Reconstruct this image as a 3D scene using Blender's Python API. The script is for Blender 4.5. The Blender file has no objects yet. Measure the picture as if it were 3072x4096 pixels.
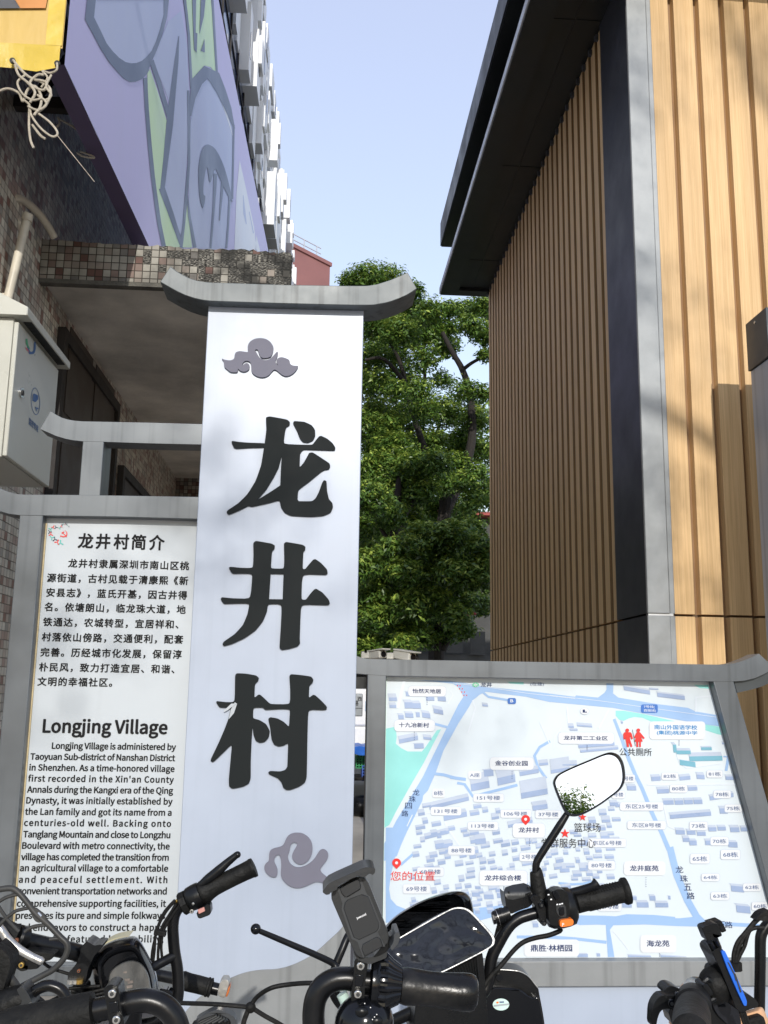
import bpy, bmesh, math, random
import numpy as np
from mathutils import Vector, Matrix
from mathutils.geometry import tessellate_polygon
R = math.radians
random.seed(7)
rng = np.random.default_rng(7)
scene = bpy.context.scene
C = bpy.context.collection

# ---------------------------------------------------------------- camera
F, CX, CY = 3800.0, 1536.0, 2048.0                 # focal length in photo pixels, picture centre
dv = Vector((1278 - CX, -(2759 - CY), -F)).normalized()      # street direction in camera space
uv = Vector((1852 - CX, CY + 18147, -F)).normalized()        # up in camera space
uv = (uv - dv * uv.dot(dv)).normalized()
rv = dv.cross(uv)
ROT = Matrix((rv, dv, uv))                          # camera space -> world
EYE = Vector((0, 0, 1.5))
cam = bpy.data.cameras.new("camera")
cam_o = bpy.data.objects.new("camera", cam); C.objects.link(cam_o)
cam_o.matrix_world = Matrix.Translation(EYE) @ ROT.to_4x4()
cam.sensor_width = 36.0
cam.lens = 36.0 * F / 4096.0
cam.clip_start = 0.05
cam.clip_end = 2000
scene.camera = cam_o
scene.render.resolution_x, scene.render.resolution_y = 768, 1024

# ---------------------------------------------------------------- light
SUN = Vector((-0.03, 1.0, -0.42)).normalized()     # travel of the sunlight
elev = math.asin(-SUN.z)
w = bpy.data.worlds.new("World"); scene.world = w; w.use_nodes = True
nt = w.node_tree
sky = nt.nodes.new("ShaderNodeTexSky"); sky.sky_type = 'NISHITA'; sky.sun_disc = False
sky.sun_elevation = elev
sky.sun_rotation = math.atan2(-SUN.x, -SUN.y)
sky.altitude = 0; sky.air_density = 1.8; sky.dust_density = 0.4; sky.ozone_density = 3.0
veil = nt.nodes.new("ShaderNodeMix"); veil.data_type = 'RGBA'; veil.inputs[0].default_value = 0.45   # thin bright haze over the clear sky
veil.inputs[7].default_value = (4.1, 4.0, 5.3, 1)
nt.links.new(sky.outputs[0], veil.inputs[6]); nt.links.new(veil.outputs[2], nt.nodes["Background"].inputs[0])
nt.nodes["Background"].inputs[1].default_value = 0.15
sl = bpy.data.lights.new("sun", 'SUN'); sl.energy = 2.3; sl.angle = R(0.5); sl.color = (1.0, 0.955, 0.89)
so = bpy.data.objects.new("sun", sl); C.objects.link(so)
so.rotation_euler = SUN.to_track_quat('-Z', 'Y').to_euler(); so.location = (2, -8, 14)
scene.view_settings.view_transform = 'Standard'; scene.view_settings.look = 'None'
scene.view_settings.exposure = 0.6; scene.view_settings.gamma = 1.0

# ---------------------------------------------------------------- helpers
def ray(x, y):
    return ROT @ Vector((x - CX, -(y - CY), -F))
def on_plane(x, y, p, n):
    d = ray(x, y); p = Vector(p); n = Vector(n)
    return EYE + d * ((p - EYE).dot(n) / d.dot(n))
def at(x, y, Y):                                    # photo position -> world point at depth Y
    d = ray(x, y); return EYE + d * (Y / d.y)
def on_x(x, y, X):
    d = ray(x, y); return EYE + d * (X / d.x)
def K(x0, y0, sw, rw=1659):
    f = sw / rw
    return lambda pts: [(x0 + p[0] * f, y0 + p[1] * f) + tuple(p[2:]) for p in pts]
def AT(pts, Y=None):
    return [at(p[0], p[1], p[2] if len(p) > 2 else Y) for p in pts]

def catmull(pts, n=6, closed=False):
    P = [Vector(p) for p in pts]; out = []; N = len(P)
    rngk = range(N if closed else N - 1)
    for i in rngk:
        if closed: a, b, c, d = P[(i-1) % N], P[i], P[(i+1) % N], P[(i+2) % N]
        else: a, b, c, d = P[max(i-1, 0)], P[i], P[i+1], P[min(i+2, N-1)]
        for k in range(n):
            t = k / n
            out.append(0.5 * ((2*b) + (c-a)*t + (2*a-5*b+4*c-d)*t*t + (3*b-a-3*c+d)*t**3))
    if not closed: out.append(P[-1])
    return out
def chaikin(pts, n=2, r=0.18):
    P = [tuple(p[:2]) for p in pts]
    for _ in range(n):
        Q = []
        for i in range(len(P)):
            a, b = P[i], P[(i+1) % len(P)]
            Q.append((a[0]*(1-r)+b[0]*r, a[1]*(1-r)+b[1]*r)); Q.append((a[0]*r+b[0]*(1-r), a[1]*r+b[1]*(1-r)))
        P = Q; r = 0.25
    return P
def sm2(pts, n=5):                                   # smooth closed outline in the picture
    return [(v.x, v.y) for v in catmull([Vector((p[0], p[1], 0)) for p in pts], n, True)]
def stroke(path, widths):                            # ribbon outline from a polyline
    P = [Vector((p[0], p[1])) for p in path]; n = len(P)
    if not hasattr(widths, '__len__'): widths = [widths] * n
    L, Rr = [], []
    for i in range(n):
        t = (P[min(i+1, n-1)] - P[max(i-1, 0)]).normalized(); nn = Vector((-t.y, t.x)) * widths[i] / 2
        L.append(tuple(P[i] + nn)); Rr.append(tuple(P[i] - nn))
    return L + Rr[::-1]

class MB:
    def __init__(s): s.v = []; s.f = []
    def add(s, vs, fs):
        b = len(s.v); s.v += [Vector(p) for p in vs]; s.f += [tuple(i + b for i in f) for f in fs]; return s
    def box(s, a, b):
        x0, y0, z0 = a; x1, y1, z1 = b
        return s.add([(x0,y0,z0),(x1,y0,z0),(x1,y1,z0),(x0,y1,z0),(x0,y0,z1),(x1,y0,z1),(x1,y1,z1),(x0,y1,z1)],
              [(0,3,2,1),(4,5,6,7),(0,1,5,4),(1,2,6,5),(2,3,7,6),(3,0,4,7)])
    def obox(s, c, ax, ay, az):                      # oriented box: centre and three half vectors
        c, ax, ay, az = map(Vector, (c, ax, ay, az)); v = []
        for k in (-1, 1):
            for (i, j) in ((-1,-1),(1,-1),(1,1),(-1,1)): v.append(c + ax*i + ay*j + az*k)
        return s.add(v, [(0,3,2,1),(4,5,6,7),(0,1,5,4),(1,2,6,5),(2,3,7,6),(3,0,4,7)])
    def flat(s, pts, holes=()):
        loops = [[Vector(p) for p in pts]] + [[Vector(p) for p in h] for h in holes]
        allv = [v for l in loops for v in l]
        return s.add(allv, [tuple(t) for t in tessellate_polygon(loops)])
    def prism(s, pts, off, holes=()):                # a flat outline given thickness along off
        off = Vector(off); loops = [[Vector(p) for p in pts]] + [[Vector(p) for p in h] for h in holes]
        allv = [v for l in loops for v in l]; tr = [tuple(t) for t in tessellate_polygon(loops)]; n = len(allv)
        fs = tr + [tuple(i + n for i in t[::-1]) for t in tr]; b = 0
        for l in loops:
            m = len(l)
            for i in range(m):
                j = (i + 1) % m; fs.append((b+i, b+j, b+j+n, b+i+n))
            b += m
        return s.add(allv + [v + off for v in allv], fs)
    def tube(s, path, r, seg=12, caps=True):
        P = [Vector(p) for p in path]; n = len(P)
        rr = list(r) if hasattr(r, '__len__') else [r] * n
        vs, fs = [], []; prev = None
        for i in range(n):
            t = (P[min(i+1, n-1)] - P[max(i-1, 0)])
            if t.length < 1e-9: t = Vector((0, 0, 1))
            t.normalize()
            if prev is None:
                a = t.orthogonal().normalized()
            else:
                a = prev - t * prev.dot(t)
                a = a.normalized() if a.length > 1e-6 else t.orthogonal().normalized()
            prev = a; b = t.cross(a)
            for k in range(seg):
                th = 2 * math.pi * k / seg
                vs.append(P[i] + (a * math.cos(th) + b * math.sin(th)) * rr[i])
        for i in range(n - 1):
            for k in range(seg):
                k2 = (k + 1) % seg
                fs.append((i*seg+k, i*seg+k2, (i+1)*seg+k2, (i+1)*seg+k))
        if caps: fs.append(tuple(range(seg))[::-1]); fs.append(tuple((n-1)*seg + k for k in range(seg)))
        return s.add(vs, fs)
    def cyl(s, a, b, r, r2=None, seg=16): return s.tube([a, b], [r, r if r2 is None else r2], seg)
    def ball(s, c, r, sx=1, sy=1, sz=1, seg=16, rings=9):
        c = Vector(c); vs, fs = [], []
        for i in range(rings + 1):
            ph = math.pi * i / rings
            for k in range(seg):
                th = 2 * math.pi * k / seg
                vs.append(c + Vector((math.sin(ph)*math.cos(th)*sx, math.sin(ph)*math.sin(th)*sy, math.cos(ph)*sz)) * r)
        for i in range(rings):
            for k in range(seg):
                k2 = (k+1) % seg; fs.append((i*seg+k, (i+1)*seg+k, (i+1)*seg+k2, i*seg+k2))
        return s.add(vs, fs)
    def rings(s, loops, cap0=True, cap1=True):       # skin a stack of equal outlines
        n = len(loops[0]); vs = [v for l in loops for v in l]; fs = []
        for i in range(len(loops) - 1):
            for k in range(n):
                k2 = (k+1) % n; fs.append((i*n+k, i*n+k2, (i+1)*n+k2, (i+1)*n+k))
        b = len(s.v); s.add(vs, fs)
        for flag, l, o in ((cap0, loops[0], 0), (cap1, loops[-1], (len(loops)-1)*n)):
            if flag:
                for t in tessellate_polygon([[Vector(v) for v in l]]): s.f.append(tuple(b + o + i for i in t))
        return s
    def build(s, name, mat, parent=None, smooth=35, bevel=0, origin=None):
        me = bpy.data.meshes.new(name)
        o = bpy.data.objects.new(name, me); C.objects.link(o)
        base = parent_base(parent) if parent else Vector(origin if origin is not None else (0, 0, 0))
        me.from_pydata([tuple(v - base) for v in s.v], [], s.f); me.update()
        bm = bmesh.new(); bm.from_mesh(me)
        bmesh.ops.remove_doubles(bm, verts=bm.verts, dist=1e-6)
        bmesh.ops.dissolve_degenerate(bm, edges=bm.edges, dist=1e-7)
        bmesh.ops.recalc_face_normals(bm, faces=bm.faces); bm.to_mesh(me); bm.free()
        me.materials.append(mat)
        if smooth:
            me.polygons.foreach_set('use_smooth', [True] * len(me.polygons)); me.set_sharp_from_angle(angle=R(smooth))
        if bevel:
            md = o.modifiers.new('bevel', 'BEVEL'); md.width = bevel; md.segments = 2; md.limit_method = 'ANGLE'; md.angle_limit = R(40)
        if parent: o.parent = parent
        else: o.location = base
        return o
def parent_base(p):
    b = Vector(p.location)
    while p.parent: p = p.parent; b = b + Vector(p.location)
    return b
def tag(o, label=None, cat=None, group=None, kind=None):
    if label: o['label'] = label
    if cat: o['category'] = cat
    if group: o['group'] = group
    if kind: o['kind'] = kind
    return o
def thing(name, label, cat, loc=(0, 0, 0), group=None):
    o = bpy.data.objects.new(name, None); C.objects.link(o); o.location = loc; o.empty_display_size = 0.1
    return tag(o, label, cat, group)

# text as geometry (the font that is built into Blender, with its CJK fallback)
_tc = bpy.data.curves.new('lettering', 'FONT'); _tc.resolution_u = 3
_to = bpy.data.objects.new('lettering', _tc); C.objects.link(_to)
_cache = {}
try:                                                # a plainer sans face shipped with Blender, else the default one
    LATIN = bpy.data.fonts.load(bpy.utils.system_resource('DATAFILES', path='fonts') + '/Noto Sans CJK Regular.woff2')
except Exception: LATIN = _tc.font
PLAIN = _tc.font
def glyphs(body, bold=0.0, spacing=1.0):
    key = (body, bold, round(spacing, 4))
    if key not in _cache:
        _tc.font = LATIN if len(body) > 1 and all(ord(c) < 128 for c in body) else PLAIN
        _tc.body = body; _tc.size = 1.0; _tc.space_character = spacing
        bpy.context.view_layer.update()
        dg = bpy.context.evaluated_depsgraph_get()
        me = bpy.data.meshes.new_from_object(_to.evaluated_get(dg))
        v = np.empty(len(me.vertices) * 3); me.vertices.foreach_get('co', v)
        v = v.reshape(-1, 3); f = [tuple(p.vertices) for p in me.polygons]; bpy.data.meshes.remove(me)
        if bold > 0:                                # heavier weight: shifted layers of the same outline
            V, FF = [], []
            for i, (dx, dy) in enumerate(((0, 0), (1, .5), (-1, .5), (1, -.5), (-1, -.5), (0, .9), (0, -.9))):
                V.append(v + np.array([dx * bold, dy * bold, i * .0016])); FF += [tuple(q + i * len(v) for q in t) for t in f]
            v, f = np.concatenate(V), FF
        _cache[key] = (v, f)
    return _cache[key]
def put_text(mb, body, origin, ux, uz, bold=0.0, spacing=1.0, mode='left', fit=None):
    """origin: world point; ux, uz: world vectors of one em to the right and up"""
    if fit is not None:
        w1 = glyphs(body, bold, 1.0)[0][:, 0]; w2 = glyphs(body, bold, 1.2)[0][:, 0]
        a, b = w1.max() - w1.min(), w2.max() - w2.min()
        spacing = 1.0 + 0.2 * (fit - a) / (b - a)
        if spacing < 0.96: spacing = 0.96; wn = glyphs(body, bold, .96)[0][:, 0]; ux = Vector(ux) * (fit / (wn.max() - wn.min()))
    v, f = glyphs(body, bold, spacing); ux, uz, origin = Vector(ux), Vector(uz), Vector(origin)
    x0, x1, y0, y1 = v[:, 0].min(), v[:, 0].max(), v[:, 1].min(), v[:, 1].max()
    dx, dy = {'left': (-x0, 0), 'center': (-(x0+x1)/2, -(y0+y1)/2)}[mode]
    nz = ux.cross(uz).normalized() * ux.length
    mb.add([origin + ux * (p[0] + dx) + uz * (p[1] + dy) + nz * p[2] for p in v], f)

# ---------------------------------------------------------------- materials
def mat(name, col, rough=0.5, metal=0.0, var=0.08, vscale=6.0, bump=0.0, bscale=60.0, rvar=0.1, streak=0.0, coat=0.0, spec=0.5,
        trans=0.0, stretch=(1, 1, 1), dust=0.0):
    m = bpy.data.materials.new(name); m.use_nodes = True; n = m.node_tree.nodes; l = m.node_tree.links
    b = n['Principled BSDF']; b.inputs['Roughness'].default_value = rough; b.inputs['Metallic'].default_value = metal
    b.inputs['Specular IOR Level'].default_value = spec; b.inputs['Coat Weight'].default_value = coat
    b.inputs['Coat Roughness'].default_value = 0.08
    tc = n.new('ShaderNodeTexCoord'); mp = n.new('ShaderNodeMapping'); mp.inputs['Scale'].default_value = stretch
    l.new(tc.outputs['Object'], mp.inputs['Vector'])
    ns = n.new('ShaderNodeTexNoise'); ns.inputs['Scale'].default_value = vscale; ns.inputs['Detail'].default_value = 6; ns.inputs['Roughness'].default_value = 0.6
    l.new(mp.outputs[0], ns.inputs['Vector'])
    mr = n.new('ShaderNodeMapRange'); mr.inputs[1].default_value = 0.3; mr.inputs[2].default_value = 0.7
    mr.inputs[3].default_value = 1 - var; mr.inputs[4].default_value = 1 + var; l.new(ns.outputs[0], mr.inputs[0])
    mul = n.new('ShaderNodeVectorMath'); mul.operation = 'SCALE'; mul.inputs[0].default_value = col[:3]; l.new(mr.outputs[0], mul.inputs['Scale'])
    last = mul.outputs[0]
    if streak:
        mp2 = n.new('ShaderNodeMapping'); mp2.inputs['Scale'].default_value = (34, 34, 0.9); l.new(tc.outputs['Object'], mp2.inputs['Vector'])
        n2 = n.new('ShaderNodeTexNoise'); n2.inputs['Scale'].default_value = 1.0; n2.inputs['Detail'].default_value = 3; l.new(mp2.outputs[0], n2.inputs['Vector'])
        m2 = n.new('ShaderNodeMapRange'); m2.inputs[1].default_value = 0.52; m2.inputs[2].default_value = 0.72; m2.inputs[3].default_value = 1; m2.inputs[4].default_value = 1 - streak
        l.new(n2.outputs[0], m2.inputs[0])
        mu2 = n.new('ShaderNodeVectorMath'); mu2.operation = 'SCALE'; l.new(last, mu2.inputs[0]); l.new(m2.outputs[0], mu2.inputs['Scale']); last = mu2.outputs[0]
    if dust:
        n3 = n.new('ShaderNodeTexNoise'); n3.inputs['Scale'].default_value = 38; n3.inputs['Detail'].default_value = 8; l.new(tc.outputs['Object'], n3.inputs['Vector'])
        m3 = n.new('ShaderNodeMapRange'); m3.inputs[1].default_value = 0.5; m3.inputs[2].default_value = 0.75; m3.inputs[3].default_value = 0; m3.inputs[4].default_value = dust; l.new(n3.outputs[0], m3.inputs[0])
        mx = n.new('ShaderNodeMix'); mx.data_type = 'RGBA'; l.new(m3.outputs[0], mx.inputs[0]); l.new(last, mx.inputs[6]); mx.inputs[7].default_value = (0.22, 0.2, 0.17, 1); last = mx.outputs[2]
    l.new(last, b.inputs['Base Color'])
    mr2 = n.new('ShaderNodeMapRange'); mr2.inputs[1].default_value = 0.3; mr2.inputs[2].default_value = 0.7
    mr2.inputs[3].default_value = max(0, rough - rvar); mr2.inputs[4].default_value = min(1, rough + rvar); l.new(ns.outputs[0], mr2.inputs[0]); l.new(mr2.outputs[0], b.inputs['Roughness'])
    if bump:
        nb = n.new('ShaderNodeTexNoise'); nb.inputs['Scale'].default_value = bscale; nb.inputs['Detail'].default_value = 4; l.new(mp.outputs[0], nb.inputs['Vector'])
        bp = n.new('ShaderNodeBump'); bp.inputs['Strength'].default_value = bump; bp.inputs['Distance'].default_value = 0.01
        l.new(nb.outputs[0], bp.inputs['Height']); l.new(bp.outputs[0], b.inputs['Normal'])
    if trans: b.inputs['Transmission Weight'].default_value = trans
    return m

def tile_mat(name, ua, pitch=0.048, wear=0.0, dark=1.0):
    """small square mosaic tiles laid in (ua, Z); wear = share of fallen tiles, bare ribbed bed and black mould"""
    m = bpy.data.materials.new(name); m.use_nodes = True; n = m.node_tree.nodes; l = m.node_tree.links
    b = n['Principled BSDF']; tc = n.new('ShaderNodeTexCoord'); sp = n.new('ShaderNodeSeparateXYZ'); l.new(tc.outputs['Object'], sp.inputs[0])
    def math_(op, a, bb=None):
        q = n.new('ShaderNodeMath'); q.operation = op
        if isinstance(a, (int, float)): q.inputs[0].default_value = a
        else: l.new(a, q.inputs[0])
        if bb is not None:
            if isinstance(bb, (int, float)): q.inputs[1].default_value = bb
            else: l.new(bb, q.inputs[1])
        return q.outputs[0]
    U = math_('DIVIDE', sp.outputs[ua], pitch); V = math_('DIVIDE', sp.outputs[2], pitch)
    fu, fv = math_('FLOOR', U), math_('FLOOR', V); ru, rv_ = math_('FRACT', U), math_('FRACT', V)
    cb = n.new('ShaderNodeCombineXYZ'); l.new(fu, cb.inputs[0]); l.new(fv, cb.inputs[1])
    wn = n.new('ShaderNodeTexWhiteNoise'); wn.noise_dimensions = '3D'; l.new(cb.outputs[0], wn.inputs['Vector'])
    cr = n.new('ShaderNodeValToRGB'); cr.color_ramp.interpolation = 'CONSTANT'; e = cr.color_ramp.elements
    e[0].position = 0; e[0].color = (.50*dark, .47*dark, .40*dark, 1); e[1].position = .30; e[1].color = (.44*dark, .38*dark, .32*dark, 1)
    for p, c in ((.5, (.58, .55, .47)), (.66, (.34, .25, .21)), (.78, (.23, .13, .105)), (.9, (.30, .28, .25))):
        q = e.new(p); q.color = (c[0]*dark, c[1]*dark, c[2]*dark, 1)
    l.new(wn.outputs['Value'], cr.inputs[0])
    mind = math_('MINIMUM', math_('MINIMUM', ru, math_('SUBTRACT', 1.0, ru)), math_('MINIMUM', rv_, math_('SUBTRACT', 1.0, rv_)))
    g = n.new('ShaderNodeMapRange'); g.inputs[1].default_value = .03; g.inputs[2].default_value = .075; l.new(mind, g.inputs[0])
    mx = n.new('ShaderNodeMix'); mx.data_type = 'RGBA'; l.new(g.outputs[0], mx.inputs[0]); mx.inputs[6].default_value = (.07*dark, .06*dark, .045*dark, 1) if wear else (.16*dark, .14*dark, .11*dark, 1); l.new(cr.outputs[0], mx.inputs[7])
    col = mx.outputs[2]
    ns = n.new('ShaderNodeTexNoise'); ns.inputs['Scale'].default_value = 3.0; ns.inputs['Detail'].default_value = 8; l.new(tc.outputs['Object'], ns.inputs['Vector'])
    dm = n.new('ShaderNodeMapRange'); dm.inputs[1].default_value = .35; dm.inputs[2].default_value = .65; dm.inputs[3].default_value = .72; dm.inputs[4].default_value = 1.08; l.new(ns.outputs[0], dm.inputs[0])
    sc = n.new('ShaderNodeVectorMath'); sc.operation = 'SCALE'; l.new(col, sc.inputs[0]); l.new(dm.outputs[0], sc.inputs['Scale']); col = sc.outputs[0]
    rough = .35
    if wear:
        wn2 = n.new('ShaderNodeTexWhiteNoise'); wn2.noise_dimensions = '4D'; wn2.inputs['W'].default_value = 5.0; l.new(cb.outputs[0], wn2.inputs['Vector'])
        n4 = n.new('ShaderNodeTexNoise'); n4.inputs['Scale'].default_value = 0.09; n4.inputs['Detail'].default_value = 1; l.new(cb.outputs[0], n4.inputs['Vector'])
        # more tiles missing to the right of the ledge and along its top and bottom rows
        grad = n.new('ShaderNodeMapRange'); grad.inputs[1].default_value = .55; grad.inputs[2].default_value = 1.25; grad.inputs[3].default_value = 0; grad.inputs[4].default_value = wear; l.new(sp.outputs[ua], grad.inputs[0])
        lost = math_('LESS_THAN', wn2.outputs['Value'], grad.outputs[0])
        wv = n.new('ShaderNodeTexNoise'); wv.inputs['Scale'].default_value = 1; wv.inputs['Detail'].default_value = 2
        mpw = n.new('ShaderNodeMapping'); mpw.inputs['Scale'].default_value = (60, 60, 260); l.new(tc.outputs['Object'], mpw.inputs[0]); l.new(mpw.outputs[0], wv.inputs['Vector'])
        c2 = n.new('ShaderNodeValToRGB'); c2.color_ramp.elements[0].position = .48; c2.color_ramp.elements[0].color = (.015, .014, .012, 1); c2.color_ramp.elements[1].position = .70; c2.color_ramp.elements[1].color = (.42, .40, .34, 1); l.new(wv.outputs[0], c2.inputs[0])
        m2 = n.new('ShaderNodeMix'); m2.data_type = 'RGBA'; l.new(lost, m2.inputs[0]); l.new(col, m2.inputs[6]); l.new(c2.outputs[0], m2.inputs[7]); col = m2.outputs[2]
        n5 = n.new('ShaderNodeTexNoise'); n5.inputs['Scale'].default_value = 6.5; n5.inputs['Detail'].default_value = 8; l.new(tc.outputs['Object'], n5.inputs['Vector'])
        m5 = n.new('ShaderNodeMapRange'); m5.inputs[1].default_value = .44; m5.inputs[2].default_value = .58; m5.inputs[4].default_value = .92; l.new(n5.outputs[0], m5.inputs[0])
        gm = math_('MULTIPLY', m5.outputs[0], math_('MINIMUM', 1.0, math_('ADD', .22, math_('MULTIPLY', grad.outputs[0], 1.0))))
        m6 = n.new('ShaderNodeMix'); m6.data_type = 'RGBA'; l.new(gm, m6.inputs[0]); l.new(col, m6.inputs[6]); m6.inputs[7].default_value = (.012, .012, .01, 1); col = m6.outputs[2]
    l.new(col, b.inputs['Base Color']); b.inputs['Roughness'].default_value = .62 if wear else rough; b.inputs['Specular IOR Level'].default_value = .18 if wear else .4
    bp = n.new('ShaderNodeBump'); bp.inputs['Strength'].default_value = .6; bp.inputs['Distance'].default_value = .004; l.new(g.outputs[0], bp.inputs['Height']); l.new(bp.outputs[0], b.inputs['Normal'])
    return m

def wood_mat(name, c1, c2, ua):
    m = bpy.data.materials.new(name); m.use_nodes = True; n = m.node_tree.nodes; l = m.node_tree.links; b = n['Principled BSDF']
    tc = n.new('ShaderNodeTexCoord'); mp = n.new('ShaderNodeMapping'); mp.inputs['Scale'].default_value = (95, 95, 1.6); l.new(tc.outputs['Object'], mp.inputs[0])
    n1 = n.new('ShaderNodeTexNoise'); n1.inputs['Scale'].default_value = 1.0; n1.inputs['Detail'].default_value = 7; n1.inputs['Roughness'].default_value = .65; n1.inputs['Distortion'].default_value = .5; l.new(mp.outputs[0], n1.inputs['Vector'])
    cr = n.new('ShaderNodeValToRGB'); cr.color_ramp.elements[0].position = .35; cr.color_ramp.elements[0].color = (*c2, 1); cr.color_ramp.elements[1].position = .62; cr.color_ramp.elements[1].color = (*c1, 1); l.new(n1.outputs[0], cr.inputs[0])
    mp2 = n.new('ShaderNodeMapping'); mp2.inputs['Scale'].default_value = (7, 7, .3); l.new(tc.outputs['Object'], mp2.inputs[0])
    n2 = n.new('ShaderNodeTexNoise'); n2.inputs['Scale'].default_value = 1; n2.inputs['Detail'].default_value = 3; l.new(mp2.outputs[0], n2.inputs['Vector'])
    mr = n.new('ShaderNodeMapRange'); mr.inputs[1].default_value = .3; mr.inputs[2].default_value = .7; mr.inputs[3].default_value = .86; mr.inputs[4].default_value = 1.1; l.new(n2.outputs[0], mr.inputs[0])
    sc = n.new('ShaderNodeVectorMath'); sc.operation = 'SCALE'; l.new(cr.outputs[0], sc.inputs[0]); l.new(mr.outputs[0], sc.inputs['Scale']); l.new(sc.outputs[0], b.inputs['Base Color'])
    b.inputs['Roughness'].default_value = .5; b.inputs['Specular IOR Level'].default_value = .35
    bp = n.new('ShaderNodeBump'); bp.inputs['Strength'].default_value = .12; bp.inputs['Distance'].default_value = .003; l.new(n1.outputs[0], bp.inputs['Height']); l.new(bp.outputs[0], b.inputs['Normal'])
    return m

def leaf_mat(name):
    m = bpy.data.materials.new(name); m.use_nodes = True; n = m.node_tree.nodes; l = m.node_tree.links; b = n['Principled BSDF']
    at_ = n.new('ShaderNodeAttribute'); at_.attribute_name = 'tint_and_light'
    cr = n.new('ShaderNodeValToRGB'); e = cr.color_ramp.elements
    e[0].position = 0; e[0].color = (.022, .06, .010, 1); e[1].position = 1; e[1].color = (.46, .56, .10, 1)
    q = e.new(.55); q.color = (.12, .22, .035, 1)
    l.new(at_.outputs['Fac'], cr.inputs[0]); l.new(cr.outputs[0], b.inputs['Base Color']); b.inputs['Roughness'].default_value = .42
    t = n.new('ShaderNodeBsdfTranslucent'); l.new(cr.outputs[0], t.inputs[0]); mx = n.new('ShaderNodeMixShader'); mx.inputs[0].default_value = .28
    l.new(b.outputs[0], mx.inputs[1]); l.new(t.outputs[0], mx.inputs[2]); l.new(mx.outputs[0], n['Material Output'].inputs[0])
    return m

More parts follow.
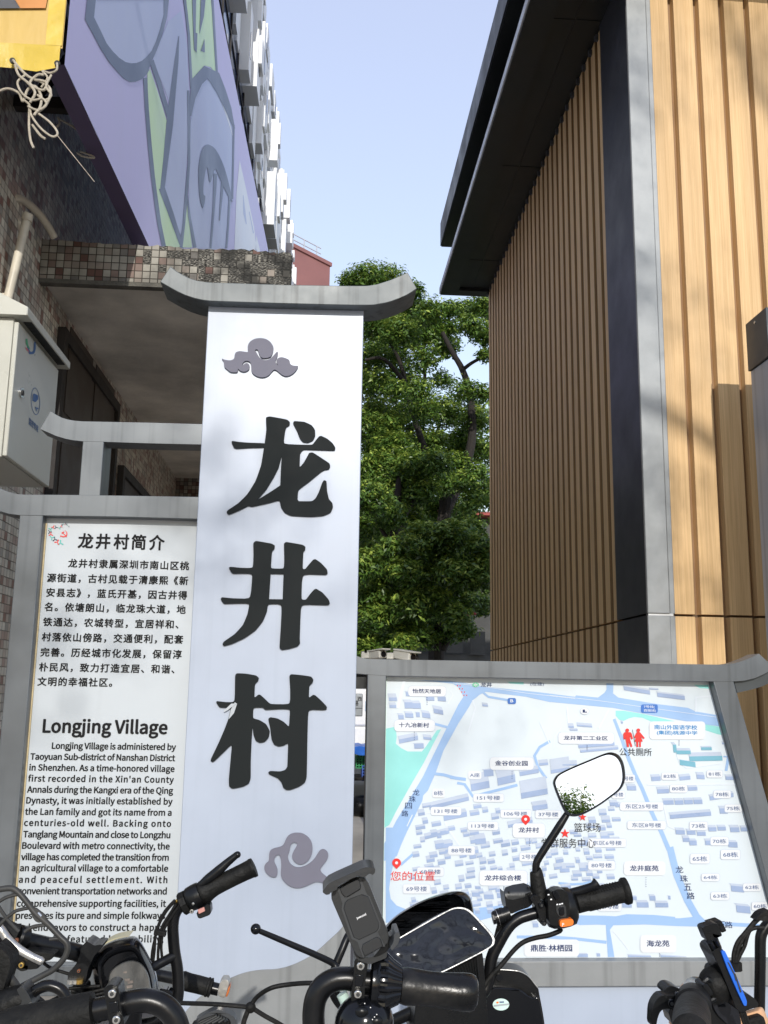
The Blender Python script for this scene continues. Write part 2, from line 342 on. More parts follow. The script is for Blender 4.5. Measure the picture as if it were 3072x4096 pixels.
M = dict(
    frame=mat('brushed_grey_paint', (.115, .126, .135), .38, .3, .14, 2.2, .04, 6, streak=.26),
    cap=mat('weathered_grey_paint', (.10, .112, .115), .45, .15, .16, 3.0, .04, 8, streak=.5),
    white=mat('pale_blue_white_enamel', (.355, .40, .48), .36, 0, .06, 1.6, .05, 3, streak=.035),
    panel=mat('white_acrylic', (.45, .485, .51), .42, 0, .03, 2.0, streak=.03),
    ink=mat('black_lettering', (.012, .0125, .013), .6, 0, .1, spec=.1),
    charcoal=mat('charcoal_acrylic', (.013, .0155, .016), .65, 0, .12, 5, spec=.1),
    cloud=mat('mauve_grey_acrylic', (.15, .148, .185), .6, 0, .05, spec=.15),
    wave=mat('silver_grey_sheet', (.22, .228, .228), .45, .1, .08, 5, .03, 120, streak=.22),
    dark=mat('dark_recess', (.025, .026, .025), .7),
    sealant=mat('yellowed_sealant', (.45, .36, .2), .6, 0, .2, 20),
    map_base=mat('map_paper', (.56, .62, .655), .38, 0, .02, 2),
    map_road=mat('map_road_blue', (.27, .41, .63), .42, 0, .03), map_road2=mat('map_lane_white', (.60, .65, .70), .35, 0, .02),
    map_teal=mat('map_park_teal', (.24, .58, .55), .4, 0, .05), map_roof=mat('map_roof', (.42, .475, .565), .35, 0, .04),
    map_side=mat('map_block_blue', (.27, .345, .50), .35, 0, .08, 9), map_side2=mat('map_block_teal', (.15, .36, .45), .35, 0, .05),
    map_plate=mat('map_plate_white', (.62, .64, .66), .3, 0, .01), map_edge=mat('map_plate_edge', (.36, .42, .54), .35, 0, .01),
    map_ink=mat('map_navy_ink', (.028, .042, .11), .6, spec=.1), map_grey=mat('map_slate_ink', (.11, .15, .26), .6, spec=.1), map_blue=mat('map_blue_ink', (.02, .20, .45), .4),
    map_badge=mat('map_badge_blue', (.03, .13, .42), .4), red=mat('map_red', (.62, .02, .015), .4), green=mat('map_green', (.05, .45, .25), .4), black=mat('map_black', (.015, .015, .018), .4),
    teal=mat('emblem_teal', (.06, .38, .33), .4), navy=mat('emblem_navy', (.012, .018, .05), .4),
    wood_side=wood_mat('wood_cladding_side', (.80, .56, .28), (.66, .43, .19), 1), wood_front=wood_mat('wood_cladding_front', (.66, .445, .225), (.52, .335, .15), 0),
    groove_shade=mat('painted_groove_shade', (.20, .115, .04), .7, 0, .15, 4),  # shade inside the grooves put into the colour, darker than the boards
    groove_shade_front=mat('painted_groove_shade_front', (.27, .16, .075), .7, 0, .15, 4),  # same painted shade for the front grooves, a lighter brown
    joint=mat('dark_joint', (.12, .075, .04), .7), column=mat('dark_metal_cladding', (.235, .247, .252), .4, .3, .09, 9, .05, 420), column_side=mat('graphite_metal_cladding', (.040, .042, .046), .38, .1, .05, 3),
    eave=mat('black_eave_metal', (.018, .021, .02), .4, .2, .1, 2), fascia=mat('pale_fascia_edge', (.55, .56, .57), .35, .3, .05),
    clip=mat('grey_clip', (.05, .055, .06), .4), concrete=mat('stained_concrete', (.68, .635, .56), .9, 0, .36, 1.3, .3, 30), tilebed=mat('old_mortar', (.10, .095, .08), .95, 0, .35, 12, .6, 60),
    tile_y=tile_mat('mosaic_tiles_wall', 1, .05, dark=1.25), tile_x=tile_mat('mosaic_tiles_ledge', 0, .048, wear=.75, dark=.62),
    pvc=mat('aged_pvc', (.58, .53, .43), .5, 0, .15, 8), steel=mat('rusty_black_steel', (.02, .016, .014), .7, 0, .3, 12), rope=mat('dirty_white_rope', (.52, .47, .38), .9, 0, .2, 40, .8, 300),
    purple=mat('purple_vinyl', (.58, .55, .83), .45, 0, .07, 1.1, .10, 2.2, stretch=(1, 1, .25)), purple_hem=mat('purple_hem', (.10, .075, .15), .6, 0, .15, 3),
    gr_line=mat('graffiti_slate', (.15, .19, .28), .45, 0, .06, 2), gr_blue=mat('graffiti_pale_blue', (.52, .58, .79), .45, 0, .06, 2), gr_green=mat('graffiti_green', (.66, .88, .55), .45, 0, .06, 2), gr_white=mat('graffiti_white', (.84, .88, .94), .45, 0, .05, 2),
    yellow=mat('yellow_vinyl', (.62, .43, .13), .35, 0, .12, 3, .35, 7, stretch=(1, 1, .3)), yellow_hem=mat('yellow_hem', (.62, .45, .06), .35, 0, .12, 6, .4, 9), orange=mat('orange_print', (.55, .22, .05), .4, 0, .08), slate=mat('dark_print', (.06, .065, .08), .4),
    fac_white=mat('white_facade_panels', (.72, .73, .74), .5, 0, .04, 1), fac_base=mat('facade_grey', (.36, .37, .40), .6, 0, .06, 1), fac_glass=mat('blue_glass', (.03, .055, .13), .12, .2, .2, 1),
    pink=mat('pink_render', (.25, .115, .11), .8, 0, .12, .8), rail=mat('pale_rail', (.55, .57, .6), .4, .3),
    cabinet=mat('light_grey_enamel', (.47, .47, .41), .35, 0, .04, 3, .02, 40, coat=.1), chrome=mat('chrome', (.6, .6, .58), .18, 1.0, .05), cab_blue=mat('cabinet_blue_ink', (.02, .09, .25), .4), cab_red=mat('cabinet_red_ink', (.5, .12, .12), .4), cab_green=mat('cabinet_green_ink', (.05, .3, .14), .4),
    door=mat('dark_brown_door', (.04, .027, .019), .55, 0, .2, 3), bark=mat('grey_bark', (.022, .018, .015), .9, 0, .3, 14, .6, 30), leaf=leaf_mat('ficus_leaf'),
    old_wall=mat('old_grey_wall', (.075, .075, .072), .9, 0, .3, 2, .2, 20), red_roof=mat('red_roof', (.35, .06, .05), .7, 0, .2, 3), ground=mat('worn_concrete_paving', (.42, .395, .35), .9, 0, .25, .9, .3, 14), asphalt=mat('asphalt', (.055, .055, .055), .9, 0, .25, 2, .3, 60),
    van=mat('white_van_paint', (.78, .79, .8), .3, 0, .02), tarp=mat('blue_tarp', (.02, .12, .48), .5, 0, .15, 10, .6, 20), crate_g=mat('green_plastic', (.02, .30, .10), .45), crate_b=mat('blue_plastic', (.03, .10, .45), .45), plate=mat('grey_sign_plate', (.36, .39, .42), .4, .2),
    cctv=mat('cream_white_housing', (.78, .77, .70), .4, 0, .03), lens=mat('lens_black', (.01, .01, .012), .1), led=mat('pale_yellow_lens', (.72, .70, .42), .25),
    pylon=mat('blue_grey_paint', (.34, .385, .44), .38, .2, .06, 3, streak=.2), pylon_cap=mat('dark_grey_cap', (.05, .057, .06), .4, .2, .06),
    bar=mat('satin_black_tube', (.005, .0053, .006), .30, 0, .2, 9, .03, 90, dust=.012, spec=.28), rubber=mat('worn_black_rubber', (.0065, .0065, .006), .6, 0, .25, 12, .25, 130, dust=.03, spec=.2), plastic=mat('black_plastic', (.005, .0055, .006), .32, 0, .15, 8, .05, 260, dust=.012, spec=.28),
    gloss=mat('gloss_black_plastic', (.004, .0044, .0055), .14, 0, .1, 5, spec=.35), greyplas=mat('dark_grey_plastic', (.016, .0178, .019), .42, 0, .08, 8, .03, 200), pad=mat('charcoal_pad', (.011, .0125, .014), .5, 0, .08), midgrey=mat('mid_grey_plastic', (.036, .039, .042), .42, 0, .06),
    bolt=mat('zinc_bolt', (.62, .61, .57), .28, 1.0, .1, 60), silver=mat('scuffed_aluminium', (.50, .49, .46), .38, .9, .12, 30, .1, 90), rust=mat('rusty_bolt', (.20, .07, .03), .8, .2, .3, 40), brass=mat('brass', (.55, .36, .10), .3, .9, .1),
    dash=mat('scratched_dash_lens', (.07, .07, .066), .3, 0, .35, 30, .08, 200, coat=.3, stretch=(1, 1, .35), dust=.22), cream=mat('cream_rim', (.46, .42, .26), .4), orange_sw=mat('orange_switch', (.78, .17, .015), .4), pink_sw=mat('faded_red_switch', (.50, .23, .19), .5), amber=mat('amber_reflector', (.45, .12, .02), .25, coat=.4),
    wrinkle=mat('screen_film', (.012, .013, .017), .07, 0, .4, 6, 0, 10, spec=.4, rvar=.02), mirror=mat('mirror_glass', (.92, .93, .93), .0, 1.0, 0, 1, rvar=0), sticker=mat('mint_sticker', (.55, .72, .66), .4), copper=mat('copper_paint', (.62, .36, .20), .42, 0, .06, spec=.3), bluep=mat('blue_plastic_trim', (.015, .13, .62), .4), wgrey=mat('grey_wire', (.028, .028, .026), .55, .1, .2, 20, dust=.06),
    gold=mat('yellow_reflector', (.62, .42, .10), .3, .2, .1), white_ink=mat('white_print', (.75, .75, .75), .5),
)

# ================================================================ the setting
g = MB(); g.add([(-150, -150, 0), (150, -150, 0), (150, 250, 0), (-150, 250, 0)], [(0, 1, 2, 3)])
tag(g.build('ground', M['ground'], smooth=0), kind='structure')
g = MB(); g.add([(-60, -30, .004), (60, -30, .004), (60, -5, .004), (-60, -5, .004)], [(0, 1, 2, 3)])
tag(g.build('road', M['asphalt'], smooth=0), kind='structure')

# ---------------------------------------------------------------- wood clad building on the right
YW = 5.3
Xc = at(2589, 2458, YW).x                                    # the building's corner
WB = thing('wood_clad_building', 'building clad in brown vertical wood battens with dark corner column and black eave', 'building', (Xc, YW, 0))
yl = on_x(2469, 2493, Xc).y                                  # dark side of the corner column
yend = on_x(1951, 2000, Xc).y                                # far end of the side wall
zj = at(2650, 2458, YW).z                                    # joint between the two rows of cladding
z_eave = on_x(1760, 1177, 1.30).z if False else at(1760, 1177, yend).z
x_eave = at(1762, 1177, yend).x
x_colr = at(2690, 2300, YW).x
def batten_profile(u0, u1, pitch, top, gap, depth, lip, seam=.0018):
    """plan profile of ribbed cladding: pairs (u, d), d = distance behind the face"""
    pr = []; u = u0
    while u < u1 - 1e-6:
        a = min(u + top, u1); pr += [(u, 0), (u + top * .55, 0), (u + top * .55 + .002, seam), (a, seam)]
        if u + pitch <= u1: pr += [(a + lip, depth), (u + pitch - lip, depth)]
        u += pitch
    return pr
def cladding(name, prof, conv, z0, z1, mt):
    m = MB(); n = len(prof)
    m.add([conv(u, d, z0) for u, d in prof] + [conv(u, d, z1) for u, d in prof] + [conv(u, .09, z0) for u, d in prof] + [conv(u, .09, z1) for u, d in prof],
          [(i, i+1, n+i+1, n+i) for i in range(n-1)] + [(2*n+i, i, i+1, 2*n+i+1) for i in range(n-1)][::1] + [(n+i, n+i+1, 3*n+i+1, 3*n+i) for i in range(n-1)])
    o = m.build(name, mt, WB, smooth=0); o.data.materials.append(M['groove_shade' if conv is sidec else 'groove_shade_front']); dmax = max(d for u, d in prof)
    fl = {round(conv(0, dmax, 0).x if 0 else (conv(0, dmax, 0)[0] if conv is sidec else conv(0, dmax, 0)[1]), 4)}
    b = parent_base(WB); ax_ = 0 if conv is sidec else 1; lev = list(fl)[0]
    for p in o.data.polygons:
        if all(abs(o.data.vertices[i].co[ax_] + b[ax_] - lev) < 5e-4 for i in p.vertices) or (conv is sidec and abs(p.normal.y) > .5): p.material_index = 1  # floors, and flanks of the side wall, take the painted shade colour
    return o
pf = batten_profile(yl, yend, .165, .100, .065, .024, .003, .0)
sidec = lambda u, d, z: (Xc + .012 + d, u, z)
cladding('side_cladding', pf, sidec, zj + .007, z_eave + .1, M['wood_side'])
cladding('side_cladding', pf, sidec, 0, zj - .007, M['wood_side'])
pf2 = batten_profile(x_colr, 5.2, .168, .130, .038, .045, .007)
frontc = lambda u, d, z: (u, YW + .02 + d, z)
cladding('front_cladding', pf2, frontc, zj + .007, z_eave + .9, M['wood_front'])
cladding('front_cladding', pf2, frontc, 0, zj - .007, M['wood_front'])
m = MB(); m.box((Xc + .045, yl, 0), (Xc + .4, yend - .01, z_eave + .1)); m.box((x_colr, YW + .066, 0), (5.2, YW + .3, z_eave + .8)); m.box((Xc + .4, yl + .3, .0), (5.2, yend - .01, z_eave + .09))
m.build('inner_wall', M['joint'], WB, smooth=0)
m = MB()
for z0, z1 in ((zj + .006, z_eave + .9), (0, zj - .006)):     # folded metal column, front leaf
    m.box((Xc + .004, YW, z0), (x_colr - .022, YW + .05, z1)); m.box((x_colr - .02, YW + .012, z0), (x_colr + .012, YW + .05, z1))
m.build('column_front', M['column'], WB, bevel=.004)
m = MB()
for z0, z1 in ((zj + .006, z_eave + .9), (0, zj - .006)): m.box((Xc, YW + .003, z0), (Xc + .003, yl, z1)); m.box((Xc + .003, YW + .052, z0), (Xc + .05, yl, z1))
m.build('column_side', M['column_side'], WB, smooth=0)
m = MB(); m.box((Xc + .01, YW + .01, zj - .007), (x_colr, YW + .045, zj + .007)); m.build('column_joint', M['fascia'], WB, smooth=0)
# eave: lower slab with a sunk soffit, upper slab set above it
e0 = YW - .6
m = MB(); zE = z_eave
m.box((x_eave, e0, zE), (x_eave + .20, yend + .02, zE + .07)); m.box((x_eave + .20, yend - .13, zE), (Xc + .02, yend + .02, zE + .07)); m.box((x_eave + .20, e0, zE), (Xc + .02, e0 + .2, zE + .07))
m.box((x_eave + .20, e0 + .2, zE + .035), (Xc + .02, yend - .13, zE + .075))
m.box((Xc + .02, YW - .02, zE + .95), (5.2, YW + 3, zE + 1.05))
for yy in np.arange(e0 + 1.1, yend - .4, 1.9): m.box((x_eave + .20, yy, zE + .031), (Xc + .02, yy + .018, zE + .0352))
for xx in (x_eave + .36,): m.box((xx, e0 + .2, zE + .030), (xx + .01, yend - .13, zE + .0345))
m.build('eave', M['eave'], WB, smooth=0)
m = MB(); m.box((x_eave - .012, e0, zE + .012), (x_eave - .001, yend + .02, zE + .082)); m.build('eave_edge', M['fascia'], WB, smooth=0)
zu = at(1766, 984, yend).z; xu = at(1766, 984, yend).x
m = MB(); m.box((xu, e0, zu), (Xc + 1.2, yend + .02, zu + .3)); m.box((xu + .35, e0 + .1, zE + .076), (Xc + 1.2, yend - .05, zu)); m.build('upper_roof', M['eave'], WB, smooth=0)
m = MB(); m.box((xu - .012, e0, zu + .01), (xu - .001, yend + .02, zu + .3)); m.build('upper_roof_edge', M['column_side'], WB, smooth=0)
for i, yy in enumerate(np.arange(yl + .04, yend, .165)):
    m = MB(); m.obox((Xc + .0, yy + .037, zE - .0), (.011, 0, 0), (0, .014, 0), (0, 0, .022)); m.build('clip', M['clip'], WB, smooth=0)

# ---------------------------------------------------------------- old tiled building with concrete balcony on the left
XL = -1.79; YB = 5.6; YE = 11.3
TB = thing('tiled_building', 'old building with brown and cream mosaic tiles, stained concrete balcony slab and dark doors', 'building', (XL, YB, 0))
m = MB(); m.box((XL - .3, 2.2, 0), (XL, YE + .3, 9.4)); m.build('wall', M['tile_y'], TB, smooth=0)
zs = at(600, 1130, YB).z; x_sl = at(1166, 1080, YB).x
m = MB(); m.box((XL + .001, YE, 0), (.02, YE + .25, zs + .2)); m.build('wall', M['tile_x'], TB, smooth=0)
top = AT([(94, 951), (270, 962), (434, 976), (700, 985), (900, 1000), (1060, 1003), (1150, 1012)], YB)
jag = [Vector((XL + .001, YB, at(94, 948, YB).z))]
for i in range(60):                                           # broken upper rim
    t = i / 59; x = XL + .01 + t * (x_sl - XL - .02)
    s_ = min(max((x - top[0].x) / (top[-1].x - top[0].x), 0), 1) * 6; k = min(int(s_), 5); z = top[k].z + (top[k+1].z - top[k].z) * (s_ - k)
    jag.append(Vector((x, YB, z + random.uniform(-.004, .004) * (1 + 1.2 * (t > .4)))))
outline = [Vector((XL + .001, YB, zs))] + jag + [Vector((x_sl + random.uniform(-.008, .004), YB, zz)) for zz in np.linspace(jag[-1].z - .02, zs + .03, 6)] + [Vector((x_sl - .004, YB, zs))]
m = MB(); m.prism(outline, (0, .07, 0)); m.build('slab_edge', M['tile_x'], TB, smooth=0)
m = MB(); m.box((XL + .001, YB + .07, zs + .02), (x_sl - .02, YE, jag[-1].z - .01)); m.build('soffit', M['concrete'], TB, smooth=0)
m = MB(); m.box((XL + .002, YB + .001, zs - .028), (x_sl - .15, YB + .06, zs - .001)); m.build('drip_edge', M['tilebed'], TB, smooth=0)
# doors in the side wall
for (y0, y1, ztop) in ((6.15, 7.75, 3.75), (8.2, 9.4, 3.3)):
    d = MB(); d.box((XL + .002, y0, 0), (XL + .03, y1, ztop)); dd = d.build('door', M['door'], TB, smooth=0)
    d = MB()
    for a, b, c, e in ((y0 - .08, y0, 0, ztop + .08), (y1, y1 + .08, 0, ztop + .08), (y0, y1, ztop, ztop + .08)): d.box((XL + .002, a, c), (XL + .055, b, e))
    d.build('door_frame', M['steel'], dd, smooth=0)
    d = MB()
    for zz in np.arange(.3, ztop - .4, .75): d.box((XL + .031, y0 + .1, zz), (XL + .038, (y0 + y1) / 2 - .06, zz + .6)); d.box((XL + .031, (y0 + y1) / 2 + .06, zz), (XL + .038, y1 - .1, zz + .6))
    d.build('door_panel', M['door'], dd, smooth=0)
    d = MB(); d.cyl((XL + .06, y0 + .12, 2.3), (XL + .06, y0 + .12, 2.42), .022); d.build('door_handle', M['brass'], dd)
# drain pipes
c1 = K(0, 0, 1200)
m = MB(); m.tube(catmull(AT(c1([(-60, 1150, 5.0), (10, 1118, 5.05), (85, 1092, 5.1), (140, 1115, 5.2), (200, 1165, 5.3), (255, 1235, 5.42), (300, 1312, 5.5)])), 6), .023); m.tube(AT(c1([(20, 1120, 5.08), (120, 1260, 5.2)])), .02)
m.build('drain_pipe', M['pvc'], TB)
m = MB(); m.tube(AT([(110, 865, 5.0), (58, 1085, 5.0), (30, 1200, 5.0), (12, 1330, 5.0), (-10, 1700, 5.0)]), .024); m.tube(AT([(112, 858, 5.0), (106, 885, 5.0)]), .03); m.tube(AT([(-30, 1183, 5.0), (45, 1180, 5.0)]), .013)
m.build('down_pipe', M['pvc'], TB)

# ---------------------------------------------------------------- hoarding wrapped in printed vinyl over the balcony
P0 = at(259, 259, 4.0); slope = .037
pn = Vector((1, -slope, 0)).normalized()                      # faces the street
HB = thing('vinyl_hoarding', 'large hoarding wrapped in purple graffiti vinyl with a yellow vinyl end above the tiled balcony', 'hoarding', (P0.x, 4.0, P0.z))
BP = lambda x, y, off=0.0: on_plane(x, y, P0 + pn * off, pn)
zt = 7.75; yb = 15.0; xb = P0.x + slope * (yb - 4.0)
m = MB(); ny, nz = 40, 14; vs = []; fs = []
for i in range(ny + 1):
    for k in range(nz + 1):
        y = 4.0 + (yb - 4.0) * (i / ny) ** 1.3; z = P0.z + (zt - P0.z) * k / nz
        bl = .012 * math.sin(y * 3.1 + z * 1.1) + .01 * math.sin(z * 5 + y); ed = min(1, k / 2) * min(1, (i) / 2)
        vs.append(Vector((P0.x + slope * (y - 4.0), y, z)) - pn * .001)
for i in range(ny):
    for k in range(nz): a = i * (nz + 1) + k; fs.append((a, a + nz + 1, a + nz + 2, a + 1))
m.add(vs, fs); sheet = m.build('purple_sheet', M['purple'], HB, smooth=60)
m = MB(); m.add([(P0.x - .005, 4.0, P0.z), (P0.x + slope * 9, 13, P0.z), (P0.x + slope * 9 - .14, 13, P0.z + .015), (P0.x - .10, 4.03, P0.z + .01)], [(0, 1, 2, 3)])
m.add([(P0.x - .10, 4.03, P0.z + .01), (P0.x + slope * 9 - .14, 13, P0.z + .015), (P0.x + slope * 9 - .17, 13, P0.z + .2), (P0.x - .14, 4.05, P0.z + .2)], [(0, 1, 2, 3)])
m.build('folded_hem', M['purple_hem'], HB, smooth=0)
m = MB(); zy = at(200, 270, 4.0).z
m.add([(XL - .9, 3.985, zy + .09), (P0.x - .012, 3.985, zy + .09), (P0.x - .012, 3.985, zt), (XL - .9, 3.985, zt)], [(0, 1, 2, 3)]); m.build('yellow_sheet', M['yellow'], HB, smooth=0)
m = MB(); n_ = 14; low = [Vector((XL - .9 + (P0.x - .02 - XL + .9) * i / n_, 3.99 + .012 * math.sin(i * 1.7), zy - .02 + .012 * math.sin(i * 2.3))) for i in range(n_ + 1)]
up_ = [Vector((v.x, 3.980, zy + .10)) for v in low]
m.add(low + up_, [(i, i + 1, n_ + 2 + i, n_ + 1 + i) for i in range(n_)])
ex = at(188, 100, 3.978).x; m.add([(ex, 3.979, zy + .1), (P0.x - .014, 3.979, zy + .1), (P0.x - .014, 3.979, zt), (ex, 3.979, zt)], [(0, 1, 2, 3)])
m.build('yellow_hem', M['yellow_hem'], HB, smooth=60)
for (x, y) in ((49, 240), (228, 251)):
    m = MB(); p = at(x, y, 3.965); m.cyl(p, p + Vector((0, .012, 0)), .013); m.build('eyelet', M['dark'], HB)
m = MB(); m.flat(AT(c1([(-90, -40), (55, -40), (112, 45), (-90, 46)]), 3.974)); m.build('dark_print', M['slate'], HB, smooth=0)
m = MB(); m.flat(AT(c1([(60, -40), (268, -40), (252, 44), (113, 45)]), 3.974)); m.build('orange_print', M['orange'], HB, smooth=0)
m = MB()
m.box((XL + .002, 4.1, zt - .02), (P0.x - .03, yb, zt)); m.box((XL + .002, yb - .05, P0.z + .3), (P0.x + .2, yb, zt))  # unseen top and end sheets, added to shut out the sky and darken the inside
m.box((XL + .002, 4.9, P0.z + .36), (P0.x - .03, 4.96, P0.z + .43)); m.box((XL + .002, 7.4, P0.z + .36), (P0.x + .03, 7.46, P0.z + .43)); m.box((P0.x - .2, 4.1, P0.z + .5), (P0.x - .14, 13, P0.z + .56))
for a, b in (((-1.72, 4.95, P0.z + .4), (-1.15, 5.0, P0.z + 1.35)), ((-1.5, 4.2, P0.z + 1.0), (-1.45, 7.4, P0.z + .9))):
    m.tube([a, b], .03, 4)
m.build('steel_frame_and_closures', M['steel'], HB, smooth=0)
# lettering sprayed in flat colours on the purple sheet, each colour its own layer
def layer(name, polys, off, mt):
    m = MB()
    for p in polys: m.flat([BP(x, y, off) for x, y in c1(p)])
    return m.build(name, mt, sheet, smooth=0)
big = [(528, -60), (520, 95), (555, 165), (590, 240), (625, 285), (660, 320), (695, 343), (725, 350), (755, 348), (785, 337), (815, 310), (840, 280), (862, 230), (885, 160), (905, 80), (920, -60)]
layer('pale_blue_fill', [big, [(845, 325), (930, 120), (1000, 60), (1035, 250), (1045, 520), (1040, 800), (1005, 1310), (897, 1050), (937, 690), (935, 560)],
      sm2([(1050, 1340), (1045, 1100), (1045, 900), (1052, 700), (1065, 560), (1090, 480), (1140, 440), (1185, 470), (1230, 560), (1270, 650), (1292, 720), (1288, 900), (1280, 1110), (1265, 1250), (1245, 1372), (1075, 1368)], 3)], .0004, M['gr_blue'])
layer('green_fill', [[(815, 405), (830, 380), (880, 530), (932, 700), (915, 880), (890, 1050), (950, 1210), (1000, 1350), (1003, 1368), (905, 1366), (855, 1100), (825, 800)],
      [(1035, 1130), (1062, 1368), (1008, 1368)], [(1025, -60), (1160, -60), (1178, 120), (1190, 260), (1197, 410), (1165, 372), (1130, 362), (1095, 400), (1060, 480), (1052, 250)]], .0009, M['gr_green'])
ring = [(487, -60), (470, 110), (510, 180), (560, 275), (605, 345), (650, 398), (685, 435), (720, 454), (750, 452), (785, 438), (815, 408), (838, 340), (858, 300), (880, 245), (905, 170), (925, 90), (940, -60)]
mring = MB(); mring.flat([BP(x, y, .0014) for x, y in c1(ring)], [[BP(x, y, .0014) for x, y in c1(big[1:-1] + [(905, 0), (530, 0)])]]); 
st = [stroke(p, wd) for p, wd in (
    ([(803, 430), (812, 600), (828, 800), (845, 970), (862, 1100), (882, 1240), (908, 1368)], 22), ([(838, 335), (880, 460), (937, 650)], 26),
    ([(989, 200), (976, 340), (958, 500), (938, 690), (917, 880), (897, 1055)], [5, 22, 30, 38, 28, 24]), ([(895, 1040), (945, 1180), (1002, 1350)], [34, 30, 20]),
    ([(1042, 500), (1046, 700), (1045, 900), (1030, 1090), (1018, 1230), (1002, 1368)], [14, 14, 14, 16, 14, 16]), ([(1036, 1080), (1048, 1200), (1078, 1368)], [8, 14, 18]),
    ([(1012, -60), (1030, 60), (1045, 200), (1052, 350), (1060, 490)], 14), ([(1172, -60), (1184, 150), (1200, 415)], 12),
    ([(1055, 640), (1066, 540), (1090, 450), (1138, 400), (1185, 425), (1222, 500), (1262, 600), (1296, 712)], [8, 30, 62, 74, 70, 52, 36, 8]),
    ([(1293, 690), (1290, 880), (1285, 1100)], 10), ([(1192, 960), (1182, 1150), (1165, 1372)], [20, 12, 10]), ([(1232, 1000), (1214, 1220)], [16, 6]), ([(1270, 1090), (1262, 1250), (1252, 1372)], 10))]
st += [sm2([(1122, 1150), (1104, 1080), (1098, 960), (1106, 870), (1125, 815), (1155, 800), (1195, 830), (1235, 910), (1262, 1000), (1286, 1118), (1250, 1060), (1215, 985), (1190, 935), (1162, 1010), (1145, 925), (1128, 1000), (1125, 1070), (1136, 1090)], 4)]
st += [[(1062, -40), (1085, -40), (1082, 180), (1092, 185), (1088, 290), (1074, 275), (1070, 180)], [(1112, -40), (1140, -40), (1128, 90), (1104, 190)], [(1132, 215), (1133, 290), (1110, 282)]]
for p in st: mring.flat([BP(x, y, .0014 + .0002 * (1 + st.index(p))) for x, y in c1(p)])
mring.build('slate_lines', M['gr_line'], sheet, smooth=0)
layer('white_fill', [[(1325, 885), (1342, 960), (1360, 1040), (1405, 1255), (1420, 1390), (1296, 1384), (1308, 1060)], stroke([(1222, 555), (1255, 640), (1287, 750)], [2, 9, 2]), [(1418, 1300), (1440, 1392), (1410, 1390)]], .0012, M['gr_white'])
layer('pale_blue_lines', [stroke([(1345, 1080), (1352, 1180), (1362, 1240)], [3, 14, 5]), stroke([(1378, 1170), (1402, 1290)], [4, 6])], .0018, M['gr_blue'])

# ropes tied to the yellow end
def rope(pts, r=.008):
    m = MB(); m.tube(catmull([Vector(p) for p in AT(pts)], 7), r, 8); return m
rp = thing('rope', 'tangled dirty white rope hanging in loops from the yellow vinyl eyelets', 'rope', at(150, 300, 3.96), 'ropes under the hoarding')
for pts, r in (([(-20, 372, 3.98), (30, 355, 3.97), (75, 372, 3.96), (92, 405, 3.95), (110, 360, 3.96), (140, 345, 3.95), (165, 385, 3.94), (160, 430, 3.93), (140, 455, 3.93), (138, 462, 3.93)], .006),
               ([(140, 455, 3.94), (175, 430, 3.94), (198, 392, 3.93), (200, 355, 3.95), (170, 330, 3.95), (120, 310, 3.96), (85, 280, 3.96), (52, 240, 3.96)], .006),
               ([(150, 452, 3.94), (195, 485, 3.93), (225, 520, 3.93), (228, 540, 3.93), (205, 545, 3.93), (160, 510, 3.93), (125, 460, 3.94), (118, 420, 3.95), (95, 400, 3.95)], .0052),
               ([(118, 430, 3.97), (116, 500, 3.96), (122, 560, 3.95), (135, 592, 3.95)], .0055), ([(130, 500, 3.97), (160, 540, 3.95), (182, 556, 3.95)], .006),
               ([(228, 252, 3.96), (226, 280, 3.96), (200, 292, 3.97), (170, 285, 3.97), (190, 312, 3.95), (165, 350, 3.95)], .005), ([(150, 320, 3.95), (185, 330, 3.94), (175, 360, 3.94), (140, 350, 3.94), (120, 330, 3.95), (150, 300, 3.95), (175, 300, 3.95)], .006), ([(100, 300, 3.96), (70, 330, 3.95), (90, 375, 3.94), (130, 400, 3.93), (170, 395, 3.93), (185, 420, 3.93), (150, 440, 3.93), (112, 425, 3.94)], .005), ([(60, 260, 3.96), (75, 300, 3.95), (110, 330, 3.94), (140, 370, 3.93), (120, 410, 3.93)], .006), ([(205, 300, 3.95), (185, 345, 3.94), (205, 380, 3.93), (180, 400, 3.93), (150, 380, 3.94)], .005),
               ([(228, 540, 3.93), (300, 630, 3.95), (378, 727, 4.0)], .0018)):
    rope(pts, r).build('rope_strand', M['rope'], rp)
rp2 = thing('rope', 'short white cord tied round the dark steel bar under the purple hem', 'rope', at(240, 480, 4.6), 'ropes under the hoarding')
for pts in ([(235, 475, 4.6), (280, 500, 4.62), (318, 525, 4.6)], [(232, 470, 4.58), (238, 495, 4.57), (225, 508, 4.58)], [(308, 610, 4.75), (330, 625, 4.75), (375, 632, 4.75), (365, 622, 4.75), (320, 606, 4.75)]): rope(pts, .005).build('rope_strand', M['rope'], rp2)

